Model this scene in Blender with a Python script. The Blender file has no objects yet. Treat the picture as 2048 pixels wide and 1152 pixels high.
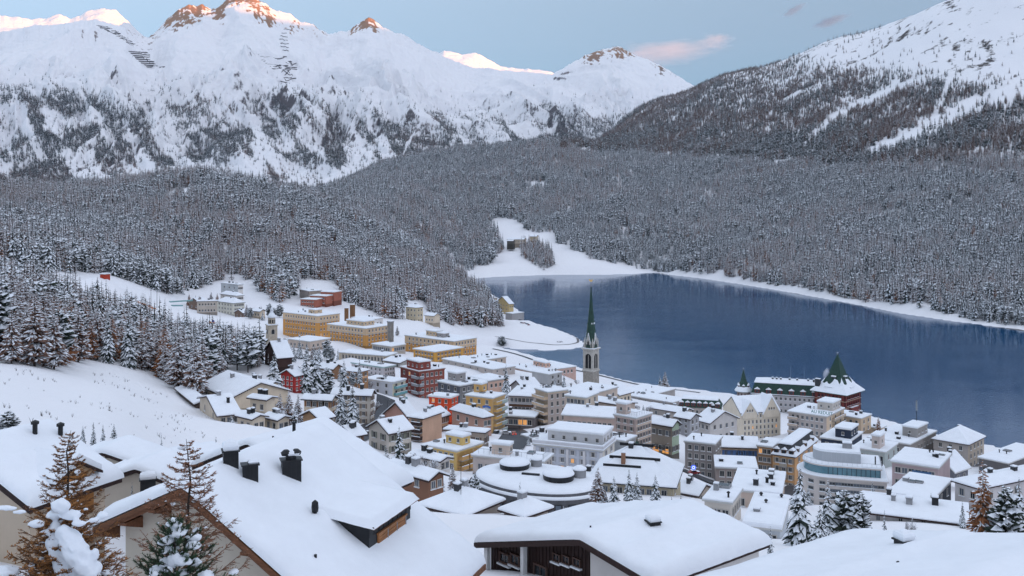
import bpy, bmesh, math, random
import numpy as np
from mathutils import Vector, Matrix
R = math.radians
SC = bpy.context.scene
COL = SC.collection

# ------------------------------------------------------------------ camera
CAMZ = 130.0      # metres above the lake
FPX = 2000.0      # focal length in photo pixels (photo is 2048 wide)
HOR = 388.0       # photo row of the horizon
cam_data = bpy.data.cameras.new("camera")
cam_data.sensor_width = 36.0
cam_data.lens = 36.0 * FPX / 2048.0
cam_data.shift_y = -(576.0 - HOR) / 2048.0
cam_data.clip_start = 1.0
cam_data.clip_end = 60000.0
cam = bpy.data.objects.new("camera", cam_data)
cam.location = (0, 0, CAMZ)
cam.rotation_euler = (R(90), 0, 0)
COL.objects.link(cam)
SC.camera = cam

# ------------------------------------------------------------------ sky, sun, exposure
HAZE = 1.1e-5
SUN_EL = 2.5
SUN_ROT = 128.0   # the sun stands low behind the camera, to the right
world = bpy.data.worlds.new("World")
SC.world = world
world.use_nodes = True
nt = world.node_tree
for n in list(nt.nodes):
    nt.nodes.remove(n)
sky = nt.nodes.new('ShaderNodeTexSky')
sky.sky_type = 'NISHITA'
sky.sun_disc = False
sky.sun_elevation = R(SUN_EL)
sky.sun_rotation = R(SUN_ROT)
sky.altitude = 1800
sky.air_density = 1.0
sky.dust_density = 1.5
sky.ozone_density = 0.35
bg = nt.nodes.new('ShaderNodeBackground')
bg.inputs['Strength'].default_value = 0.15
wo = nt.nodes.new('ShaderNodeOutputWorld')
# even twilight sky: the whole dome follows an overcast-like falloff towards the horizon
_tc = nt.nodes.new('ShaderNodeTexCoord')
_ma = nt.nodes.new('ShaderNodeVectorMath'); _ma.operation = 'MULTIPLY_ADD'
_ma.inputs[1].default_value = (1, 1, 0.82); _ma.inputs[2].default_value = (0, 0, 0.18)
_nm = nt.nodes.new('ShaderNodeVectorMath'); _nm.operation = 'NORMALIZE'
nt.links.new(_tc.outputs['Generated'], _ma.inputs[0]); nt.links.new(_ma.outputs[0], _nm.inputs[0]); nt.links.new(_nm.outputs[0], sky.inputs[0])
_sx = nt.nodes.new('ShaderNodeSeparateXYZ'); nt.links.new(_tc.outputs['Generated'], _sx.inputs[0])
_mr = nt.nodes.new('ShaderNodeMapRange'); _mr.data_type = 'FLOAT_VECTOR'
_cz = nt.nodes.new('ShaderNodeCombineXYZ')
_pw = nt.nodes.new('ShaderNodeMath'); _pw.operation = 'POWER'; _pw.use_clamp = True; _pw.inputs[1].default_value = 1.6
_mx = nt.nodes.new('ShaderNodeMath'); _mx.operation = 'MAXIMUM'; _mx.inputs[1].default_value = 0.0
nt.links.new(_sx.outputs['Z'], _mx.inputs[0]); nt.links.new(_mx.outputs[0], _pw.inputs[0])
for _i in range(3): nt.links.new(_pw.outputs[0], _cz.inputs[_i])
nt.links.new(_cz.outputs[0], _mr.inputs['Vector'])
_mr.inputs['To_Min_FLOAT3' if 'To_Min_FLOAT3' in _mr.inputs else 9].default_value = (0.084, 0.116, 0.172)
_mr.inputs['To_Max_FLOAT3' if 'To_Max_FLOAT3' in _mr.inputs else 10].default_value = (1.22, 1.0, 0.98)
_sc = nt.nodes.new('ShaderNodeVectorMath'); _sc.operation = 'MULTIPLY'
nt.links.new(sky.outputs[0], _sc.inputs[0]); nt.links.new(_mr.outputs['Vector'], _sc.inputs[1])
nt.links.new(_sc.outputs[0], bg.inputs[0])
nt.links.new(bg.outputs[0], wo.inputs[0])

sd = bpy.data.lights.new("sun", 'SUN')
sd.energy = 0.75
sd.angle = R(0.5)
sd.color = (1.0, 0.38, 0.07)
sun = bpy.data.objects.new("sun", sd)
sun.rotation_euler = (R(90 - SUN_EL), 0, R(180 - SUN_ROT))
sun.location = (0, -50, 400)
COL.objects.link(sun)

SC.view_settings.view_transform = 'Standard'
SC.view_settings.look = 'None'
SC.view_settings.gamma = 1.0
SC.view_settings.exposure = 3.86
SC.view_settings.use_curve_mapping = False
SC.render.engine = 'CYCLES'
SC.cycles.max_bounces = 5
SC.cycles.diffuse_bounces = 2
SC.cycles.glossy_bounces = 3
SC.cycles.transmission_bounces = 2
SC.cycles.volume_bounces = 1
SC.cycles.transparent_max_bounces = 6
SC.cycles.use_denoising = True
SC.cycles.sample_clamp_indirect = 6.0

# ------------------------------------------------------------------ helpers
def PX(px, py, Y):
    """photo pixel at depth Y metres -> world point"""
    return Vector(((px - 1024.0) / FPX * Y, Y, CAMZ - (py - HOR) / FPX * Y))

def tag(o, label=None, cat=None, group=None, kind=None):
    if label: o['label'] = label
    if cat: o['category'] = cat
    if group: o['group'] = group
    if kind: o['kind'] = kind
    return o

def empty(name, loc=(0, 0, 0), rz=0.0):
    o = bpy.data.objects.new(name, None)
    o.empty_display_size = 0.5
    o.location = loc
    o.rotation_euler = (0, 0, rz)
    COL.objects.link(o)
    return o

def link(name, me, parent=None, loc=None, rz=None):
    o = bpy.data.objects.new(name, me)
    if parent is not None: o.parent = parent
    if loc is not None: o.location = loc
    if rz is not None: o.rotation_euler = (0, 0, rz)
    COL.objects.link(o)
    return o

def mesh(name, v, f, mats, mi=None, smooth=False):
    me = bpy.data.meshes.new(name)
    me.from_pydata([tuple(p) for p in v], [], [tuple(q) for q in f])
    if not isinstance(mats, (list, tuple)): mats = [mats]
    for m in mats: me.materials.append(m)
    if mi is not None: me.polygons.foreach_set('material_index', mi)
    if smooth: me.polygons.foreach_set('use_smooth', [True] * len(me.polygons))
    me.update()
    return me

def fast_mesh(name, V, F, mats, smooth=True):
    """numpy verts (n,3), faces (m,k) all the same k"""
    me = bpy.data.meshes.new(name)
    n, (m, k) = len(V), F.shape
    me.vertices.add(n); me.vertices.foreach_set('co', np.ascontiguousarray(V, dtype=np.float32).ravel())
    me.loops.add(m * k); me.loops.foreach_set('vertex_index', np.ascontiguousarray(F, dtype=np.int32).ravel())
    me.polygons.add(m)
    me.polygons.foreach_set('loop_start', np.arange(0, m * k, k, dtype=np.int32))
    me.polygons.foreach_set('loop_total', np.full(m, k, dtype=np.int32))
    if smooth: me.polygons.foreach_set('use_smooth', np.ones(m, dtype=bool))
    for mm in (mats if isinstance(mats, (list, tuple)) else [mats]): me.materials.append(mm)
    me.update(calc_edges=True)
    return me

def grid_faces(nr, nc):
    i = np.arange(nr * nc).reshape(nr, nc)
    return np.stack([i[:-1, :-1], i[:-1, 1:], i[1:, 1:], i[1:, :-1]], -1).reshape(-1, 4)

class MB:
    """collects shapes into one mesh; every shape takes a material slot"""
    def __init__(s): s.v, s.f, s.m = [], [], []
    def add(s, v, f, m=0):
        o = len(s.v); s.v += [tuple(p) for p in v]
        s.f += [tuple(i + o for i in q) for q in f]; s.m += [m] * len(f)
    def box(s, x0, x1, y0, y1, z0, z1, m=0, rz=0, c=None):
        v = [(x, y, z) for z in (z0, z1) for y in (y0, y1) for x in (x0, x1)]
        if rz:
            cx, cy = c if c else ((x0 + x1) / 2, (y0 + y1) / 2); k, q = math.cos(rz), math.sin(rz)
            v = [(cx + (x - cx) * k - (y - cy) * q, cy + (x - cx) * q + (y - cy) * k, z) for x, y, z in v]
        s.add(v, [(0, 2, 3, 1), (4, 5, 7, 6), (0, 1, 5, 4), (2, 6, 7, 3), (0, 4, 6, 2), (1, 3, 7, 5)], m)
    def prism_y(s, prof, y0, y1, m=0):
        """profile [(x,z)..] counter-clockwise seen from -y, extruded along y"""
        n = len(prof)
        v = [(x, y0, z) for x, z in prof] + [(x, y1, z) for x, z in prof]
        s.add(v, [tuple(range(n)), tuple(range(2 * n - 1, n - 1, -1))] + [((i + 1) % n, i, n + i, n + (i + 1) % n) for i in range(n)], m)
    def prism_x(s, prof, x0, x1, m=0):
        """profile [(y,z)..] extruded along x"""
        n = len(prof)
        v = [(x0, y, z) for y, z in prof] + [(x1, y, z) for y, z in prof]
        s.add(v, [tuple(range(n - 1, -1, -1)), tuple(range(n, 2 * n))] + [(i, (i + 1) % n, n + (i + 1) % n, n + i) for i in range(n)], m)
    def prism_z(s, poly, z0, z1, m=0, top=1.0):
        n = len(poly); cx = sum(p[0] for p in poly) / n; cy = sum(p[1] for p in poly) / n
        v = [(x, y, z0) for x, y in poly] + [(cx + (x - cx) * top, cy + (y - cy) * top, z1) for x, y in poly]
        s.add(v, [tuple(range(n - 1, -1, -1)), tuple(range(n, 2 * n))] + [(i, (i + 1) % n, n + (i + 1) % n, n + i) for i in range(n)], m)
    def tube(s, p, q, r0, r1, n=5, m=0, cap=True):
        p, q = Vector(p), Vector(q); d = (q - p)
        if d.length < 1e-6: return
        d.normalize(); a = d.orthogonal().normalized(); b = d.cross(a)
        v = []
        for c, r in ((p, r0), (q, r1)):
            for i in range(n):
                t = 2 * math.pi * i / n
                v.append(c + a * (r * math.cos(t)) + b * (r * math.sin(t)))
        f = [(i, (i + 1) % n, n + (i + 1) % n, n + i) for i in range(n)]
        if cap: f += [tuple(range(n - 1, -1, -1)), tuple(range(n, 2 * n))]
        s.add(v, f, m)
    def lathe(s, prof, n=12, m=0, c=(0, 0), sq=None):
        """prof [(r,z)..] bottom to top"""
        v, f = [], []
        for r, z in prof:
            for i in range(n):
                t = 2 * math.pi * (i + 0.5) / n
                v.append((c[0] + r * math.cos(t), c[1] + r * math.sin(t), z))
        for j in range(len(prof) - 1):
            for i in range(n):
                f.append((j * n + i, j * n + (i + 1) % n, (j + 1) * n + (i + 1) % n, (j + 1) * n + i))
        f.append(tuple(range(n - 1, -1, -1))); k = (len(prof) - 1) * n
        f.append(tuple(range(k, k + n)))
        s.add(v, f, m)
    def mesh(s, name, mats, smooth=False): return mesh(name, s.v, s.f, mats, s.m, smooth)
    def obj(s, name, mats, parent=None, loc=None, rz=None, smooth=False):
        return link(name, s.mesh(name, mats, smooth), parent, loc, rz)

# ---- procedural noise in numpy
def _grad(xi, yi, seed):
    h = (xi.astype(np.int64) * 374761393 + yi.astype(np.int64) * 668265263 + seed * 974634737) & 0xffffffff
    h = ((h ^ (h >> 13)) * 1274126177) & 0xffffffff
    h = (h ^ (h >> 16)) & 0xffffffff
    a = h * (2 * np.pi / 4294967296.0)
    return np.cos(a), np.sin(a)
def perlin(x, y, seed=0):
    x = np.asarray(x, float); y = np.asarray(y, float)
    xi, yi = np.floor(x), np.floor(y); fx, fy = x - xi, y - yi
    u = fx * fx * fx * (fx * (fx * 6 - 15) + 10); v = fy * fy * fy * (fy * (fy * 6 - 15) + 10)
    def d(ox, oy):
        gx, gy = _grad(xi + ox, yi + oy, seed)
        return gx * (fx - ox) + gy * (fy - oy)
    a = d(0, 0) * (1 - u) + d(1, 0) * u
    b = d(0, 1) * (1 - u) + d(1, 1) * u
    return (a * (1 - v) + b * v) * 1.5
def fbm(x, y, seed=0, o=5, ridged=False, gain=0.5):
    s, a, t = 0, 1.0, 0
    for i in range(o):
        p = perlin(x * 2 ** i + 17.3 * i, y * 2 ** i - 9.1 * i, seed + i)
        s = s + a * ((1 - 2 * np.abs(p)) if ridged else p); t += a; a *= gain
    return s / t
def sstep(a, b, x):
    t = np.clip((x - a) / (b - a), 0, 1); return t * t * (3 - 2 * t)

def in_poly(px, py, poly):
    px = np.asarray(px, float); py = np.asarray(py, float); c = np.zeros(px.shape, bool); n = len(poly)
    for i in range(n):
        x0, y0 = poly[i]; x1, y1 = poly[(i + 1) % n]
        if y0 == y1: continue
        t = ((y0 > py) != (y1 > py)) & (px < (x1 - x0) * (py - y0) / (y1 - y0) + x0)
        c ^= t
    return c
def seg_dist(x, y, poly, closed=True):
    d = np.full(np.shape(x), 1e18); n = len(poly)
    for i in range(n if closed else n - 1):
        x0, y0 = poly[i]; x1, y1 = poly[(i + 1) % n]; dx, dy = x1 - x0, y1 - y0
        t = np.clip(((x - x0) * dx + (y - y0) * dy) / (dx * dx + dy * dy + 1e-12), 0, 1)
        d = np.minimum(d, (x - x0 - t * dx) ** 2 + (y - y0 - t * dy) ** 2)
    return np.sqrt(d)

# ------------------------------------------------------------------ materials
_M = {}
def mat(name, col, rough=0.8, var=0.12, scale=0.8, bump=0.0, bscale=6.0, metal=0.0, emit=None, estr=0.0, spec=0.3, stretch=None, col2=None):
    if name in _M: return _M[name]
    m = bpy.data.materials.new(name); m.use_nodes = True
    t = m.node_tree; b = t.nodes['Principled BSDF']
    b.inputs['Roughness'].default_value = rough
    b.inputs['Metallic'].default_value = metal
    b.inputs['Specular IOR Level'].default_value = spec
    tc = t.nodes.new('ShaderNodeTexCoord')
    src = tc.outputs['Object']
    if stretch:
        mp = t.nodes.new('ShaderNodeMapping'); mp.inputs['Scale'].default_value = stretch
        t.links.new(src, mp.inputs[0]); src = mp.outputs[0]
    nz = t.nodes.new('ShaderNodeTexNoise'); nz.inputs['Scale'].default_value = scale
    nz.inputs['Detail'].default_value = 5; nz.inputs['Roughness'].default_value = 0.65
    t.links.new(src, nz.inputs['Vector'])
    rp = t.nodes.new('ShaderNodeValToRGB')
    rp.color_ramp.elements[0].position = 0.3; rp.color_ramp.elements[1].position = 0.7
    c2 = col2 or tuple(min(1, c * (1 + var)) for c in col)
    rp.color_ramp.elements[0].color = (*[c * (1 - var) for c in col], 1)
    rp.color_ramp.elements[1].color = (*c2, 1)
    t.links.new(nz.outputs['Fac'], rp.inputs[0])
    t.links.new(rp.outputs[0], b.inputs['Base Color'])
    if bump:
        n2 = t.nodes.new('ShaderNodeTexNoise'); n2.inputs['Scale'].default_value = bscale; n2.inputs['Detail'].default_value = 4
        t.links.new(src, n2.inputs['Vector'])
        bp = t.nodes.new('ShaderNodeBump'); bp.inputs['Strength'].default_value = bump; bp.inputs['Distance'].default_value = 0.1
        t.links.new(n2.outputs['Fac'], bp.inputs['Height']); t.links.new(bp.outputs[0], b.inputs['Normal'])
    if emit:
        b.inputs['Emission Color'].default_value = (*emit, 1); b.inputs['Emission Strength'].default_value = estr
    _M[name] = m
    return m

SNOW = mat('snow', (0.80, 0.83, 0.87), 0.75, 0.04, 0.35, 0.35, 3.0)
SNOW_ROOF = mat('roof_snow', (0.82, 0.845, 0.89), 0.75, 0.035, 0.5, 0.5, 1.6)
GLASS = mat('window_glass', (0.018, 0.024, 0.032), 0.08, 0.4, 0.5, spec=0.6)
GLASS_B = mat('curtained_glass', (0.09, 0.11, 0.14), 0.15, 0.3, 0.5, spec=0.5)
LIT = mat('lit_window', (0.5, 0.3, 0.1), 0.5, 0.2, 1.0, emit=(1.0, 0.42, 0.12), estr=0.04)
DARK = mat('dark_metal', (0.022, 0.023, 0.026), 0.45, 0.25, 2.0, metal=0.3)
SLATE = mat('dark_slate', (0.045, 0.046, 0.05), 0.7, 0.2, 2.0, 0.3, 8)
WOOD = mat('brown_wood', (0.11, 0.055, 0.03), 0.7, 0.35, 1.2, 0.3, 8, stretch=(1, 1, 6))
DWOOD = mat('dark_wood', (0.035, 0.018, 0.016), 0.7, 0.3, 1.2, 0.3, 8, stretch=(6, 6, 1))
WHITEP = mat('white_paint', (0.72, 0.72, 0.72), 0.6, 0.06, 1.0)
ASPH = mat('asphalt', (0.045, 0.045, 0.05), 0.85, 0.2, 0.3, 0.2, 10)
CONC = mat('concrete', (0.27, 0.27, 0.28), 0.85, 0.15, 0.5, 0.2, 6)
COPPER = mat('green_copper', (0.014, 0.045, 0.034), 0.55, 0.35, 1.5, 0.2, 5, col2=(0.03, 0.075, 0.055))
GOLD = mat('gilded_metal', (0.9, 0.55, 0.15), 0.35, 0.1, 2.0, metal=0.7)
def wallmat(col):
    if sum(col) > .6: col = (min(.85, col[0] * 1.07), col[1], col[2] * .92)
    k = 'plaster_%02x%02x%02x' % tuple(int(c * 255) for c in col)
    return mat(k, col, 0.85, 0.10, 0.35, 0.15, 5, stretch=(1, 1, 0.5))
# ================================================================== terrain
COLS = {
 -420: [(6,1900),(60,1010),(110,850),(160,775),(220,705),(300,640),(400,570),(500,540),(700,490),(1000,435),(1300,392),(1500,400),(1800,420),(4000,470)],
 0:    [(6,1900),(60,1010),(110,862),(160,790),(220,720),(300,655),(400,585),(500,548),(700,500),(1000,440),(1300,395),(1450,400),(1800,425),(4000,470)],
 200:  [(6,1900),(60,1030),(110,880),(160,815),(200,775),(280,730),(350,690),(450,635),(550,588),(640,565),(800,520),(1000,470),(1200,420),(1400,378),(1600,385),(2000,410),(4000,460)],
 400:  [(6,1900),(60,1080),(100,990),(150,922),(200,870),(250,825),(300,778),(350,742),(400,717),(450,702),(500,693),(560,677),(640,641),(720,614),(780,602),(900,540),(1100,430),(1250,355),(1400,356),(1600,372),(2000,400),(4000,450)],
 600:  [(6,1900),(60,1120),(100,1050),(150,975),(200,925),(250,882),(300,838),(350,802),(400,768),(450,742),(500,722),(560,692),(640,657),(720,622),(800,582),(950,500),(1100,440),(1230,398),(1400,402),(1700,410),(2100,405),(2600,398),(4000,440)],
 800:  [(6,1900),(60,1140),(100,1070),(150,1000),(200,950),(250,905),(300,865),(350,832),(400,800),(500,752),(560,727),(640,690),(720,656),(800,626),(900,590),(1000,562),(1150,520),(1300,480),(1600,440),(2000,385),(2500,330),(2750,318),(3000,330),(4000,400)],
 950:  [(6,1900),(60,1140),(100,1070),(150,1005),(200,957),(250,912),(300,878),(350,848),(400,815),(450,790),(500,766),(560,745),(640,722),(720,705),(820,684),(900,663),(1000,624),(1080,607),(1150,585),(1250,566),(1400,562),(1540,556),(1600,541),(1700,515),(1900,465),(2200,400),(2500,345),(2800,300),(3000,310),(4000,380)],
 1110: [(6,1900),(60,1140),(100,1072),(150,1010),(200,962),(250,918),(300,884),(350,854),(400,822),(450,796),(500,774),(560,757),(640,746),(700,742),(740,735),(860,688),(1000,644),(1300,587),(1620,548),(1700,520),(1900,455),(2200,390),(2500,325),(2720,286),(2850,290),(3100,310),(4000,370)],
 1310: [(6,1900),(60,1145),(100,1078),(150,1025),(200,982),(250,942),(300,908),(350,876),(400,846),(450,818),(500,796),(560,782),(640,778),(690,764),(1000,644),(1300,587),(1656,546),(1750,507),(1900,460),(2200,395),(2500,345),(2800,305),(3200,258),(3600,205),(3800,192),(3980,196)],
 1500: [(6,1900),(60,1150),(100,1085),(150,1045),(200,1012),(250,985),(280,970),(300,958),(350,925),(400,895),(450,865),(500,838),(560,815),(620,798),(660,782),(1000,648),(1400,572),(1500,530),(1700,470),(2000,400),(2300,345),(2600,298),(3000,225),(3300,170),(3500,133),(3980,150)],
 1700: [(6,1900),(60,1150),(100,1100),(150,1060),(200,1028),(250,1002),(300,975),(350,945),(400,915),(450,882),(500,852),(560,836),(600,822),(900,676),(1220,604),(1350,545),(1550,475),(1800,410),(2100,345),(2400,280),(2700,205),(3000,130),(3300,62),(3500,70),(3980,100)],
 1900: [(6,1900),(60,1160),(100,1112),(150,1076),(200,1047),(250,1018),(300,992),(350,962),(400,932),(450,906),(500,888),(528,880),(800,713),(1030,641),(1120,590),(1300,515),(1550,430),(1850,350),(2150,265),(2450,175),(2750,80),(3000,0),(3300,10),(3980,60)],
 2048: [(6,1900),(60,1165),(100,1120),(150,1085),(200,1057),(250,1030),(300,1005),(350,975),(400,945),(450,920),(503,905),(700,760),(956,660),(1050,612),(1200,540),(1500,430),(1800,345),(2100,250),(2400,150),(2700,40),(3000,-95),(3300,-80),(3980,0)],
 2480: [(6,1900),(60,1180),(100,1135),(150,1100),(200,1070),(250,1045),(300,1020),(400,970),(470,940),(600,830),(850,694),(950,640),(1100,545),(1400,420),(1700,310),(2000,190),(2300,70),(2600,-60),(2900,-200),(3200,-190),(3980,-60)],
}
TPX0, TPX1, TNC, TNR = -420.0, 2480.0, 560, 600
TY0, TY1 = 6.0, 3980.0
t_px = np.linspace(TPX0, TPX1, TNC)
t_ly = np.linspace(math.log(TY0), math.log(TY1), TNR)
t_Y = np.exp(t_ly)
_keys = sorted(COLS)
_prof = np.array([np.interp(t_ly, [math.log(a) for a, b in COLS[k]], [CAMZ - (b - HOR) / FPX * a for a, b in COLS[k]]) for k in _keys])
def _across(px):
    k = np.clip(np.searchsorted(_keys, px) - 1, 0, len(_keys) - 2)
    x0 = np.array(_keys)[k]; x1 = np.array(_keys)[k + 1]; t = (px - x0) / (x1 - x0); t = t * t * (3 - 2 * t) * 0.6 + t * 0.4
    return _prof[k] * (1 - t)[:, None] + _prof[k + 1] * t[:, None]
TZ = _across(t_px).T.copy()          # rows = depth, cols = px
def blur(a, n, ax):
    for _ in range(n):
        p = np.take(a, [0], ax); q = np.take(a, [-1], ax)
        lo = np.concatenate([p, np.delete(a, -1, ax)], ax); hi = np.concatenate([np.delete(a, 0, ax), q], ax)
        a = 0.25 * lo + 0.5 * a + 0.25 * hi
    return a
TZ = blur(blur(TZ, 10, 0), 40, 1)
TX = (t_px[None, :] - 1024) / FPX * t_Y[:, None]
TYY = np.repeat(t_Y[:, None], TNC, 1)

# lake outline, traced where the water meets the snow
SHORE_PX = [(945,557),(1000,553),(1110,549),(1220,549),(1310,546),(1400,556),(1480,568),(1560,581),(1650,597),(1720,610),(1800,626),(1900,641),(2048,661),(2300,690),(2600,715),
            (2600,965),(2300,935),(2048,905),(1960,890),(1900,878),(1820,858),(1750,838),(1640,812),(1560,800),(1450,790),(1330,777),(1260,768),(1200,752),(1160,738),(1100,724),(1050,714),(1000,706),(955,702),
            (965,697),(1000,694),(1040,698),(1090,700),(1130,699),(1165,694),(1168,686),(1150,674),(1110,660),(1070,650),(1045,641),(1048,634),(1035,620),(1010,605),(980,588),(955,570)]
LAKE = []
for a, b in SHORE_PX:
    yy = CAMZ * FPX / (b - HOR); LAKE.append(((a - 1024) / FPX * yy, yy))
_in = in_poly(TX, TYY, LAKE)
_sd = seg_dist(TX, TYY, LAKE)
_far = sstep(700, 1500, TYY)
TZ += (0.5 + 22 * _far) * fbm(TX / (60 + 200 * _far), TYY / (60 + 300 * _far), 5, 6) * sstep(40, 120, TYY)
TZ = np.where(_in, -np.minimum(6, 0.4 + _sd * 0.15), np.minimum(np.maximum(TZ, 0.5 + 0.01 * _sd), 0.7 + _sd * 0.55))

def gz(x, y):
    """terrain height at world x, y (arrays or scalars)"""
    x = np.asarray(x, float); y = np.maximum(np.asarray(y, float), TY0 + .01)
    ci = np.clip((x / y * FPX + 1024 - TPX0) / (TPX1 - TPX0) * (TNC - 1), 0, TNC - 1.001)
    ri = np.clip((np.log(y) - t_ly[0]) / (t_ly[-1] - t_ly[0]) * (TNR - 1), 0, TNR - 1.001)
    c, r = ci.astype(int), ri.astype(int); fc, fr = ci - c, ri - r
    return (TZ[r, c] * (1 - fr) * (1 - fc) + TZ[r, c + 1] * (1 - fr) * fc + TZ[r + 1, c] * fr * (1 - fc) + TZ[r + 1, c + 1] * fr * fc)

def settle(foot):
    """bring the ground to the foot of every building: foot = [(x,y,z,radius)]"""
    global TZ
    num = np.zeros_like(TZ); den = np.zeros_like(TZ)
    for x, y, z, r in foot:
        d2 = (TX - x) ** 2 + (TYY - y) ** 2
        w = np.exp(-d2 / (2 * r * r)); w[w < 1e-3] = 0
        res = z - float(gz(x, y))
        num += w * res; den += w
    land = (1 - _in) * sstep(0, 12, _sd)
    TZ = TZ + num / np.maximum(den, 1.0) * land

def snow_rock_mat(name, rock=(0.11, 0.085, 0.075), nscale=0.004, fine=0.03, bscale=0.008, bdist=70.0, low=None):
    m = bpy.data.materials.new(name); m.use_nodes = True; t = m.node_tree; b = t.nodes['Principled BSDF']
    b.inputs['Roughness'].default_value = 0.8; b.inputs['Specular IOR Level'].default_value = 0.15
    at = t.nodes.new('ShaderNodeAttribute'); at.attribute_name = 'rock'
    tc = t.nodes.new('ShaderNodeTexCoord')
    n1 = t.nodes.new('ShaderNodeTexNoise'); n1.inputs['Scale'].default_value = fine; n1.inputs['Detail'].default_value = 6; n1.inputs['Roughness'].default_value = 0.7
    t.links.new(tc.outputs['Object'], n1.inputs['Vector'])
    a = t.nodes.new('ShaderNodeMath'); a.operation = 'ADD'; t.links.new(at.outputs['Fac'], a.inputs[0]); t.links.new(n1.outputs['Fac'], a.inputs[1])
    rp = t.nodes.new('ShaderNodeValToRGB'); rp.color_ramp.elements[0].position = 0.5; rp.color_ramp.elements[1].position = 0.56
    s = t.nodes.new('ShaderNodeMath'); s.operation = 'MULTIPLY'; s.inputs[1].default_value = 0.5
    t.links.new(a.outputs[0], s.inputs[0]); t.links.new(s.outputs[0], rp.inputs[0])
    n2 = t.nodes.new('ShaderNodeTexNoise'); n2.inputs['Scale'].default_value = nscale; n2.inputs['Detail'].default_value = 5
    t.links.new(tc.outputs['Object'], n2.inputs['Vector'])
    r2 = t.nodes.new('ShaderNodeValToRGB'); r2.color_ramp.elements[0].color = (0.79, 0.785, 0.82, 1); r2.color_ramp.elements[1].color = (0.86, 0.855, 0.87, 1)
    t.links.new(n2.outputs['Fac'], r2.inputs[0])
    mx = t.nodes.new('ShaderNodeMix'); mx.data_type = 'RGBA'; mx.inputs['B'].default_value = (*rock, 1)
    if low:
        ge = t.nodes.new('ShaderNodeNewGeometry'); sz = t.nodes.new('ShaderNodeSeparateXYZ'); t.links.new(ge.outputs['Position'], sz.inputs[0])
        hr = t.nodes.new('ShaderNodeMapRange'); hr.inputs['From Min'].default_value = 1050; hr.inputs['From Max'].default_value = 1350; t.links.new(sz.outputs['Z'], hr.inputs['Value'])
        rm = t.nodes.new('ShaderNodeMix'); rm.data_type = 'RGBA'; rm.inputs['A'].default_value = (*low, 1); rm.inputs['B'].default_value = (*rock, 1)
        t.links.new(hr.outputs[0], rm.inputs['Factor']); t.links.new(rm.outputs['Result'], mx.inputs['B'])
    t.links.new(rp.outputs[0], mx.inputs['Factor']); t.links.new(r2.outputs[0], mx.inputs['A'])
    t.links.new(mx.outputs['Result'], b.inputs['Base Color'])
    n3 = t.nodes.new('ShaderNodeTexNoise'); n3.inputs['Scale'].default_value = bscale; n3.inputs['Detail'].default_value = 5
    t.links.new(tc.outputs['Object'], n3.inputs['Vector'])
    bp = t.nodes.new('ShaderNodeBump'); bp.inputs['Strength'].default_value = 0.6; bp.inputs['Distance'].default_value = bdist
    t.links.new(n3.outputs['Fac'], bp.inputs['Height']); t.links.new(bp.outputs[0], b.inputs['Normal'])
    return m
def set_rock(me, val):
    a = me.attributes.new('rock', 'FLOAT', 'POINT'); a.data.foreach_set('value', np.ascontiguousarray(val, dtype=np.float32).ravel())

def build_ground():
    V = np.stack([TX, TYY, TZ], -1).reshape(-1, 3)
    me = fast_mesh('ground', V, grid_faces(TNR, TNC), snow_rock_mat('ground_snow', rock=(0.07, 0.06, 0.055), nscale=0.01, fine=0.05, bscale=0.25, bdist=0.7))
    py = HOR - (TZ - CAMZ) / TYY * FPX
    high = sstep(230, 420, TZ) * (TYY > 1500)
    rk = -0.35 + 0.62 * high * (0.55 + 1.2 * fbm(TX / 120, TYY / 120, 31, 4, True))
    set_rock(me, np.where(TYY > 1500, rk, -1))
    return tag(link('ground', me), kind='structure')

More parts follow.
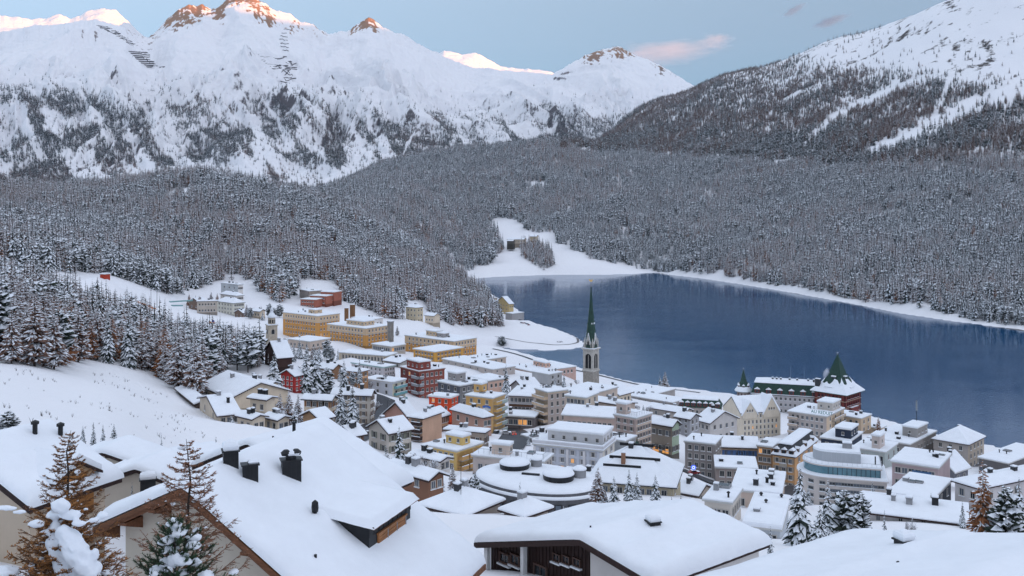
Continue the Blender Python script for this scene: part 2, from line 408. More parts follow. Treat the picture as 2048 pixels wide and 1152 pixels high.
# ------------------------------------------------------------------ far mountains
def mountain(name, px0, px1, nc, nr, foot, skyl, yf, ys, amp, rib, seed, g=1.0, jag=3.0, rockiness=0.0, rock_hi=0.0, crags=(), low_rock=0.12):
    px = np.linspace(px0, px1, nc)
    ip = lambda pts: np.interp(px, [p[0] for p in pts], [p[1] for p in pts])
    f, s, y0, y1 = ip(foot), ip(skyl), ip(yf), ip(ys)
    s = s + jag * fbm(px / 14.0, px * 0 + seed, seed, 4) + jag * .6 * fbm(px / 4.0, px * 0 + seed, seed + 3, 3)
    t = np.concatenate([np.linspace(0, 1, nr), 1 + np.linspace(0.03, 0.35, 10)])[:, None]
    tc = np.minimum(t, 1)
    G = tc ** g
    kk = max(3, int(70 / (px[1] - px[0]))) | 1; sp = np.pad(s, kk // 2, 'edge'); ss = np.convolve(sp, np.ones(kk) / kk, 'valid')
    py = f + (ss + (s - ss) * tc ** 3 - f) * G
    Y = y0 + (y1 - y0) * t
    Z = CAMZ - (py - HOR) / FPX * Y
    Z = np.where(t > 1, CAMZ - (s - HOR) / FPX * y1 - (t - 1) * (y1 - y0) * 0.9, Z)
    X = (px - 1024)[None, :] / FPX * Y
    mid = np.sin(np.pi * np.clip(tc, 0, 1)) ** 0.7 * (1 - 0.0 * tc) + 0.12 * tc
    wx = fbm(X / 900, Y / 900, seed + 40, 3) * 350
    n1 = fbm((X + wx) / 700, Y / 1100, seed, 6, True)
    n2 = fbm((X * 0.9 + Y * 0.35 + wx) / 260, (Y - X * .3) / 1500, seed + 9, 5, True)
    n0 = fbm((X + wx) / 900, Y / 1300, seed, 2, True); up = sstep(.48, .72, tc)
    D = (amp * ((n1 * (1 - .75 * up) + n0 * .75 * up) - 0.35) + rib * (1 - .65 * up) * (n2 - 0.35)) * mid
    Z = Z + np.where(t > 1, 0, D)
    V = np.stack([X, Y + 0 * Z, Z], -1).reshape(-1, 3)
    me = fast_mesh(name, V, grid_faces(len(t), nc), None)
    me.materials.clear()
    gx = np.gradient(Z, axis=1) / np.maximum(np.abs(np.gradient(X, axis=1)), 1e-3)
    gy = np.gradient(Z, axis=0) / np.maximum(np.abs(np.gradient(Y + 0 * Z, axis=0)), 1e-3)
    slope = np.sqrt(gx ** 2 + gy ** 2)
    patch = fbm(X / 500, Y / 500, seed + 77, 4)
    fine = fbm(X / 60, Y / 90, seed + 78, 4, True)
    rk = rockiness + low_rock * sstep(.62, .25, tc) * sstep(.05, .2, tc) + 0.5 * np.clip(slope - 0.75, -0.6, 0.9) + 0.5 * patch + 0.35 * (fine - 0.3) - 0.14 * sstep(.45, .6, tc) * sstep(.9, .75, tc) + rock_hi * sstep(0.62, 0.95, tc)
    for cpx, cw, add in crags: rk = rk + add * np.exp(-((px[None, :] - cpx) / cw) ** 2) * sstep(.80, .97, tc) * (0.6 + 1.1 * fine)
    set_rock(me, np.clip(rk, -1, 1.2))
    o = tag(link(name, me), kind='structure')
    return o, px, t, X, Y + 0 * X, Z, py + 0 * X

MROCK = snow_rock_mat('mountain_snow', rock=(0.15, 0.115, 0.10), nscale=0.002, fine=0.02)
MROCK2 = snow_rock_mat('peak_snow', rock=(0.30, 0.165, 0.085), nscale=0.002, fine=0.012, low=(.105, .092, .095))  # high rock tinted orange: alpenglow painted into the summit rock colour
MTS = []
# distant range behind, catching the last sun
m = mountain('far_range', -160, 1180, 360, 70,
    [(-160,140),(300,150),(1180,200)],
    [(-160,40),(-60,26),(0,30),(30,34),(60,38),(95,36),(118,26),(140,38),(160,30),(178,20),(205,17),(232,20),(255,42),(290,74),(330,90),(600,110),(830,112),(870,112),(888,101),(905,104),(925,110),(948,105),(965,112),(985,124),(1000,133),(1040,137),(1080,139),(1120,150),(1180,160)],
    [(-160,7200),(300,7200),(700,9500),(1180,9500)], [(-160,8200),(300,8200),(700,11500),(1180,12500)], 60, 25, 3, jag=3.0, rockiness=-0.12, rock_hi=-0.1)
m[0].data.materials.append(MROCK)
# main massif on the left with the tall lit peak
m = mountain('massif', -170, 1130, 620, 300,
    [(-170,400),(0,398),(300,398),(600,395),(680,372),(760,352),(830,340),(1130,330)],
    [(-170,95),(-60,76),(0,67),(60,56),(130,48),(195,43),(240,52),(275,72),(298,76),(315,60),(340,34),(362,18),(378,10),(392,15),(405,11),(418,20),(432,22),(444,13),(456,1),(470,-8),(490,-12),(508,-8),(520,2),(532,8),(545,20),(562,26),(580,28),(600,45),(625,50),(640,60),(656,69),(680,62),(700,58),(720,42),(738,32),(748,38),(765,52),(780,62),(800,70),(830,86),(855,98),(880,108),(915,124),(950,136),(1000,142),(1060,147),(1130,150)],
    [(-170,3700),(600,3900),(800,4300),(1130,5200)], [(-170,6400),(250,6600),(330,7300),(450,8000),(800,8300),(1130,8800)], 250, 165, 11, g=0.86, jag=3.6, rockiness=-0.20, rock_hi=0.16, crags=((484, 50, .75), (392, 36, .6), (738, 24, .75), (600, 40, .25), (640, 30, .2), (700, 16, .3)))
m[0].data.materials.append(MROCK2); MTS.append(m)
# pyramid peak in the centre right
m = mountain('pyramid_peak', 800, 1500, 340, 220,
    [(800,345),(1100,340),(1500,340)],
    [(800,330),(828,262),(850,222),(875,208),(900,225),(940,232),(975,214),(1010,200),(1060,180),(1100,152),(1130,136),(1160,120),(1175,112),(1195,104),(1210,98),(1238,94),(1252,103),(1270,112),(1295,120),(1320,134),(1350,152),(1375,168),(1420,190),(1500,230)],
    [(800,4600),(1500,5600)], [(800,6400),(1000,7400),(1240,9000),(1500,8200)], 220, 150, 23, g=0.92, jag=3.4, rockiness=-0.16, rock_hi=0.16, crags=((1190, 26, .55), (1240, 26, .6), (1300, 40, .3)))
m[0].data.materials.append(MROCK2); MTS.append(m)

# the ridge behind the camera that keeps the valley in shade
def back_ridge():
    n = 260; q = np.linspace(-15000, 15000, n)          # across the light
    lx, ly = -math.sin(R(SUN_ROT)), -math.cos(R(SUN_ROT))   # the way the light travels
    sh = lambda c, w: np.exp(-((q - c) / w) ** 2)
    def cq(px, Y):                                       # where a far point lies across the light
        x = (px - 1024) / FPX * Y
        return x * ly - Y * lx
    h = 2080 + 25 * fbm(q / 900, q * 0, 3, 4)
    for px, Y, dz, w in RIDGE_CUTS: h = h + dz * sh(cq(px, Y), w)
    prof = [(-9800, 0.0), (-8600, .35), (-7600, .8), (-7000, 1.0), (-6400, .8), (-5200, .38), (-3600, 0.0)]
    V = np.array([[s * lx + a * ly, s * ly - a * lx, 40 + (hh - 40) * k] for s, k in prof for a, hh in zip(q, h)])
    me = fast_mesh('ridge', V, grid_faces(len(prof), n), SNOW)
    tag(link('ridge', me), kind='structure')
RIDGE_CUTS = []
back_ridge()
# valley floor sheet below everything, out to the horizon
me = mesh('valley_floor', [(-26000,-14000,-9),(26000,-14000,-9),(26000,30000,-9),(-26000,30000,-9)], [(0,1,2,3)], SNOW)
tag(link('valley_floor', me), kind='structure')

# ------------------------------------------------------------------ lake
def water_mat():
    m = bpy.data.materials.new('lake_water'); m.use_nodes = True; t = m.node_tree; b = t.nodes['Principled BSDF']
    b.inputs['Base Color'].default_value = (0.001, 0.058, 0.150, 1); b.inputs['Specular IOR Level'].default_value = 0.22; b.inputs['Roughness'].default_value = 0.12
    b.inputs['IOR'].default_value = 1.33
    tc = t.nodes.new('ShaderNodeTexCoord'); mp = t.nodes.new('ShaderNodeMapping'); mp.inputs['Scale'].default_value = (0.10, 0.35, 1)
    nz = t.nodes.new('ShaderNodeTexNoise'); nz.inputs['Scale'].default_value = 1.6; nz.inputs['Detail'].default_value = 5
    bp = t.nodes.new('ShaderNodeBump'); bp.inputs['Strength'].default_value = 0.28; bp.inputs['Distance'].default_value = 0.2
    t.links.new(tc.outputs['Object'], mp.inputs[0]); t.links.new(mp.outputs[0], nz.inputs['Vector']); t.links.new(nz.outputs['Fac'], bp.inputs['Height']); t.links.new(bp.outputs[0], b.inputs['Normal'])
    n2 = t.nodes.new('ShaderNodeTexNoise'); n2.inputs['Scale'].default_value = 0.012; n2.inputs['Detail'].default_value = 4
    m2 = t.nodes.new('ShaderNodeMapping'); m2.inputs['Scale'].default_value = (0.5, 1.6, 1)
    t.links.new(tc.outputs['Object'], m2.inputs[0]); t.links.new(m2.outputs[0], n2.inputs['Vector'])
    mr = t.nodes.new('ShaderNodeMapRange'); mr.inputs['From Min'].default_value = 0.35; mr.inputs['From Max'].default_value = 0.65; mr.inputs['To Min'].default_value = 0.04; mr.inputs['To Max'].default_value = 0.14
    t.links.new(n2.outputs['Fac'], mr.inputs['Value']); t.links.new(mr.outputs[0], b.inputs['Roughness'])
    return m
me = mesh('lake', [(-700,380,0),(1500,380,0),(1500,1800,0),(-700,1800,0)], [(0,1,2,3)], water_mat())
tag(link('lake', me), kind='structure')
# ================================================================== trees
NEEDLE = mat('spruce_needles', (0.028, 0.040, 0.034), 0.9, 0.4, 0.6)
PINE = mat('pine_needles', (0.03, 0.04, 0.03), 0.9, 0.4, 0.6)
LARCH = mat('larch_twigs', (0.165, 0.095, 0.070), 0.9, 0.4, 0.5)
LARCH_O = mat('orange_larch_twigs', (0.26, 0.11, 0.05), 0.9, 0.35, 0.5)
BARK = mat('bark', (0.045, 0.035, 0.03), 0.95, 0.3, 3.0)
TSNOW = mat('branch_snow', (0.80, 0.83, 0.88), 0.8, 0.05, 0.5)

def tree_geo(seed, H, Rr, tiers, per, style, sub, cover, z0=0.1):
    """trunk, foliage and snow as vertex and face lists; every branch is a bent fan with snow lying on it"""
    rg = random.Random(seed)
    tv = MB(); tv.tube((0, 0, -0.6), (0, 0, H * 0.55), H * 0.017, H * 0.011, 6); tv.tube((0, 0, H * 0.55), (0, 0, H * 0.97), H * 0.011, H * 0.002, 5)
    fv, sv = MB(), MB()
    def fan(root, phi, L, droop, w, rise=0.0):
        d = Vector((math.cos(phi), math.sin(phi), 0)); s = Vector((-d.y, d.x, 0))
        r = Vector(root); up = Vector((0, 0, 1))
        mid = r + d * (L * .55) + up * (rise * L * .5 - droop * .3); tip = r + d * L + up * (rise * L - droop)
        m = mid + up * (0.10 * L)
        a = mid + s * w - up * (w * .55); b = mid - s * w - up * (w * .55)
        q = r + d * (0.06 * L)
        fv.add([q, a, b, tip, m], [(0, 1, 4), (0, 4, 2), (1, 3, 4), (4, 3, 2)])
        if rg.random() < cover:
            k = rg.uniform(.65, 1.12); k2 = rg.uniform(.7, 1.15); h = up * (0.055 * L + 0.05)
            q2 = r + d * (L * rg.uniform(.15, .35)) + h + up * (rise * L * .2)
            sv.add([q2, mid + (a - mid) * k + h, mid + (b - mid) * k + h, m + (tip - m) * k2 + h, m + h], [(0, 1, 4), (0, 4, 2), (1, 3, 4), (4, 3, 2)])
    for i in range(tiers):
        t = (i + rg.uniform(-.3, .3)) / (tiers - 1); t = min(max(t, 0), 0.985)
        z = H * (z0 + (1 - z0) * t)
        if style == 'pine': Lr = Rr * (0.45 + 0.75 * math.sin(math.pi * min(1, 0.15 + t * 0.83)) ** 0.8) * (1 if t < .9 else .6)
        else: Lr = Rr * (1 - t) ** 0.85 * (0.8 + 0.35 * min(1, t * 5)) + 0.04 * Rr
        n = max(3, int(per * (0.55 + 0.45 * (1 - t))))
        ph = rg.uniform(0, 6.28)
        for j in range(n):
            phi = ph + 2 * math.pi * (j + rg.uniform(-.35, .35)) / n
            L = Lr * rg.uniform(.65, 1.25)
            if style == 'spruce': droop, w, rise = L * rg.uniform(.45, 1.0), L * rg.uniform(.22, .38), 0.0
            elif style == 'larch': droop, w, rise = L * rg.uniform(.1, .6), L * rg.uniform(.10, .22), 0.12
            else: droop, w, rise = L * rg.uniform(-.15, .3), L * rg.uniform(.22, .4), 0.1
            root = (0, 0, z + rg.uniform(-.02, .02) * H)
            fan(root, phi, L, droop, w, rise)
            for k in range(sub):
                dl = rg.uniform(.3, .7); bp = Vector(root) + Vector((math.cos(phi), math.sin(phi), 0)) * (L * dl) + Vector((0, 0, rise * L * dl - droop * dl * dl))
                fan(bp, phi + rg.choice((-1, 1)) * rg.uniform(.5, 1.0), L * rg.uniform(.35, .55), droop * .4, w * .5, rise)
    return tv, fv, sv

def proto_mesh(name, geo, fm):
    tv, fv, sv = geo; b = MB()
    b.add(tv.v, tv.f, 0); b.add(fv.v, fv.f, 1); b.add(sv.v, sv.f, 2)
    return b.mesh(name, [BARK, fm, TSNOW])

def proto_collection(name, specs):
    c = bpy.data.collections.new(name)
    for i, (style, H, Rr, tiers, per, sub, cover, fm, z0) in enumerate(specs):
        me = proto_mesh('%s_%d' % (name, i), tree_geo(100 + i, H, Rr, tiers, per, style, sub, cover, z0), fm)
        c.objects.link(bpy.data.objects.new('%s_%02d' % (name, i), me))
    return c

def scatter(name, label, col, P, scl, rot, idx):
    """one forest object: instances of the tree shapes on points"""
    me = bpy.data.meshes.new(name)
    me.vertices.add(len(P)); me.vertices.foreach_set('co', np.ascontiguousarray(P, dtype=np.float32).ravel())
    for nm, ty, v in (('scl', 'FLOAT', scl), ('rot', 'FLOAT', rot), ('idx', 'INT', idx)):
        a = me.attributes.new(nm, ty, 'POINT'); a.data.foreach_set('value', np.ascontiguousarray(v, dtype=np.int32 if ty == 'INT' else np.float32))
    me.update()
    o = link(name, me)
    ng = bpy.data.node_groups.new(name, 'GeometryNodeTree')
    ng.interface.new_socket('Geometry', in_out='INPUT', socket_type='NodeSocketGeometry')
    ng.interface.new_socket('Geometry', in_out='OUTPUT', socket_type='NodeSocketGeometry')
    N, L = ng.nodes, ng.links
    gi, go = N.new('NodeGroupInput'), N.new('NodeGroupOutput')
    ci = N.new('GeometryNodeCollectionInfo'); ci.inputs['Collection'].default_value = col
    ci.inputs['Separate Children'].default_value = True; ci.inputs['Reset Children'].default_value = True
    ip = N.new('GeometryNodeInstanceOnPoints'); ip.inputs['Pick Instance'].default_value = True
    def att(nm, ty):
        a = N.new('GeometryNodeInputNamedAttribute'); a.data_type = ty; a.inputs['Name'].default_value = nm; return a.outputs[0]
    L.new(gi.outputs[0], ip.inputs['Points']); L.new(ci.outputs[0], ip.inputs['Instance'])
    L.new(att('idx', 'INT'), ip.inputs['Instance Index'])
    cx = N.new('ShaderNodeCombineXYZ'); L.new(att('rot', 'FLOAT'), cx.inputs['Z']); L.new(cx.outputs[0], ip.inputs['Rotation'])
    L.new(att('scl', 'FLOAT'), ip.inputs['Scale'])
    L.new(ip.outputs[0], go.inputs[0])
    md = o.modifiers.new('instances', 'NODES'); md.node_group = ng
    return tag(o, label, 'forest', kind='stuff')

# tree shapes for the wooded hills (index 0-2 spruce, 3-4 pine, 5-7 larch)
MID = proto_collection('wood', [
    ('spruce', 17, 3.0, 11, 7, 0, .9, NEEDLE, .08), ('spruce', 20, 2.7, 12, 7, 0, .85, NEEDLE, .10), ('spruce', 14, 2.8, 10, 7, 0, 1.0, NEEDLE, .06),
    ('pine', 15, 2.9, 9, 7, 0, .95, PINE, .25), ('pine', 13, 3.1, 8, 7, 0, 1.0, PINE, .2),
    ('larch', 18, 3.0, 12, 9, 0, .85, LARCH, .12), ('larch', 16, 2.8, 11, 9, 0, 1.0, LARCH, .12), ('larch', 15, 2.8, 11, 9, 0, .5, LARCH_O, .12),
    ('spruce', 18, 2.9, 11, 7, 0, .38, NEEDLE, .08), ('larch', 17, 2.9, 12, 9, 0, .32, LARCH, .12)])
FAR = proto_collection('farwood', [
    ('spruce', 18, 4.2, 6, 6, 0, .22, NEEDLE, .03), ('spruce', 21, 3.8, 7, 6, 0, .18, NEEDLE, .03), ('larch', 18, 4.2, 7, 7, 0, .15, LARCH, .05), ('larch', 15, 4.2, 6, 7, 0, .2, LARCH, .05)])

rng = np.random.default_rng(7)
# clearings and the wood's edge, as ground seen in the photograph
MEADOW = [(900,556),(925,543),(975,530),(1008,505),(996,480),(985,440),(1000,436),(1030,440),(1058,462),(1110,466),(1118,492),(1150,502),(1200,520),(1310,541),(1316,556)]
CLUMP = [(1042,492),(1062,486),(1100,505),(1110,528),(1088,541),(1042,514)]
HILL = [(-600,200),(-600,560),(0,562),(60,548),(175,545),(240,556),(330,588),(375,588),(440,560),(505,560),(520,590),(560,606),(598,585),(600,560),(672,560),(680,600),(700,606),(780,640),(806,640),(812,602),(850,604),(862,636),(900,650),(960,655),(1006,650),(985,612),(960,585),(930,560),(905,545),(890,535),(1400,450),(1400,200)]
WOODEDGE = [(-400,562),(150,562),(215,612),(300,655),(350,690),(420,694),(470,706),(520,712),(520,742),(440,752),(420,770),(392,795),(352,775),(300,742),(262,737),(170,720),(110,740),(60,734),(-400,700)]
CLEARS = [([(715,512),(740,512),(760,526),(735,526)],), ([(1545,322),(1580,318),(1585,330),(1550,332)],), ([(335,385),(395,372),(400,392),(340,398)],)]

def sample(n, px0, px1, Y0, Y1):
    px = rng.uniform(px0, px1, n); u = rng.uniform(0, 1, n)
    Y = np.sqrt(Y0 ** 2 + u * (Y1 ** 2 - Y0 ** 2))
    x = (px - 1024) / FPX * Y; z = gz(x, Y); py = HOR - (z - CAMZ) / Y * FPX
    return px, py, x, Y, z

def build_woods():
    # wood on the hill left of the lake
    px, py, x, Y, z = sample(52000, -120, 1030, 600, 1560)
    k = in_poly(px, py, HILL) & (z > 0.8) & ~in_poly(px, py, MEADOW) & ~((Y < 900) & in_poly(px, py, [(-600,545),(60,545),(60,700),(-600,700)]))
    for (c,) in CLEARS: k &= ~in_poly(px, py, c)
    k &= ~((fbm(x / 35, Y / 35, 61, 3) > 0.36)); k &= rng.uniform(0, 1, len(x)) < .62 * np.clip(1 + 1.2 * fbm(x / 30, Y / 40, 62, 3), .3, 1.5)
    k &= ~(in_poly(x, Y, LAKE))
    k &= ~((Y > 1560) & (px > 760))
    x, Y, z = x[k], Y[k], z[k]; n = len(x)
    big = 1.5 * fbm(x / 160, Y / 160, 63, 3)
    idx = np.where(rng.uniform(0, 1, n) < np.clip(0.56 + 0.9 * big, .1, .95), rng.choice([5, 5, 6, 6, 6, 7, 7], n), rng.choice([0, 0, 1, 2, 3, 4], n))
    scatter('forest', 'snow-dusted conifer wood covering the hill left of the lake', MID, np.stack([x, Y, z - .2], -1), rng.uniform(.75, 1.3, n) * (1 + .4 * fbm(x / 60, Y / 60, 64, 3)), rng.uniform(0, 6.28, n), idx)
    # wood across the lake and up the right-hand slope
    px, py, x, Y, z = sample(340000, 480, 2300, 930, 3700)
    m = in_poly(px + 9 * fbm(x / 25, Y / 25, 12, 3), py + 6 * fbm(x / 25, Y / 25, 13, 3), MEADOW)
    line = np.interp(px, [1100, 1290, 1400, 1500, 1600, 1750, 1850, 1950, 2048, 2300], [240, 185, 152, 148, 146, 152, 168, 178, 180, 165])
    pr = np.clip((py - line + 45) / 60, 0.0, 1) ** 2
    pr = np.where(py < line - 42, 0.04 * (py > line - 105) * (fbm(x / 60, Y / 60, 78, 3) > -.08), pr)
    ch = seg_dist(px, py, [(2060, 170), (1960, 205), (1880, 245), (1800, 280), (1720, 312)], False) < 15 * (1 + 1.2 * fbm(px / 25, py / 12, 5, 3)) * np.interp(px, [1720, 1900, 2048], [.5, 1.2, 1.6])
    ch |= seg_dist(px, py, [(1840, 160), (1790, 175), (1720, 205), (1660, 240), (1625, 275)], False) < 8 * (1 + 1.5 * fbm(px / 25, py / 12, 8, 3))
    ch |= seg_dist(px, py, [(1900, 150), (1890, 190), (1870, 230)], False) < 6
    ch |= seg_dist(px, py, [(1600, 185), (1570, 200)], False) < 5
    pr = np.where(ch, 0.06, pr)
    pr = pr * np.where(fbm(x / 70, Y / 45, 71, 3) > 0.33, .12, 1)
    k = (z > 0.9) & ~m & (rng.uniform(0, 1, len(x)) < pr) & ((Y > 1555) | (px > 1310)) & ~((Y < 1240) & (px < 880)) & ~in_poly(x, Y, LAKE)
    k &= ~((px > 1310) & (seg_dist(x, Y, LAKE) < 9))
    k &= ~in_poly(px, py, CLEARS[1][0])
    k &= rng.uniform(0, 1, len(x)) < np.interp(Y, [900, 1800, 2600, 3700], [.62, .52, .48, .48]) * np.clip(1.0 + 1.3 * fbm(x / 45, Y / 70, 73, 3), .35, 1.4)
    x2, Y2, z2 = x[k], Y[k], z[k]; n = len(x2)
    big = 1.5 * fbm(x2 / 260, Y2 / 260, 66, 4) + 0.35 * sstep(180, 330, z2) - .05
    idx = np.where(rng.uniform(0, 1, n) < np.clip(0.36 + 0.9 * big, .05, .9), rng.choice([5, 6, 6, 6, 6, 7], n), rng.choice([0, 0, 1, 1, 2, 3], n))
    px2 = x2 / Y2 * FPX + 1024; py2 = HOR - (z2 - CAMZ) / Y2 * FPX
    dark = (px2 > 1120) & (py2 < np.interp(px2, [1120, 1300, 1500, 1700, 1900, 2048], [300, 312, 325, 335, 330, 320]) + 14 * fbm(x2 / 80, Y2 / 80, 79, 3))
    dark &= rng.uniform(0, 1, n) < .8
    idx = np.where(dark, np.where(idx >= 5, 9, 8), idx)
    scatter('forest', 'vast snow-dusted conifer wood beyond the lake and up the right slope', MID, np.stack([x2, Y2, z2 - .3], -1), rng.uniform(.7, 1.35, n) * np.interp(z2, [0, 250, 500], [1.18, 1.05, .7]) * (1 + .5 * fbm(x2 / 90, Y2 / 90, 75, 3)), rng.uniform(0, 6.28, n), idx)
    # clump of trees on the lakeside meadow
    px, py, x, Y, z = sample(9000, 1030, 1120, 1550, 2000)
    k = in_poly(px, py, CLUMP)
    x3, Y3, z3 = x[k], Y[k], z[k]; sel = rng.permutation(len(x3))[:190]; x3, Y3, z3 = x3[sel], Y3[sel], z3[sel]; n = len(x3)
    scatter('forest', 'clump of tall snowy larches standing alone on the lakeside meadow', MID, np.stack([x3, Y3, z3 - .2], -1), rng.uniform(.9, 1.3, n), rng.uniform(0, 6.28, n), rng.choice([5, 6, 6, 1, 7], n))
    # trees on the far mountainsides, in strips between the gullies
    for i, (o, mpx, t, X, YY, Z, MPY) in enumerate(MTS):
        nr, nc = X.shape; N = 260000 if i == 0 else 110000
        r = rng.uniform(0, nr - 12, N); c = rng.uniform(0, nc - 1.01, N); ri, ci = r.astype(int), c.astype(int)
        fr, fc = r - ri, c - ci
        bl = lambda A: A[ri, ci] * (1 - fr) * (1 - fc) + A[ri, ci + 1] * (1 - fr) * fc + A[ri + 1, ci] * fr * (1 - fc) + A[ri + 1, ci + 1] * fr * fc
        x, y, z = bl(X), bl(YY), bl(Z); px = x / y * FPX + 1024; py = HOR - (z - CAMZ) / y * FPX
        if i == 0: top = np.interp(px, [-200, 0, 100, 170, 230, 262, 300, 420, 500, 560, 620, 700, 780, 850, 1130], [185, 185, 178, 190, 205, 225, 190, 185, 195, 190, 190, 205, 215, 235, 240])
        else: top = np.interp(px, [800, 850, 900, 1000, 1060, 1130, 1200, 1300, 1500], [225, 225, 240, 205, 200, 225, 235, 230, 230])
        lean = (px * 1.0 - py * 0.55)                 # gullies run down to the right
        strips = 0.75 * fbm(lean / 42, py / 210, 81 + i, 4) + 0.75 * fbm(px / 150, py / 75, 88 + i, 3)
        depth = (py - top)
        low = sstep(300, 385, py)
        pr = sstep(-18, 30, depth) * (sstep(0.0, 0.10, strips + 0.04 - 0.06 * low) + .10 * sstep(-.25, .1, strips))
        if i == 0: pr = np.where((px > 190) & (px < 300) & (py > 330), pr * .25, pr)
        gl = seg_dist(px, py, [(700, 200), (760, 270), (778, 320), (775, 350)], False) < np.interp(py, [200, 350], [7, 15])
        gl |= seg_dist(px, py, [(842, 245), (815, 290), (800, 330)], False) < 3
        pr = np.where(gl, 0.0, pr)
        pr = pr + 0.03 * sstep(-60, 20, depth)
        k = rng.uniform(0, 1, N) < pr * .85
        x, y, z = x[k], y[k], z[k]; n = len(x); kind = fbm(x / 300, y / 300, 90 + i, 3) + 0.5 * low[k] - .12
        idx = np.where(rng.uniform(0, 1, n) < np.clip(.25 + kind, .05, .95), rng.choice([2, 3], n), rng.choice([0, 1], n))
        scatter('forest', ['dark strips of far wood on the long snowy massif', 'dark far wood below the pyramid-shaped peak'][i], FAR, np.stack([x, y, z - 1], -1), rng.uniform(.8, 1.4, n), rng.uniform(0, 6.28, n), idx)
# ================================================================== buildings
CREAM=(0.60,0.53,0.44); WHITE=(0.66,0.66,0.68); OCHRE=(0.56,0.31,0.10); PINK=(0.60,0.42,0.37); DRED=(0.19,0.05,0.04); ORED=(0.62,0.075,0.025)
GREY=(0.30,0.30,0.32); DGREY=(0.10,0.105,0.125); BEIGE=(0.50,0.43,0.39); PEACH=(0.60,0.38,0.25); YELL=(0.60,0.38,0.15); PBLUE=(0.50,0.55,0.64); BROWN=(0.20,0.14,0.11); NAVY=(0.03,0.04,0.065); STONE=(0.32,0.29,0.26); AQUA=(0.14,0.32,0.36)
SPECS = []
def b(name, label, c, e, l, r, Y, th, base, roof='flat', col=WHITE, wf=None, ws=None, **k):
    SPECS.append(dict(name=name, label=label, c=c, e=e, l=l, r=r, Y=Y, th=th, base=base, roof=roof, col=col, wf=wf, ws=ws, k=k))
def solve(s):
    Y, th = s['Y'], R(s['th']); X = (s['c'] - 1024) / FPX * Y
    k = s['k']
    if 'a' in k: a = k['a']
    else:
        u = (s['l'] - 1024) / FPX; a = (X - u * Y) / (math.cos(th) + u * math.sin(th))
    if 'b' in k: bb = k['b']
    else:
        u = (s['r'] - 1024) / FPX; bb = (u * Y - X) / (math.sin(th) - u * math.cos(th))
    a = min(max(a, 3), 75); bb = min(max(bb, 3), 60)
    zb = CAMZ - (s['base'] - HOR) / FPX * Y; h = (s['base'] - s['e']) / FPX * Y
    ct, st = math.cos(th), math.sin(th)
    ctr = (X - a / 2 * ct + bb / 2 * st, Y + a / 2 * st + bb / 2 * ct)
    s.update(X=X, a=a, bb=bb, zb=zb, h=h, ctr=ctr)
    return s

# ---- shared pieces
_WM = {}
def window_mesh(w, h, fcol, glass, sh=None):
    key = (round(w, 2), round(h, 2), fcol, glass.name, sh)
    if key in _WM: return _WM[key]
    m = MB(); t = min(.12, w * .12)
    o = [(-w/2, -h/2), (w/2, -h/2), (w/2, h/2), (-w/2, h/2)]; i = [(-w/2+t, -h/2+t), (w/2-t, -h/2+t), (w/2-t, h/2-t), (-w/2+t, h/2-t)]
    v = [(x, -.09, z) for x, z in o] + [(x, -.09, z) for x, z in i] + [(x, .0, z) for x, z in i] + [(x, .06, z) for x, z in o]
    f = [(j, (j+1) % 4, 4+(j+1) % 4, 4+j) for j in range(4)] + [(4+j, 4+(j+1) % 4, 8+(j+1) % 4, 8+j) for j in range(4)] + [(12+j, 12+(j+1) % 4, (j+1) % 4, j) for j in range(4)]
    m.add(v, f, 0); m.add([(x, -.005, z) for x, z in i], [(0, 1, 2, 3)], 1)
    m.add([(-.035, -.07, -h/2+t), (.035, -.07, -h/2+t), (.035, -.07, h/2-t), (-.035, -.07, h/2-t)], [(0, 1, 2, 3)], 0)
    m.box(-w/2-.08, w/2+.08, -.2, .02, -h/2-.1, -h/2, 2)
    if sh:
        for sg in (-1, 1): m.box(sg*(w*.5+.04)-(w*.46 if sg < 0 else 0), sg*(w*.5+.04)+(w*.46 if sg > 0 else 0), -.11, -.03, -h/2, h/2, 3)
    me = m.mesh('window', [wallmat(fcol), glass, TSNOW] + ([wallmat(sh)] if sh else [])); _WM[key] = me
    return me
WRG = random.Random(5)
def windows(root, face, n, rows, L, ztop, sp, w=1.15, h=1.55, frame=(0.5, 0.5, 0.5), lit=0.02, m=.08, skip=0.0, off=.52, inset=0.0, x0=0, x1=1, pale=.35, sh=None):
    w, h = min(w, .48 * sp), min(h, .62 * sp)
    for i in range(rows):
        z = ztop - sp * (i + off)
        for j in range(n):
            if WRG.random() < skip: continue
            q = x0 + (x1 - x0) * (m + (1 - 2 * m) * ((j + .5) / n))
            u = WRG.random(); g = LIT if u < lit else (GLASS_B if u < lit + pale else GLASS)
            me = window_mesh(w, h, frame, g, sh)
            if face == 'f': link('window', me, root, (-L + L * q, -.01 - inset, z), 0)
            else: link('window', me, root, (.01 + inset, L * q, z), math.pi / 2)

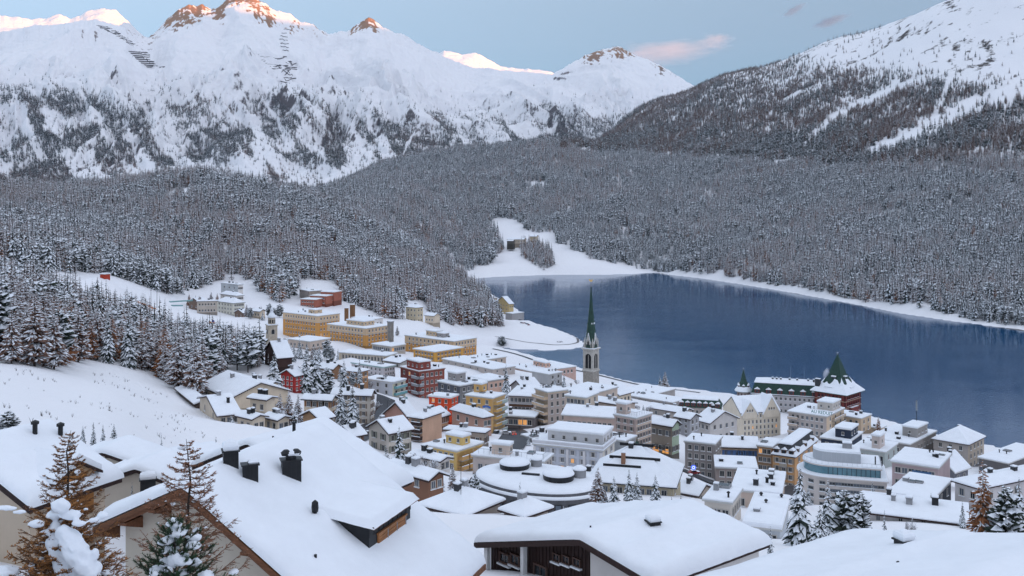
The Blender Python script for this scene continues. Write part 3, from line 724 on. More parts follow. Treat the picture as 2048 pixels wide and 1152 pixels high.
def ring_stack(m, rings, slot=0):
    """rings of equal length lists of points, bottom to top, closed"""
    n = len(rings[0]); v = [p for r in rings for p in r]; f = []
    for j in range(len(rings) - 1):
        f += [(j*n+i, j*n+(i+1) % n, (j+1)*n+(i+1) % n, (j+1)*n+i) for i in range(n)]
    f += [tuple(range(n - 1, -1, -1)), tuple(range((len(rings)-1)*n, len(rings)*n))]
    m.add(v, f, slot)
def rect(x0, x1, y0, y1, z, i=0): return [(x0+i, y0+i, z), (x1-i, y0+i, z), (x1-i, y1-i, z), (x0+i, y1-i, z)]
def snow_pad(m, x0, x1, y0, y1, z, t=.5, slot=0, rg=None):
    """settled snow on a flat roof: rounded rim and a faintly uneven top"""
    i = min(.35, (x1-x0)*.15, (y1-y0)*.15)
    nx, ny = max(2, int((x1-x0)/3)), max(2, int((y1-y0)/3))
    nx, ny = min(nx, 9), min(ny, 9)
    ring_stack(m, [rect(x0, x1, y0, y1, z), rect(x0-.04, x1+.04, y0-.04, y1+.04, z+t*.5), rect(x0, x1, y0, y1, z+t*.82), rect(x0, x1, y0, y1, z+t*.97, i)], slot)
    xs = np.linspace(x0+i*.9, x1-i*.9, nx+1); ys = np.linspace(y0+i*.9, y1-i*.9, ny+1); v = []
    for jy, y in enumerate(ys):
        for jx, x in enumerate(xs):
            e = 0 if jx in (0, nx) or jy in (0, ny) else 1
            v.append((x, y, z + t*.975 + e * (.05 + (rg or WRG).uniform(-.05, .09))))
    m.add(v, [tuple(q) for q in grid_faces(ny+1, nx+1)], slot)

def clutter(roof, a, bb, z, rg, n):
    for _ in range(n):
        x, y = -a * rg.uniform(.1, .9), bb * rg.uniform(.12, .88)
        m = MB(); u = rg.random()
        if u < .45:
            w = rg.uniform(.25, .55); hh = rg.uniform(.5, 1.1)
            m.box(-w, w, -w, w, -.3, hh, 0); m.box(-w-.06, w+.06, -w-.06, w+.06, hh, hh+.12, 0); snow_pad(m, -w, w, -w, w, hh+.12, .25, 1, rg)
            o = m.obj('chimney', [rg.choice([DARK, CONC, SLATE]), SNOW_ROOF], roof, (x, y, z))
        elif u < .8:
            m.tube((0, 0, -.3), (0, 0, rg.uniform(.5, 1.0)), .16, .16, 8); m.lathe([(.26, .7), (.3, .85), (.02, 1.05)], 8)
            o = m.obj('vent', [DARK], roof, (x, y, z))
        else:
            w, d = rg.uniform(.6, 1.3), rg.uniform(.5, 1.0)
            m.box(-w, w, -d, d, -.3, .45, 0); m.add([(-w*.85, -d*.85, .47), (w*.85, -d*.85, .47), (w*.85, d*.85, .47), (-w*.85, d*.85, .47)], [(0, 1, 2, 3)], 1)
            o = m.obj('skylight', [CONC, GLASS], roof, (x, y, z))

def flat_roof(root, x0, x1, y0, y1, z, trim, rg, oh=.35, ts=.5, n=3):
    m = MB(); m.box(x0-oh, x1+oh, y0-oh, y1+oh, z, z+.28)
    ro = m.obj('roof', [trim], root)
    s = MB(); snow_pad(s, x0-oh+.05, x1+oh-.05, y0-oh+.05, y1+oh-.05, z+.284, ts, 0, rg); s.obj('snow', [SNOW_ROOF], ro)
    if n: clutter(ro, abs(x1-x0), abs(y1-y0), z+.6, rg, n)
    return ro

def slope_prof(x0, x1, zE, rise, t0, t1, oh, tp, rnd=False, sk=.5):
    """(outer profile) between t0 and t1 above the roof line, ridge at fraction sk"""
    xm = x0 + (x1-x0)*sk; pl, pr = rise/(xm-x0), rise/(x1-xm)
    A = (x0-oh, zE-oh*pl); B = (xm, zE+rise); C = (x1+oh, zE-oh*pr)
    if not rnd: top = [(C[0], C[1]+t1), (B[0], B[1]+t1*1.05), (A[0], A[1]+t1)]
    else:
        top = [(C[0]+.03, C[1]+t0+(t1-t0)*.55), (C[0]-.22, C[1]+t1+.2*pr), (B[0]+.35, B[1]+t1-.3*pr), (B[0], B[1]+t1-.04), (B[0]-.35, B[1]+t1-.3*pl), (A[0]+.22, A[1]+t1+.2*pl), (A[0]-.03, A[1]+t0+(t1-t0)*.55)]
    return [(A[0], A[1]+t0), (B[0], B[1]+t0), (C[0], C[1]+t0)] + top

def gable_roof(root, a, bb, h, axis, pitch, trim, rg, oh=.6, ts=.42, n=2, sk=.5, x0=None):
    span = a if axis == 'y' else bb; rise = span * min(sk, 1-sk) * math.tan(R(pitch))
    m, s = MB(), MB()
    if axis == 'y':
        m.prism_y(slope_prof(-a, 0, h, rise, -.02, .2, oh, 0, sk=sk), -oh, bb+oh)
        s.prism_y(slope_prof(-a, 0, h, rise, .205, .205+ts, oh-.08, 0, True, sk=sk), -oh+.1, bb+oh-.1)
    else:
        m.prism_x(slope_prof(0, bb, h, rise, -.02, .2, oh, 0, sk=sk), -a-oh, oh)
        s.prism_x(slope_prof(0, bb, h, rise, .205, .205+ts, oh-.08, 0, True, sk=sk), -a-oh+.1, oh-.1)
    ro = m.obj('roof', [trim], root); s.obj('snow', [SNOW_ROOF], ro)
    for _ in range(n):
        q = MB(); w = rg.uniform(.3, .5); hh = rg.uniform(.7, 1.2)
        fx, fy = rg.uniform(.25, .75), rg.uniform(.25, .75)
        d = (abs(fx - sk) if axis == 'y' else abs(fy - sk)); z = h + rise * (1 - d / max(sk, 1-sk)) + .4
        q.box(-w, w, -w, w, -1.2, hh, 0); q.box(-w-.08, w+.08, -w-.08, w+.08, hh, hh+.12, 0); snow_pad(q, -w, w, -w, w, hh+.12, .3, 1, rg)
        q.obj('chimney', [rg.choice([CONC, SLATE, DARK]), SNOW_ROOF], ro, (-a*(1-fx), bb*fy, z))
    return ro, rise

def hip_rings(x0, x1, y0, y1, z, rise, oh):
    X0, X1, Y0, Y1 = x0-oh, x1+oh, y0-oh, y1+oh; w, d = X1-X0, Y1-Y0
    if w >= d: r = [(X0+d/2*.98, (Y0+Y1)/2, z+rise), (X1-d/2*.98, (Y0+Y1)/2, z+rise)]; hx = True
    else: r = [((X0+X1)/2, Y0+w/2*.98, z+rise), ((X0+X1)/2, Y1-w/2*.98, z+rise)]; hx = False
    return rect(X0, X1, Y0, Y1, z), r, hx
def hip(m, x0, x1, y0, y1, z, rise, oh, t, slot=0):
    e, r, hx = hip_rings(x0, x1, y0, y1, z, rise, oh)
    lo = e; mid = [(p[0], p[1], p[2]+t*.7) for p in e]; k = .25
    up = rect(x0-oh+k, x1+oh-k, y0-oh+k, y1+oh-k, z+t+k*.5)
    rr = [(p[0], p[1], p[2]+t) for p in r]
    v = lo + mid + up + rr
    f = [(3, 2, 1, 0)] + [(i, (i+1) % 4, 4+(i+1) % 4, 4+i) for i in range(4)] + [(4+i, 4+(i+1) % 4, 8+(i+1) % 4, 8+i) for i in range(4)]
    if hx: f += [(8, 9, 13, 12), (9, 10, 13), (10, 11, 12, 13), (11, 8, 12)]
    else: f += [(8, 9, 12), (9, 10, 13, 12), (10, 11, 13), (11, 8, 12, 13)]
    m.add(v, f, slot)
def hip_roof(root, a, bb, h, pitch, trim, rg, oh=.6, ts=.42, n=2):
    rise = min(a, bb)/2*math.tan(R(pitch)) + oh*math.tan(R(pitch))
    m = MB(); hip(m, -a, 0, 0, bb, h-.05, rise, oh, .2); ro = m.obj('roof', [trim], root)
    s = MB(); hip(s, -a, 0, 0, bb, h+.16, rise, oh-.06, ts); s.obj('snow', [SNOW_ROOF], ro)
    for _ in range(n):
        q = MB(); w = rg.uniform(.3, .5); fx, fy = rg.uniform(.3, .7), rg.uniform(.3, .7)
        q.box(-w, w, -w, w, -1.6, 1.0, 0); q.box(-w-.08, w+.08, -w-.08, w+.08, 1.0, 1.12, 0); snow_pad(q, -w, w, -w, w, 1.12, .3, 1, rg)
        d = min(fx, 1-fx, fy, 1-fy)*2
        q.obj('chimney', [rg.choice([CONC, SLATE]), SNOW_ROOF], ro, (-a*fx, bb*fy, h+rise*min(1, d)+.2))
    return ro, rise
def mansard(root, a, bb, h, trim, rg, inset=1.5, hh=2.6, dorm=None, ts=.35, cover=True, slate=None, k_d=1.0):
    slate = slate or SLATE
    m = MB(); ring_stack(m, [rect(-a-.3, .3, -.3, bb+.3, h), rect(-a-.3, .3, -.3, bb+.3, h+.25), rect(-a+inset, -inset, inset, bb-inset, h+hh)])
    ro = m.obj('roof', [slate], root)
    s = MB(); hip(s, -a+inset, -inset, inset, bb-inset, h+hh, min(a, bb)*.10, .35, ts)
    # snow lying on the lower slope
    if cover:
        for y in (0,): ring_stack(s, [rect(-a-.36, .36, -.36, bb+.36, h+.26), rect(-a-.3, .3, -.3, bb+.3, h+.55), rect(-a+inset*.5, -inset*.5, inset*.5, bb-inset*.5, h+hh*.55+.12)])
    s.obj('snow', [SNOW_ROOF], ro)
    if dorm:
        nf, ns, dm = dorm
        q = MB(); q.box(-.65, .65, -.55, 1.4, 0, 1.25, 0); q.box(-.42, .42, -.6, -.5, .2, 1.0, 1); q.prism_y([(-.85, 1.2), (.85, 1.2), (0, 1.75)], -.7, 1.4, 2)
        ds = k_d; q.v = [(x*ds, y*ds, z*ds) for x, y, z in q.v]; me = q.mesh('dormer', [dm, GLASS, SNOW_ROOF])
        for j in range(nf): link('dormer', me, ro, (-a + a*(j+.5)/nf, inset*.35, h+.6), 0)
        for j in range(ns): link('dormer', me, ro, (-inset*.35, bb*(j+.5)/ns, h+.6), math.pi/2)
    return ro
def balcony(root, face, L, f0, f1, z, depth, col, glass=False):
    m = MB(); w = L*(f1-f0)
    m.box(0, w, -depth, 0, -.12, .06, 0); m.box(0, w, -depth, -depth+.07, .06, .95, 1); m.box(0, .07, -depth+.07, 0, .06, .95, 1); m.box(w-.07, w, -depth+.07, 0, .06, .95, 1)
    m.box(-.02, w+.02, -depth-.03, -depth+.12, .95, 1.1, 2)
    o = m.obj('balcony', [CONC, col, SNOW_ROOF], root)
    if face == 'f': o.location = (-L + L*f0, 0.0, z)
    else: o.location = (0.0, L*f0, z); o.rotation_euler = (0, 0, math.pi/2)
    return o
def penthouse(ro, x0, x1, y0, y1, z, hh, col, rg, win=2):
    m = MB(); m.box(x0, x1, y0, y1, z-.4, z+hh, 0); p = m.obj('penthouse', [wallmat(col)], ro)
    m = MB(); m.box(x0-.25, x1+.25, y0-.25, y1+.25, z+hh, z+hh+.2, 1); snow_pad(m, x0-.2, x1+.2, y0-.2, y1+.2, z+hh+.204, .45, 0, rg)
    m.obj('snow_cover', [SNOW_ROOF, WHITEP], ro)
    me = window_mesh(.8, min(1.0, hh*.5), (.45, .45, .45), GLASS)
    for j in range(max(1, int((x1-x0)/2.4))): link('roof_window', me, ro, (x0+(x1-x0)*(j+.5)/max(1, int((x1-x0)/2.4)), y0-.01, z+hh*.5), 0)
    for j in range(max(1, int((y1-y0)/2.6))): link('roof_window', me, ro, (x1+.01, y0+(y1-y0)*(j+.5)/max(1, int((y1-y0)/2.6)), z+hh*.5), math.pi/2)
    return p

TRIM = mat('pale_trim', (0.5, 0.49, 0.47), 0.7, 0.08, 1.0)
BALC = {}
def build_one(s):
    k = s['k']; rg = random.Random(int(s['c'] * 7 + s['Y'])); a, bb, h = s['a'], s['bb'], s['h']
    root = empty(s['name'], (s['X'], s['Y'], s['zb']), -R(s['th']))
    tag(root, s['label'], k.get('cat', 'building'), k.get('group'))
    wm = wallmat(s['col']); m = MB(); mats = [wm]; trim = k.get('trim', TRIM if s['roof'] == 'flat' else DWOOD)
    if isinstance(trim, tuple): trim = wallmat(trim)
    D = -9
    rt = s['roof']; pitch = k.get('pitch', 24); sk = k.get('sk', .5)
    if rt == 'gy': rise = a*min(sk, 1-sk)*math.tan(R(pitch)); m.prism_y([(-a, D), (0, D), (0, h), (-a+a*sk, h+rise), (-a, h)], 0, bb)
    elif rt == 'gx': rise = bb*min(sk, 1-sk)*math.tan(R(pitch)); m.prism_x([(0, D), (bb, D), (bb, h), (bb*sk, h+rise), (0, h)], -a, 0)
    else: m.box(-a, 0, 0, bb, D, h)
    if 'side' in k:      # second colour for the other face
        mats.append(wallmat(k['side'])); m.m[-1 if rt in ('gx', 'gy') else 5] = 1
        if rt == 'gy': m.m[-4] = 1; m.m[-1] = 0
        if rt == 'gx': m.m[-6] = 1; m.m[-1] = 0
    m.obj('wall', mats, root)
    if 'band' in k:
        bh, bc = k['band']; q = MB(); q.box(-a-.08, .08, -.08, bb+.08, h-bh, h-.01, 0); q.box(-a-.2, .2, -.2, bb+.2, h-bh-.25, h-bh, 1); q.obj('upper_storey', [wallmat(bc), TRIM], root)
    n = k.get('n', 3)
    if rt == 'flat':
        ro = flat_roof(root, -a, 0, 0, bb, h, trim, rg, k.get('oh', .35), k.get('ts', .34), n); rise = .75
    elif rt in ('gx', 'gy'): ro, rise = gable_roof(root, a, bb, h, rt[1], pitch, trim, rg, k.get('oh', .7), k.get('ts', .32), k.get('n', 2), sk)
    elif rt == 'hip': ro, rise = hip_roof(root, a, bb, h, pitch, trim, rg, k.get('oh', .6), k.get('ts', .3), k.get('n', 2))
    elif rt == 'mansard': ro = mansard(root, a, bb, h, trim, rg, dorm=k.get('dorm'), hh=k.get('hh', 2.6), cover=k.get('cover', True), slate=k.get('slate'), k_d=k.get('kd', 1.0))
    for p in k.get('pent', []):
        x0, x1, y0, y1, hh, col = p; penthouse(ro, -a+a*x0, -a+a*x1, bb*y0, bb*y1, h+.7, hh, col, rg)
    wk = dict(w=k.get('ww', 1.15), h=k.get('wh', 1.5), frame=k.get('fr', (.45, .45, .45)), lit=.5*k.get('lit', .014), pale=k.get('pale', .3), sh=k.get('sh'))
    if h > 3.5: q = MB(); q.box(-a-.06, .06, -.06, bb+.06, D, .55); q.obj('plinth', [wallmat(tuple(c*.55 for c in s['col']))], root)
    if rt == 'flat' and h > 6 and 'band' not in k: q = MB(); q.box(-a-.12, .12, -.12, bb+.12, h-.38, h-.01); q.obj('cornice', [wallmat(tuple(min(.8, c*1.15) for c in s['col']))], root)
    hv = k.get('hv', h)     # how much of the wall, from the eave down, carries windows
    ins = .09 if 'band' in k else 0
    if s['wf']: windows(root, 'f', s['wf'][0], s['wf'][1], a, h, hv/s['wf'][1], inset=ins, m=k.get('mf', .06), **wk)
    if s['ws']: windows(root, 's', s['ws'][0], s['ws'][1], bb, h, hv/s['ws'][1], inset=ins, m=k.get('ms', .06), **wk)
    for face, rows, f0, f1, dp, col in k.get('bal', []):
        L = a if face == 'f' else bb; nr = rows; sp = hv/nr
        for i in range(nr): balcony(root, face, L, f0, f1, h - sp*(i+1) + .2, dp, wallmat(col) if isinstance(col, tuple) else col)
    return root, ro
# ---- the town: near vertical corner px, eave row, left and right edges px, depth m, yaw, foot row
HT, HS, CH = dict(cat='hotel'), dict(cat='house'), dict(cat='chalet')
# far left, round the snowed-in rink
b('hotel','white hotel with dark-eaved hipped roof at the head of the rink',467,607,434,489,700,42,631,'hip',(.62,.64,.60),(5,3),(5,3),cat='hotel',pitch=30,trim=SLATE)
b('hotel_wing','lower of two white wings stepping up behind the rink hotel',473,592,441,487,722,42,612,'hip',WHITE,(3,2),(4,2),cat='building',pitch=30,trim=SLATE)
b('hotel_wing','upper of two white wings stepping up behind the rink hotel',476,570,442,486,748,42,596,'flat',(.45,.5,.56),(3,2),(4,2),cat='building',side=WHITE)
b('apartment_house','grey plaster apartment house beside the white rink hotel',394,603,388,434,690,78,627,'hip',(.44,.41,.38),None,(6,2),pitch=16,side=(.44,.41,.38))
b('chalet','brown timber chalet behind the grey house by the rink',398,604,378,402,712,30,622,'gy',BROWN,(2,1),None,cat='chalet',b=7)
b('chalet','small brown chalet with snowy gable just right of the rink hotel',486,626,470,496,690,35,638,'gy',BROWN,(2,1),(1,1),cat='chalet')
b('house','low house with plain snowy roof behind the old bell tower',520,623,503,530,660,30,636,'gx',CREAM,(3,1),None,cat='house')
b('apartment_block','grey block with vertical slats above the red terraced flats',618,583,599,643,775,55,604,'flat',(.30,.27,.27),(6,1),(3,1),ww=1.0,wh=4.5,trim=TRIM,side=(.42,.37,.34))
for i,(c,e,l,r,Y,bs,w) in enumerate([(630,600,601,634,752,616,'lowest, left-hand'),(652,593,620,656,760,610,'middle'),(668,585,642,671,768,604,'highest, right-hand')]):
    b('terraced_flats','%s of three stepped brick-red blocks of flats by the wood'%w,c,e,l,r,Y,22,bs,'flat',(.36,.12,.08),(5,2),None,b=11,cat='apartment block',group='stepped red flats',n=0,ww=1.6,wh=1.1)
b('building','low white building with dark solar panels beside the Kulm-yellow hotel blocks'.replace('Kulm-',''),744,640,703,766,615,35,656,'flat',WHITE,(5,1),(3,1),n=2)
b('villa','tall pale-yellow villa at the edge of the hill wood',834,616,812,846,760,35,646,'hip',(.56,.50,.38),(3,3),(2,3),cat='villa',pitch=28,trim=DWOOD)
b('house','small cream house beside the tall pale-yellow villa',868,632,850,880,745,35,648,'gx',CREAM,(3,1),None,cat='house')
# big yellow hotel
K = (.54,.285,.09); KU=(.58,.45,.32)
b('hotel','largest ochre hotel block, leftmost of the three with cream top storey',636,633,566,679,600,38,686,'flat',K,(12,5),(6,5),cat='hotel',band=(3.6,KU),pent=[(.55,.75,.3,.6,2.0,KU)],group='ochre grand hotel blocks',ww=1.0,wh=1.5,n=5)
b('hotel','middle ochre hotel block with cream top storey and broad roof box',732,658,655,778,545,38,694,'flat',K,(11,4),(6,4),cat='hotel',band=(3.2,KU),pent=[(.35,.8,.25,.7,2.2,KU)],group='ochre grand hotel blocks',ww=1.0,wh=1.5,n=2)
b('hotel','right ochre hotel block with cream top storey nearest the lake',907,684,810,953,520,40,722,'flat',K,(11,4),(7,4),cat='hotel',band=(3.4,KU),pent=[(.3,.5,.3,.6,2.4,KU),(.55,.68,.25,.5,2.0,SLATE.diffuse_color[:3] if False else GREY)],group='ochre grand hotel blocks',ww=1.0,wh=1.5,n=3)
b('hotel_annex','bright ochre annex standing before the right hotel block',870,705,827,926,490,42,731,'flat',(.62,.34,.08),(6,3),(7,3),cat='building',ww=1.0,wh=1.5,n=0,sh=(0.36,0.22,0.1))
b('pavilion','low glazed pavilion with flat snowy roof between the ochre blocks',782,694,744,811,512,40,706,'flat',(.42,.40,.38),(8,1),(6,1),n=1,ww=1.6,wh=1.8,pale=.9)
b('building','flat snowy roof tucked below the leftmost ochre hotel block',620,684,576,660,520,35,700,'flat',BEIGE,(5,1),(4,1),n=1)
b('building','low grey-roofed hall with shallow gable below the colonnade',800,726,769,832,440,40,738,'gx',(.36,.36,.36),(4,1),None,pitch=12)
# left part of the town
b('hut','small timber hut under firs below the bell tower',515,722,478,527,370,30,742,'gy',(.22,.16,.12),(2,1),None,cat='hut')
b('chalet','dark chalet with long snowy roof above the red chalet',556,716,530,584,345,62,738,'gy',(.06,.03,.025),(2,2),None,cat='chalet',pitch=26)
b('chalet','red-walled chalet with dark timber gable among firs',589,752,562,606,318,32,784,'gy',(.42,.035,.03),(3,3),(2,3),cat='chalet',pitch=27,trim=DWOOD,ww=1.3)
b('house','low brown house behind firs right of the red chalet',666,738,637,682,375,25,752,'gx',(.30,.17,.10),(3,1),None,cat='house')
b('house','orange plaster house half hidden by firs',718,745,682,736,366,30,768,'hip',(.62,.36,.20),(4,2),(2,2),cat='house',pitch=16,sh=(0.2,0.11,0.06))
b('building','white terraced building with aqua roof edge above the pale-blue flats',768,736,703,790,398,38,754,'flat',(.55,.54,.60),(7,2),(4,2),n=4,trim=(.25,.45,.45))
b('chalet_house','cream chalet with long sloping snow roof at the meadow edge',463,796,402,512,262,52,824,'gx',CREAM,(3,2),None,cat='house',pitch=20,trim=DWOOD,b=16)
b('chalet_house','cream chalet with balcony on the left of the hillside group, behind its twin roof',540,770,478,549,285,34,800,'gx',CREAM,(3,2),(2,2),cat='house',pitch=18,trim=DWOOD)
b('chalet_house','cream house with mono roof facing right in the hillside group',533,800,500,548,252,30,830,'gx',(.60,.54,.46),(2,1),None,cat='house',pitch=14,trim=DWOOD)
b('chalet_house','tall cream house at the front left of the hillside group',438,832,400,478,228,62,870,'gy',(.60,.55,.48),(2,2),(3,2),cat='house',pitch=12,trim=DWOOD)
b('chalet_house','wide cream house at the front of the hillside group beside a small fir',505,838,477,530,222,40,868,'gx',(.60,.54,.46),(2,1),(2,1),cat='house',pitch=16,trim=DWOOD)
b('chalet_house','low cream house with outside stairs at the right of the hillside group',556,840,530,571,225,40,866,'gx',(.60,.54,.46),(2,1),(2,1),cat='house',pitch=18,trim=DWOOD)
b('shed','low dark shed with sloping snow roof on the meadow edge',392,808,355,402,250,60,828,'gx',(.12,.09,.08),None,None,cat='shed',pitch=14,n=0)
b('house','cream house with broad snowy roof above the porch',662,800,608,669,270,14,838,'gx',CREAM,(4,2),(2,2),cat='house',pitch=26,trim=SLATE,sh=(0.25,0.12,0.06))
b('porch','timber carport with snowy gable at the end of the big chalet roof',640,838,606,652,205,40,858,'gy',(.30,.18,.10),None,None,cat='carport',pitch=24,n=0,hv=3)
b('apartment_house','grey-white four-storey house with steep snowy roof behind two tall firs',741,790,666,748,292,12,850,'gx',(.52,.50,.48),(5,4),(2,4),pitch=34,trim=DWOOD,mf=.1,sh=(0.22,0.17,0.13))
b('apartment_house','pale-blue flats with aqua balconies near the dark red house',785,766,727,811,372,32,806,'flat',PBLUE,(3,3),(2,3),side=(.60,.60,.50),bal=[('s',3,.1,.95,1.3,AQUA)],n=4)
b('apartment_house','dark red apartment house with stepped flat roofs',838,744,801,889,392,52,804,'flat',DRED,(3,4),(5,4),pent=[(.35,1.0,.0,.45,3.0,(.24,.06,.045))],bal=[('f',4,.7,1.0,1.0,CONC),('s',4,0,.14,1.0,CONC)],side=(.26,.075,.055),trim=(.3,.2,.18))  # right face painted lighter red, as the lit side
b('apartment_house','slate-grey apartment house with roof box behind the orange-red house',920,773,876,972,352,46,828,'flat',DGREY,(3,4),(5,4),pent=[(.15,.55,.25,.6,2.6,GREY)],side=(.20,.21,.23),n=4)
b('apartment_house','bright orange-red narrow house in the middle of town',901,797,858,916,322,24,848,'flat',ORED,(3,4),(2,4),ww=1.2,wh=2.1,n=2,trim=WHITEP,pale=.1)
b('apartment_house','yellow apartment house with glazed balconies above the curving street',985,798,932,1010,302,30,870,'flat',YELL,(3,5),None,side=(.60,.45,.26),bal=[('s',5,.08,.5,1.2,(.55,.36,.14)),('s',5,.52,.95,1.2,(.35,.45,.45))],pent=[(.05,.35,.5,.9,2.4,YELL)],n=2)
b('apartment_house','pink apartment house with round chimney tower',976,763,938,1016,402,50,800,'flat',(.30,.27,.27),(3,2),(4,2),side=(.62,.43,.36),n=1)  # shadow put into the grey left face, light into the pink right one
b('house','grey gabled house with small white annex behind the pink flats',1046,776,1022,1078,396,48,792,'gy',(.34,.34,.37),(3,1),(2,1),cat='house',pitch=34)
b('house','grey and white flat-roofed house near the lakeside road',1098,750,1064,1124,432,46,772,'flat',(.40,.42,.46),None,(2,2),cat='house',n=3)
b('building','long pink building with flat snowy roof before the inlet',1067,745,1018,1152,472,54,758,'flat',(.52,.37,.34),(3,1),(10,1),n=6,pent=[(.3,.8,.4,.5,2.0,(.62,.40,.33))])
b('building','broad low hall under a great flat snow roof behind the pink flats',985,740,885,1030,450,50,748,'flat',(.45,.42,.42),(6,1),(3,1),n=6)
b('building','low flat-roofed shops beside the right ochre block',960,722,925,1012,488,48,732,'flat',BEIGE,(3,1),(4,1),n=6)
b('hotel','white hotel with brown timber balconies beside the yellow flats',1070,794,1017,1073,342,12,836,'hip',(.55,.53,.55),(6,3),None,cat='hotel',b=16,pitch=14,bal=[('f',2,.05,.95,1.1,WOOD)],trim=DWOOD)
b('apartment_house','beige block with stacked open balconies left of the church tower',1096,786,1071,1134,322,58,862,'flat',(.56,.47,.38),None,(3,5),side=(.47,.42,.41),bal=[('f',5,.02,.98,1.6,(.56,.45,.34))],n=4,ww=.9,pale=.1)
b('building','broad flat snow roof joining the beige block to the church tower',1180,790,1120,1235,345,40,812,'flat',BEIGE,(4,1),(4,1),n=5)
b('building','cream wing with terrace below the broad roof by the church',1172,797,1131,1196,302,30,828,'flat',(.55,.49,.43),(5,2),(2,2),n=1)
b('building','long cream wing with shallow snow roof right of the church terrace',1250,812,1172,1270,312,40,838,'gx',(.54,.47,.43),(3,1),(2,1),pitch=9)
b('church_hall','cream church nave with snowy gable at the foot of the tower',1238,790,1196,1262,372,40,812,'gy',CREAM,(2,1),(3,1),cat='church',pitch=30)
b('hotel','long pinkish hotel front with two rows of windows and sloping snow roof',1231,836,1127,1236,288,16,872,'gx',(.54,.44,.41),(9,2),None,cat='hotel',b=13,pitch=12,trim=TRIM,hv=9)
b('hotel','tall pinkish corner hotel with railed roof terrace',1272,838,1229,1303,268,40,908,'flat',(.52,.43,.42),(3,5),(5,5),cat='hotel',side=(.62,.53,.47),pent=[(.05,.5,.05,.35,2.6,(.55,.46,.43))],n=1,pale=.1,sh=(0.3,0.24,0.23))
b('hotel','pale-blue hotel front with pilasters and set-back top storey',1205,903,1067,1229,236,22,952,'flat',(.52,.57,.68),(6,3),(2,3),cat='hotel',lit=.18,pent=[(.18,.98,.15,.95,2.7,(.55,.58,.64))],n=5,side=(.58,.57,.54),sh=(0.4,0.43,0.5))
b('building','grey flat-roofed building with glass front right of the pale-blue hotel',1249,884,1204,1271,258,34,914,'flat',(.33,.36,.40),None,(2,2),n=4,ww=2.4,wh=2.2,pale=.9)
b('building','white flat-roofed building with railed terrace behind the oval building',1086,926,946,1104,204,20,965,'flat',(.50,.46,.46),(9,1),(3,2),n=5,pent=[(.25,.5,.15,.5,1.9,(.58,.50,.46))])
b('shop_building','dark shopfront building lit orange at the bend of the street',1068,836,1004,1072,318,14,862,'flat',(.16,.14,.14),(6,1),None,b=8,lit=.5,ww=2.2,wh=1.8,n=2,hv=3)
b('house','low house under crumpled snow roof with brick wall above the street',1068,880,1044,1107,276,55,892,'flat',(.22,.13,.10),None,None,n=9,cat='house')
b('house','small white house with grey gable left of the beige hip-roofed house',815,872,739,822,236,58,912,'gy',(.54,.52,.50),(2,2),(4,2),cat='house',pitch=26) if False else None
b('house','white house with snowy gable beside the tall dark firs',778,866,738,822,237,48,910,'gy',(.56,.54,.52),(2,2),(4,2),cat='house',pitch=27,sh=(0.2,0.22,0.2))
b('house','salmon house with rounded barrel gable by the curving road',818,836,768,835,276,34,868,'gy',(.50,.30,.26),(2,2),(2,2),cat='house',pitch=38)
b('apartment_house','peach house tower with stacked timber balconies in front of the salmon house',845,838,818,852,262,30,896,'hip',(.55,.37,.28),(2,4),None,pitch=20,b=9,bal=[('f',4,.35,1.0,1.3,DWOOD)])
b('house','peach plaster house with overhanging snow gable',878,834,842,896,284,36,868,'gy',PEACH,(2,2),(4,2),cat='house',pitch=26,sh=(0.22,0.1,0.06))
b('chalet','house with three snowy gables before the yellow flats',966,836,904,983,276,48,858,'hip',(.46,.30,.26),(3,1),(2,1),cat='house',pitch=36)
b('house','taupe house with smooth hipped snow roof above the ochre flats',968,866,891,976,256,20,896,'hip',(.38,.33,.30),(4,1),(2,1),cat='house',pitch=12,sh=(0.16,0.11,0.09))
b('apartment_house','ochre flats with curved balconies on the right side',913,904,850,964,226,36,964,'flat',(.58,.42,.17),(5,3),None,side=(.46,.30,.12),pent=[(.38,.9,.35,.65,1.8,(.62,.45,.18))],bal=[('s',3,.08,.32,1.2,(.45,.28,.12)),('s',3,.38,.62,1.2,(.45,.28,.12)),('s',3,.68,.92,1.2,(.45,.28,.12))],n=2)
b('house','low white house with snow roof among bare trees below the ochre flats',880,922,823,898,205,38,945,'gx',WHITE,(3,1),(2,1),cat='house',pitch=14)
b('chalet','small brown chalet beside the road bend under a snow cap',706,872,674,719,232,48,892,'gy',(.14,.08,.06),(2,1),(1,1),cat='chalet',pitch=24)
b('house','dark-gabled cottage with white chimney right of the big chalet roof',858,958,776,866,150,42,985,'gx',(.22,.11,.07),(2,1),(2,1),cat='cottage',pitch=24)
# centre right
b('house','khaki house with shop lights and green side wall',1344,852,1298,1358,282,40,914,'gx',(.28,.25,.22),(3,3),(2,3),pitch=30,side=(.40,.52,.42),cat='house',hv=13,sh=(0.16,0.15,0.14))
b('house','grey-blue house squeezed behind the khaki house',1380,838,1352,1398,318,44,880,'gx',(.36,.38,.43),(2,4),(2,3),cat='house',pitch=24)
b('hall','white hall with broad snow gable and arched windows',1407,848,1372,1473,322,58,884,'gy',(.52,.51,.52),(2,2),(3,2),pitch=22,side=(.55,.53,.50)) if False else None
b('house','white gabled house with dark eaves behind the grey five-storey block',1420,846,1392,1474,328,55,886,'gx',(.52,.52,.54),(3,2),(4,2),cat='house',pitch=24)
b('house','low snow gables behind the khaki house',1368,826,1298,1384,392,40,842,'gx',(.40,.38,.38),(3,1),(2,1),cat='house',pitch=20)
b('station','long low snowy lakeside hall with glazed roof lights',1345,806,1240,1372,482,42,814,'flat',(.28,.27,.28),(7,1),(2,1),n=6,cat='station')
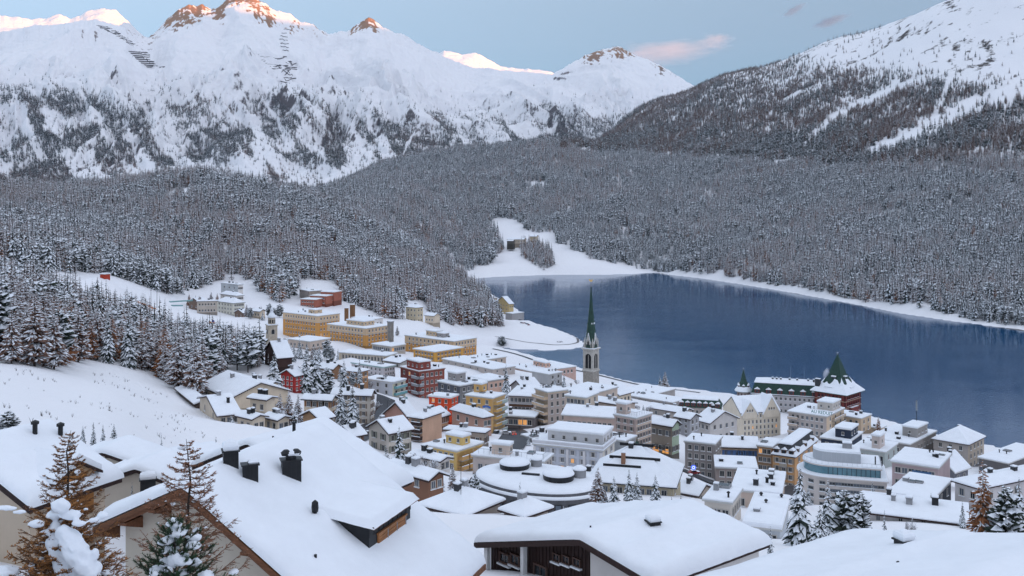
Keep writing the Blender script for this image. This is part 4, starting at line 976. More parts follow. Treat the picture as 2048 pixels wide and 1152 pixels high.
b('building','wide snow-covered terrace building left of the long lakeside hall',1300,792,1236,1350,520,42,800,'flat',(.34,.33,.34),None,None,n=3)
b('apartment_house','slate-grey five-storey corner block',1429,890,1370,1443,266,24,976,'flat',(.25,.24,.25),(4,5),(3,5),n=2,ww=1.5,wh=1.5,pale=.1,lit=.06)
b('house','beige house with blue shutters',1515,896,1443,1518,282,8,940,'gx',(.52,.42,.33),(6,2),None,cat='house',pitch=18,b=10,fr=(.10,.20,.42),sh=(0.08,0.17,0.4))
b('shop_building','low grey annex with large dark windows',1514,940,1432,1519,252,10,980,'flat',(.30,.26,.26),(5,2),None,b=11,ww=2.0,wh=1.9,pale=0,lit=.05,n=2)
b('hotel','orange hotel with slate mansard and dormers',1590,916,1545,1634,266,32,980,'mansard',(.55,.33,.17),(3,4),(4,4),cat='hotel',dorm=(3,3,WOOD),bal=[('f',3,.35,.65,.9,(.35,.33,.3))],hh=3.0,sh=(0.3,0.26,0.22))
b('hotel_wing','brown shaded wing of the orange hotel',1544,896,1515,1562,276,30,978,'flat',(.30,.19,.11),(3,5),None,lit=.15,n=1)  # hotel face in shade, its shadow tone put into the darker brown
b('apartment_house','beige hotel with stacked balconies and a green roof sign',1653,834,1577,1688,385,38,876,'flat',(.40,.37,.37),(7,3),(3,3),cat='hotel',pent=[(.55,.95,.45,.9,3.0,(.5,.48,.47))],bal=[('f',3,.0,.26,1.2,(.42,.36,.32)),('s',3,.3,.95,1.2,(.42,.36,.30))],side=(.56,.46,.36),n=3)
b('apartment_house','beige stepped block behind the signed hotel',1722,838,1670,1742,400,42,868,'flat',(.52,.42,.32),(4,2),(2,2),n=3,bal=[('f',2,.1,.9,1.2,(.40,.33,.27))])
b('house','small snow-roofed pavilion at the lake end of the stepped block',1760,858,1725,1772,408,42,872,'flat',(.5,.42,.34),(2,1),None,cat='house',n=1)
b('building','navy flat-roofed block with dark roof box',1700,884,1642,1724,305,34,905,'flat',NAVY,(3,1),None,pent=[(.45,.98,.1,.7,2.6,NAVY)],n=1,pale=0)
b('building','large grey building with flat roof and antenna mast',1819,890,1736,1872,322,42,940,'flat',(.20,.20,.21),(6,2),(8,2),n=5,pent=[(.6,.95,.35,.75,3.0,(.30,.30,.31))],pale=.1,side=(.26,.25,.25))
b('house','grey house with white pyramid snow roof by the lake',1936,890,1867,1968,322,44,940,'hip',(.36,.34,.34),(3,3),(4,3),cat='house',pitch=31,side=(.46,.41,.36),n=1)
b('building','dark flat-roofed building at the right edge with round roof vents',2016,928,1958,2090,300,50,968,'flat',(.13,.12,.12),(6,1),(5,1),n=3,ww=2.4,wh=1.6)
b('house','dark grey house with steep white-edged gable',1908,942,1852,1936,282,52,972,'gy',(.15,.15,.17),(2,2),(2,1),cat='house',pitch=40,trim=TRIM)
b('building','teal-glazed block with white chimney stacks behind the curved hotel',1770,906,1706,1794,272,36,930,'flat',(.38,.44,.46),(5,1),(2,1),n=6,pent=[(.55,.8,.1,.5,3.2,(.55,.5,.5))])
b('building','mauve restaurant building with blue fascia and one lit window',1876,938,1784,1900,238,34,988,'flat',(.40,.33,.36),(6,2),None,n=5,lit=.06,ww=1.7,ts=.55,cat='restaurant')
b('building','dark slate garage block with flat snow roof',1862,1002,1777,1902,190,36,1030,'flat',(.07,.075,.09),(1,1),(3,1),n=3)
b('house','white house at the right edge with broad snow roof behind the orange larch',1960,978,1910,2100,192,62,1042,'hip',(.52,.52,.56),(2,2),(5,2),cat='house',pitch=15)
b('building','long white low house with great sloping snow roof below the firs',1930,1048,1722,1950,152,24,1066,'gx',(.50,.50,.53),(4,1),None,cat='house',pitch=12,b=10,n=4)
b('building','white flat box house with chimneys near the round-roofed one',1561,990,1464,1569,182,18,1030,'flat',(.50,.42,.38),(3,1),None,b=14,n=6)
b('house','white cube house with flat snow roof left of the chimneyed box',1462,1008,1409,1482,160,24,1050,'flat',(.56,.54,.52),(3,1),(4,1),cat='house',n=3)
b('house','pale-blue house with wavy curved snow roof by the tall firs',1560,1062,1490,1578,138,20,1100,'flat',(.48,.54,.62),(3,1),None,cat='house',n=4,b=14,ts=.8)
b('house','snowy pyramid roof in front of the oval building',1048,1034,1008,1096,122,44,1042,'hip',(.4,.36,.34),None,None,cat='house',pitch=26,n=1)
b('house','pointed snowy roof with aerial left of the oval building',930,1032,846,1000,122,36,1040,'hip',(.4,.36,.34),None,None,cat='house',pitch=24,n=2)
b('house','small grey-roofed house between the mansion and the slate-grey corner block',1395,990,1350,1420,210,35,1010,'gx',(.40,.36,.33),(2,1),(2,1),cat='house',pitch=22)
b('house','snow-capped house beside the dark gable at the right',1990,985,1930,2030,230,40,1010,'flat',(.30,.29,.30),(3,1),(2,1),cat='house')
b('garage','long low snow-topped garage row below the pale-blue hotel',1215,962,1120,1240,212,20,975,'flat',(.28,.26,.26),(6,1),None,cat='garage',b=6,n=2)
# by the lake and beyond
b('house','yellow-roofed chalet uppermost on the wooded point',988,598,965,994,1085,40,608,'gx',(.50,.40,.26),(3,1),None,cat='house',pitch=26,n=0)
b('villa','yellow villa with white gable above the lake',1018,608,992,1027,1045,50,630,'gy',(.60,.48,.26),(4,3),(2,2),cat='villa',pitch=32,n=0)
b('building','pale concrete cube on the lake shore below the yellow villa',1024,628,1011,1048,1000,46,652,'flat',(.34,.35,.38),None,None,n=0,ts=.4)
b('farmhouse','long white lakeside inn on the meadow, left of its barn',1048,479,1014,1054,1760,20,488,'gx',(.50,.44,.38),(5,1),None,cat='house',pitch=24,b=12,n=0)
b('farmhouse','small pale house right of the lakeside inn among larches',1073,473,1060,1077,1790,20,482,'gx',(.55,.48,.36),(2,1),None,cat='house',pitch=28,b=10,n=0)
b('farmhouse','dark barn at the near end of the lakeside inn',1026,482,1014,1030,1735,20,489,'gx',(.10,.09,.08),None,None,cat='barn',pitch=22,b=9,n=0)
b('chalet','timber chalet half buried in the left-hand wood',88,566,60,100,470,35,576,'gx',(.14,.10,.08),(3,1),None,cat='chalet',pitch=22)
b('cabin','small bright red cabin at the top of the cleared slope',209,549,200,212,545,24,556,'flat',(.42,.05,.025),None,None,cat='cabin',b=4,n=0,ts=.4)
SPECS = [s for s in SPECS if s]
b('hotel','long red-dormered main wing of the lakeside palace hotel under a green roof',1641,796,1503,1660,492,18,832,'mansard',(.42,.42,.46),(13,3),None,cat='hotel',b=15,dorm=(6,0,mat('red_timber',(.16,.03,.025),.7,.25,1.5)),hh=5.6,cover=False,slate=COPPER,pale=.1,kd=1.7)
b('hotel_wing','low red-dormered wing of the palace hotel nearer the church',1441,818,1357,1450,452,16,834,'mansard',(.36,.34,.34),(8,1),None,cat='hotel',b=10,dorm=(7,0,mat('red_timber',(.16,.03,.025))),hh=3.4,cover=False,slate=COPPER,kd=1.3)
b('mansion','broad mansion with dark-lined hipped snow roof right of the oval building',1346,975,1179,1387,192,15,1002,'hip',(.44,.40,.30),(10,1),(3,1),cat='house',b=15,pitch=34,trim=SLATE,n=1,oh=.8)
b('arcade','long arcade of tall round-topped windows below the ochre hotel',773,713,678,790,452,24,726,'flat',(.50,.44,.36),(13,1),(2,1),cat='arcade',b=9,ww=1.0,wh=2.2,n=1)
b('house','big white house with two pointed facade gables and many small windows',1481,828,1446,1561,402,74,888,'gy',(.62,.58,.51),(3,3),(9,5),cat='hotel',pitch=36,trim=SLATE,hv=11.5,lit=.12,ww=.7,n=1,oh=.15,side=(.62,.58,.51))
for s in SPECS: solve(s)
FOOT = [(s['ctr'][0], s['ctr'][1], s['zb'] - .3, max(12 if s['Y'] > 130 else 7, .6 * max(s['a'], s['bb']) if s['Y'] > 130 else 7)) for s in SPECS if s['Y'] < 1200]
for px, py, Y, rr in ((1072, 1062, 168, 15), (1010, 1060, 158, 10), (1120, 1064, 156, 10), (1700, 1016, 222, 14), (1186, 782, 440, 14), (1690, 845, 488, 18), (1487, 810, 508, 10), (537, 722, 482, 8), (1028, 888, 300, 8), (1022, 872, 315, 8)):
    p = PX(px, py, Y); FOOT.append((p.x, p.y, p.z, rr))
settle(FOOT)
build_ground()
for s in SPECS: s['root'], s['ro'] = build_one(s)
# ================================================================== landmark structures
REDT = mat('red_timber', (.16, .03, .025), .7, .25, 1.5)
def by_label(t):
    return next(s for s in SPECS if t in s['label'])

def extras():
    # gables of the big white house
    s = by_label('two pointed facade gables'); r, bb, a, h = s['root'], s['bb'], s['a'], s['h']
    for y0, y1, rise, nm in ((.04*bb, .40*bb, 4.6, 'gable'), (.56*bb, .96*bb, 6.2, 'gable')):
        m = MB(); ym = (y0+y1)/2
        m.prism_x([(y0, h-2), (y1, h-2), (y1, h-.1), (ym, h+rise), (y0, h-.1)], -a*.5, .45); g = m.obj(nm, [wallmat((.62, .58, .51))], r)
        m = MB()
        for sg in (-1, 1):
            e = ym + sg*((y1-y0)/2+.45); ze = h-.1-.45*rise/((y1-y0)/2)
            m.prism_x([(e, ze), (ym, h+rise), (ym, h+rise+.55), (e, ze+.5)] if sg > 0 else [(ym, h+rise), (e, ze), (e, ze+.5), (ym, h+rise+.55)], -a*.5, .8)
        m.obj('gable_snow', [SNOW_ROOF], r)
        for k in (-1, 0, 1): link('window', window_mesh(.6, 1.0, (.4, .4, .4), GLASS), r, (.46, ym+k*1.1, h+rise*.25), math.pi/2)
    # snow rails on the mansion roof
    s = by_label('dark-lined hipped'); r, bb, a, h = s['root'], s['bb'], s['a'], s['h']; rise = bb/2*math.tan(R(34))+.8*math.tan(R(34))
    for f, x0, x1 in ((.97, .30, .72), (.62, .20, .82), (.40, .14, .60)):
        y = -.8 + f*(bb/2+.8); z = h+.16+rise*f+.4
        m = MB(); m.box(-a+a*x0, -a+a*x1, y-.12, y+.12, z-.35, z+.22, 0); m.obj('snow_rail', [DARK], s['ro'])
    m = MB(); m.box(-.4, .4, -.3, .3, -1.5, 1.8, 0); snow_pad(m, -.4, .4, -.3, .3, 1.8, .2, 1); m.obj('chimney', [mat('brick', (.30, .16, .10)), SNOW_ROOF], s['ro'], (-a*.62, bb*.22, h+rise*.5+.6))
    # columns of the arcade
    s = by_label('long arcade'); r, a, h = s['root'], s['a'], s['h']
    m = MB(); m.box(-.22, .22, -.3, 0, -1, h-.5, 0); m.box(-.3, .3, -.36, 0, h-.5, h-.25, 0); me = m.mesh('column', [wallmat((.55, .52, .48))])
    for j in range(14): link('column', me, r, (-a+a*(.06+.88*j/13), 0, 0))
    # pilasters on the pale-blue hotel
    s = by_label('pilasters'); r, a, h = s['root'], s['a'], s['h']
    m = MB(); m.box(-.3, .3, -.28, 0, -3, h-.3, 0); me = m.mesh('pilaster', [wallmat((.62, .64, .70))])
    for j in range(5): link('pilaster', me, r, (-a+a*(.02+.96*j/4), 0, 0))
    m = MB()
    for x0, x1, y0, y1 in ((-a-.3, .3, -.3, .1), (-.1, .3, .1, s['bb'])): m.box(x0, x1, y0, y1, h+.3, h+1.2, 0); snow_pad(m, x0, x1, y0, y1, h+1.2, .3, 1)
    m.obj('parapet', [wallmat((.55, .58, .66)), SNOW_ROOF], r)
    # railings on roof terraces
    for key in ('railed roof terrace', 'railed terrace behind the oval'):
        s = by_label(key); r, a, bb, h = s['root'], s['a'], s['bb'], s['h']; m = MB()
        for x in np.linspace(-a, 0, 14): m.tube((x, .2, h+.5), (x, .2, h+1.7), .03, .03, 4)
        for y in np.linspace(.2, bb, 10): m.tube((-.1, y, h+.5), (-.1, y, h+1.7), .03, .03, 4)
        m.tube((-a, .2, h+1.7), (0, .2, h+1.7), .04, .04, 4); m.tube((-.1, .2, h+1.7), (-.1, bb, h+1.7), .04, .04, 4)
        m.obj('railing', [mat('steel', (.35, .37, .4), .4, metal=.6)], r)
    # sign on the beige hotel roof
    s = by_label('green roof sign'); r, a, h = s['root'], s['a'], s['h']
    cu = bpy.data.curves.new('sign', 'FONT'); cu.body = 'AU REDUIT'; cu.size = 1.7; cu.extrude = .05; cu.materials.append(mat('green_sign', (.02, .16, .15), .5))
    o = bpy.data.objects.new('sign_text', cu); COL.objects.link(o); bpy.context.view_layer.update(); sme = bpy.data.meshes.new_from_object(o.evaluated_get(bpy.context.evaluated_depsgraph_get())); bpy.data.objects.remove(o)
    o = bpy.data.objects.new('sign', sme); COL.objects.link(o); o.parent = r; o.location = (-a*.40, -.1, h+.95); o.rotation_euler = (R(90), 0, 0)
    # emblem on the yellow flats
    s = by_label('glazed balconies above'); r, a, h = s['root'], s['a'], s['h']
    m = MB(); n = 10
    for z0, c, k in ((0, 0, 1), (-.75, 1, .95)):
        pr = [(-1.5*k, z0-.35), (1.5*k, z0-.35)] + [(1.5*k*math.cos(t), z0-.1+.55*math.sin(t)) for t in np.linspace(0, math.pi, n)]
        m.prism_y(pr, -.08, .0, c)
    m.obj('emblem', [mat('blue_paint', (.05, .16, .5)), WHITEP], r, (-a*.22, 0, h-2.6))
    # blue fascia on the restaurant
    s = by_label('blue fascia'); r, a, h = s['root'], s['a'], s['h']
    m = MB(); m.box(-a*.55, -a*.14, -.18, 0, h-2.0, h-1.1, 0); m.obj('fascia', [mat('blue_fascia', (.05, .12, .24))], r)
    # mast on the large grey building
    s = by_label('antenna mast'); r, a, bb, h = s['root'], s['a'], s['bb'], s['h']
    m = MB(); m.tube((0, 0, 0), (0, 0, 11), .14, .08, 6); m.box(-.22, .22, -.12, .12, 7.2, 10.6, 1); m.obj('mast', [DARK, CONC], s['ro'], (-a*.30, bb*.72, h+.5))
    s = by_label('snowy roof with aerial'); r, a, bb, h = s['root'], s['a'], s['bb'], s['h']
    m = MB(); m.tube((0, 0, 0), (0, 0, 4.5), .03, .03, 4)
    for z in (3.4, 3.8, 4.2): m.tube((-.6, 0, z), (.6, 0, z), .02, .02, 4)
    m.obj('aerial', [DARK], s['ro'], (-a*.35, bb*.3, h+1.5))
    # antennas of the palace wing
    s = by_label('main wing of the lakeside palace'); r, a, bb, h = s['root'], s['a'], s['bb'], s['h']
    for fx in (.56, .76):
        m = MB(); m.tube((0, 0, 0), (0, 0, 8), .10, .04, 5); m.obj('antenna', [CONC], s['ro'], (-a+a*fx, bb*.5, h+6))
    for fx in (.30, .36, .42, .55, .66, .82, .90):
        m = MB(); m.box(-.45, .45, -.45, .45, -1, 1.8, 0); snow_pad(m, -.45, .45, -.45, .45, 1.8, .3, 1); m.obj('chimney', [SLATE, SNOW_ROOF], s['ro'], (-a+a*fx, bb*.4, h+6.0))
    m = MB()
    for j in range(46): m.box(-a+a*j/46, -a+a*(j+.45)/46, -.42, -.22, h-.05, h+.3, 0)
    m.box(-a-.4, .4, -.45, -.2, h+.3, h+.6, 1); m.obj('cornice', [DWOOD, SNOW_ROOF], r)
    # lit shop windows of the khaki house
    s = by_label('khaki house'); r, a = s['root'], s['a']
    for fx in (.3, .72):
        m = MB(); m.box(-1.0, 1.0, -.1, .0, -.65, .65, 0); m.box(-1.12, 1.12, -.14, -.02, .65, .8, 1); m.obj('shop_window', [LIT, DWOOD], r, (-a+a*fx, 0, 1.35))
extras()

def place(name, label, cat, px, py, Y, th=0):
    p = PX(px, py, Y); return tag(empty(name, p, -R(th)), label, cat)

def church_tower():
    Y, th = 435, 36; u = Y/FPX
    r = place('church_tower', 'stone church tower with slender green copper spire and golden cockerel', 'church tower', 1186, 779, Y, th)
    q = 5.1; st = mat('tower_stone', (.30, .27, .235), .9, .3, 1.2, .4, 4); st2 = mat('pale_stone', (.46, .43, .39), .85, .2, 1.0, .3, 5)
    zc1, zc2, zg, za = (779-745)*u, (779-702)*u, (779-668)*u, (779-574)*u
    m = MB(); m.box(-q, 0, 0, q, -14, zc1, 0); sh = m.obj('shaft', [st], r)
    for z in np.arange(.3, zc1-.6, .78):                    # courses of ashlar standing proud
        pass
    m = MB(); ring_stack(m, [rect(-q-.05, .05, -.05, q+.05, zc1), rect(-q-.35, .35, -.35, q+.35, zc1+.35), rect(-q-.35, .35, -.35, q+.35, zc1+.6), rect(-q-.1, .1, -.1, q+.1, zc1+.9)]); m.obj('cornice', [st2], r)
    m = MB()                                                # belfry with arched openings on every side
    z0, z1 = zc1+.9, zc2
    for x in (-q, -.95): 
        for y in (0, q-.95): m.box(x, x+.95, y, y+.95, z0, z1, 0)
    m.box(-q+.1, -.1, .1, q-.1, z1-1.3, z1, 0); m.box(-q+.1, -.1, .1, q-.1, z0, z0+.5, 0)
    m.obj('belfry', [st2], r)
    m = MB(); m.box(-q+.75, -.75, .75, q-.75, z0+.5, z1-1.2, 0); m.obj('louvre', [mat('louvre_dark', (.02, .022, .026), .8)], r)
    arch = MB(); n = 9; w = (q-1.9)/2; prof = [(-w-.02, 0), (-w-.02, -w-.2)]
    pts = [(w*math.cos(t), w*math.sin(t)) for t in np.linspace(math.pi, 0, n)]
    arch.prism_y([(-w-.05, w+.6), (-w-.05, 0)] + pts + [(w+.05, 0), (w+.05, w+.6)][::1], -.02, .5); am = arch.mesh('arch', [st2])
    for loc, rz in (((-q/2, .05, z1-1.3-w-.2), 0), ((-.05, q/2, z1-1.3-w-.2), math.pi/2)): link('arch', am, r, loc, rz)
    for loc, rz in (((-q/2, .3, z0+.5), 0), ((-.3, q/2, z0+.5), math.pi/2)):
        m = MB(); m.tube((0, 0, 0), (0, 0, z1-z0-2.6), .12, .12, 6); m.obj('mullion', [st2], r, loc, rz)
    m = MB(); ring_stack(m, [rect(-q, 0, 0, q, zc2), rect(-q-.6, .6, -.6, q+.6, zc2+.5), rect(-q-.6, .6, -.6, q+.6, zc2+.8)]); snow_pad(m, -q-.55, .55, -.55, q+.55, zc2+.8, .25, 1); m.obj('gallery', [st2, SNOW_ROOF], r)
    cx, cy = -q/2, q/2
    for k in range(4):                                      # gablets at the foot of the spire
        m = MB(); hh = zg-zc2-.9
        m.prism_y([(-1.25, 0), (1.25, 0), (1.25, hh*.35), (0, hh), (-1.25, hh*.35)], -q/2+.15, -q/2+1.4, 0)
        m.prism_y([(1.3, hh*.33), (1.3, hh*.33+.16), (0, hh+.22), (0, hh)], -q/2+.1, -q/2+1.45, 1); m.prism_y([(0, hh), (0, hh+.22), (-1.3, hh*.33+.16), (-1.3, hh*.33)], -q/2+.1, -q/2+1.45, 1)
        m.prism_y([(-.4, hh*.1), (.4, hh*.1), (.4, hh*.4), (0, hh*.55), (-.4, hh*.4)], -q/2+.1, -q/2+.16, 2)
        m.obj('gablet', [st2, SNOW_ROOF, DARK], r, (cx, cy, zc2+.9), k*math.pi/2)
        a = math.pi/4 + k*math.pi/2
        m = MB(); m.lathe([(.42, 0), (.42, 2.4), (.5, 2.5), (0.02, 4.6)], 6); m.obj('pinnacle', [st2], r, (cx+2.35*1.25*math.cos(a), cy+2.35*1.25*math.sin(a), zc2+.9))
    m = MB(); m.lathe([(2.75, zc2+.9), (2.3, zg-1.5), (1.55, zg+4.2), (.85, zg+(za-zg)*.55), (.32, za-2), (.14, za)], 8, 0, (cx, cy)); sp = m.obj('spire', [COPPER], r)
    for a in np.linspace(0, 2*math.pi, 9)[:-1]:
        m = MB(); 
        m.prism_y([(-.3, 0), (.3, 0), (0, .7)], -1.72, -1.3, 0); m.obj('spire_dormer', [TSNOW if int(a*10) % 2 else COPPER], sp, (cx, cy, zg+4.0), a)
    m = MB(); m.lathe([(.5, za-.1), (.55, za+.1), (.1, za+.2)], 8, 0, (cx, cy)); m.tube((cx, cy, za), (cx, cy, za+2.0), .07, .05, 6); m.obj('finial', [CONC], r)
    m = MB(); m.prism_y([(-.75, 2.4), (-.45, 2.15), (.0, 1.95), (.4, 2.1), (.62, 2.6), (.85, 2.75), (.55, 3.0), (.35, 3.15), (.2, 2.6), (-.2, 2.6), (-.5, 3.1), (-.85, 3.0)], -.07, .07); m.obj('cockerel', [GOLD], r, (cx, cy, za), R(36))
church_tower()

def bell_tower():
    Y, th = 480, 58; u = Y/FPX
    r = place('bell_tower', 'old leaning pale bell tower with snow-capped lantern by the rink', 'bell tower', 537, 720, Y, th)
    r.rotation_euler[1] = R(1.2)
    q = 4.3; st = mat('old_plaster', (.46, .39, .31), .9, .25, .8, .3, 4); z1, z2, z3 = (720-652)*u, (720-636)*u, (720-617)*u
    m = MB(); m.box(-q, 0, 0, q, -6, z1, 0); m.obj('shaft', [st], r)
    for face in (0, 1):
        m = MB(); pr = [(-.65, 0), (.65, 0)] + [(.65*math.cos(t), 1.6+.65*math.sin(t)) for t in np.linspace(0, math.pi, 7)]
        m.prism_y(pr, -.03, .03, 0); m.prism_y([(x*1.25, z*1.08-.1) for x, z in pr], -.02, .02, 1)
        m.obj('arched_opening', [DARK, CONC], r, (-q/2, 0, z1-4) if face == 0 else (0, q/2, z1-4), 0 if face == 0 else math.pi/2)
    m = MB(); m.box(-q-.35, .35, -.35, q+.35, z1, z1+.35, 0); snow_pad(m, -q-.35, .35, -.35, q+.35, z1+.35, .35, 1); m.obj('cornice', [st, SNOW_ROOF], r)
    m = MB(); m.lathe([(1.75, z1+.3), (1.75, z2)], 8, 0, (-q/2, q/2)); m.obj('lantern', [st], r)
    for k in range(8):
        m = MB(); pr = [(-.35, 0), (.35, 0)] + [(.35*math.cos(t), 1.3+.35*math.sin(t)) for t in np.linspace(0, math.pi, 6)]
        m.prism_y(pr, -1.68, -1.55, 0); m.obj('opening', [DARK], r, (-q/2, q/2, z1+1.2), k*math.pi/4)
    m = MB(); m.lathe([(2.2, z2), (2.25, z2+.3), (1.7, z2+1.1), (1.1, z2+2.0), (.75, z2+2.4), (.7, z2+3.4), (.85, z2+3.5), (.45, z2+4.3), (.05, z3+.6)], 12, 0, (-q/2, q/2)); m.obj('cap', [SNOW_ROOF], r, smooth=True)
bell_tower()

def palace_tower():
    Y, th = 480, 45; u = Y/FPX
    r = place('palace_tower', 'square red timbered palace tower with steep green pyramid roof half under snow', 'tower', 1690, 836, Y, th)
    q = 15.5; h = (836-790)*u
    m = MB(); m.box(-q, 0, 0, q, -12, 1.5, 0); m.obj('lower_wall', [mat('palace_stone', (.26, .22, .18), .9, .3, .8, .3, 4)], r)
    m = MB(); m.box(-q-.3, .3, -.3, q+.3, 1.5, h, 0); m.obj('timber_storey', [REDT], r)
    for i in range(3):
        for f in (0, 1): windows(r, 'fs'[f], 7, 1, q, h-.3-i*3.1, 3.0, 1.2, 1.4, (.10, .02, .02), .02, inset=.3, pale=.15)
    post = MB(); post.box(-.14, .14, -.14, .02, 1.5, h, 0); pm = post.mesh('post', [mat('timber_dark', (.05, .012, .012), .8)])
    for j in range(9):
        link('post', pm, r, (-q+q*(j/8), -.3, 0), 0); link('post', pm, r, (.3, q*(j/8), 0), math.pi/2)
    for i, z in enumerate((1.6, 4.6, 7.7)):
        m = MB(); m.box(-q-.5, .5, -.5, -.3, z-.2, z+.12, 0); m.box(.3, .5, -.3, q+.5, z-.2, z+.12, 0); m.obj('beam', [mat('pale_timber', (.34, .26, .2), .8)], r)
    m = MB(); m.box(.0, 1.6, q*.25, q*.7, -6, 4.5, 0); m.box(-.02, 1.65, q*.25-.1, q*.7+.1, 4.5, 4.7, 1); m.obj('bay', [REDT, SNOW_ROOF], r)
    cx, cy = -q/2, q/2; H2 = q/2
    def sq(k, z): return [(cx-k, cy-k, z), (cx+k, cy-k, z), (cx+k, cy+k, z), (cx-k, cy+k, z)]
    ap = (836-722)*u+1.5
    m = MB(); ring_stack(m, [sq(H2+1.8, h-.2), sq(H2+1.8, h+.15), sq(H2-1.6, h+3.3), sq(H2-4.2, h+7.2), sq(.15, ap)]); ro = m.obj('roof', [COPPER], r)
    m = MB()                                                 # snow on the flared foot of the roof, with a ragged upper edge
    rg = random.Random(4)
    for k in range(4):
        n = 12; v = []; rot = k*math.pi/2; c, s_ = math.cos(rot), math.sin(rot)
        for row, (kk, zz) in enumerate(((H2+1.85, h+.12), (H2+1.8, h+.5), (H2-1.5, h+3.65), (0, 0))):
            for j in range(n+1):
                t = -1+2*j/n
                if row == 3:
                    f = rg.uniform(.0, .8) if j not in (0, n) else .9
                    kk = H2-1.5-2.6*f; zz = h+3.62+3.9*f
                x, y = kk*t, -kk; v.append((cx+x*c-y*s_, cy+x*s_+y*c, zz+.02))
        m.add(v, [tuple(q_) for q_ in grid_faces(4, n+1)])
    m.obj('snow', [SNOW_ROOF], ro)
    q2 = MB(); q2.box(-1.9, 1.9, -.7, 1.6, 0, 1.0, 0); q2.box(-1.7, 1.7, -.75, -.65, .15, .85, 1); q2.box(-2.1, 2.1, -1.0, 1.8, 1.0, 1.4, 2); dm = q2.mesh('dormer', [REDT, GLASS, SNOW_ROOF])
    link('dormer', dm, ro, (cx-1.0, cy-H2+.9, h+1.5), 0); link('dormer', dm, ro, (cx+H2-.9, cy, h+1.5), math.pi/2)
    q3 = MB(); q3.box(-.9, .9, -.6, 1.4, 0, .9, 0); q3.box(-.75, .75, -.65, -.55, .1, .75, 1); q3.box(-1.1, 1.1, -.8, 1.5, .9, 1.4, 2); d2 = q3.mesh('dormer', [SLATE, GLASS, SNOW_ROOF])
    link('dormer', d2, ro, (cx, cy-H2+4.0, h+6.4), 0); link('dormer', d2, ro, (cx+H2-4.0, cy, h+6.4), math.pi/2)
    m = MB(); m.lathe([(.25, ap-.4), (.15, ap+.3), (.42, ap+.5), (.5, ap+.9), (.1, ap+1.2)], 8, 0, (cx, cy)); m.obj('finial', [CONC], ro)
    m = MB(); m.box(-1.2, 1.2, -.8, .8, -4, 2.6, 0); snow_pad(m, -1.2, 1.2, -.8, .8, 2.6, .3, 1); m.obj('chimney', [SLATE, SNOW_ROOF], ro, (-q+1.0, .8, h+3.2))
palace_tower()

def palace_turret():
    Y = 505; u = Y/FPX
    r = place('palace_turret', 'round turret with slim green cone roof at the left end of the palace', 'turret', 1487, 806, Y+4)
    h = (806-781)*u; rd = 3.4
    m = MB(); m.lathe([(rd, -12), (rd, h)], 12); m.obj('wall', [mat('turret_plaster', (.34, .30, .28), .85, .2, .8)], r)
    for k in range(12):
        a = 2*math.pi*k/12
        link('window', window_mesh(.7, 1.3, (.14, .03, .03), GLASS), r, (math.cos(a)*rd*.975, math.sin(a)*rd*.975, h-1.6), a+math.pi/2)
    m = MB(); m.lathe([(rd+1.0, h-.2), (rd+1.0, h+.1), (rd-.3, h+2.0), (1.5, h+5.2), (.1, (806-738)*u)], 12); ro = m.obj('roof', [COPPER], r)
    m = MB(); m.lathe([(rd+1.05, h-.05), (rd+1.0, h+.4), (rd-.2, h+2.1), (rd-.9, h+2.7), (rd-1.1, h+2.5)], 12); m.obj('snow', [SNOW_ROOF], ro)
    for k in range(6):
        a = 2*math.pi*k/6 + .3
        q = MB(); q.box(-.55, .55, -.5, 1.0, 0, 1.2, 0); q.box(-.35, .35, -.55, -.45, .2, 1.0, 1); q.prism_y([(-.75, 1.1), (.75, 1.1), (0, 1.9)], -.65, 1.0, 2); q.obj('dormer', [REDT, GLASS, SNOW_ROOF], ro, (math.cos(a)*2.5, math.sin(a)*2.5, h+1.8), a+math.pi/2)
    m = MB(); z = (806-738)*u; m.lathe([(.12, z-.3), (.3, z+.2), (.38, z+.6), (.05, z+.9)], 8); m.obj('finial', [CONC], ro)
palace_turret()

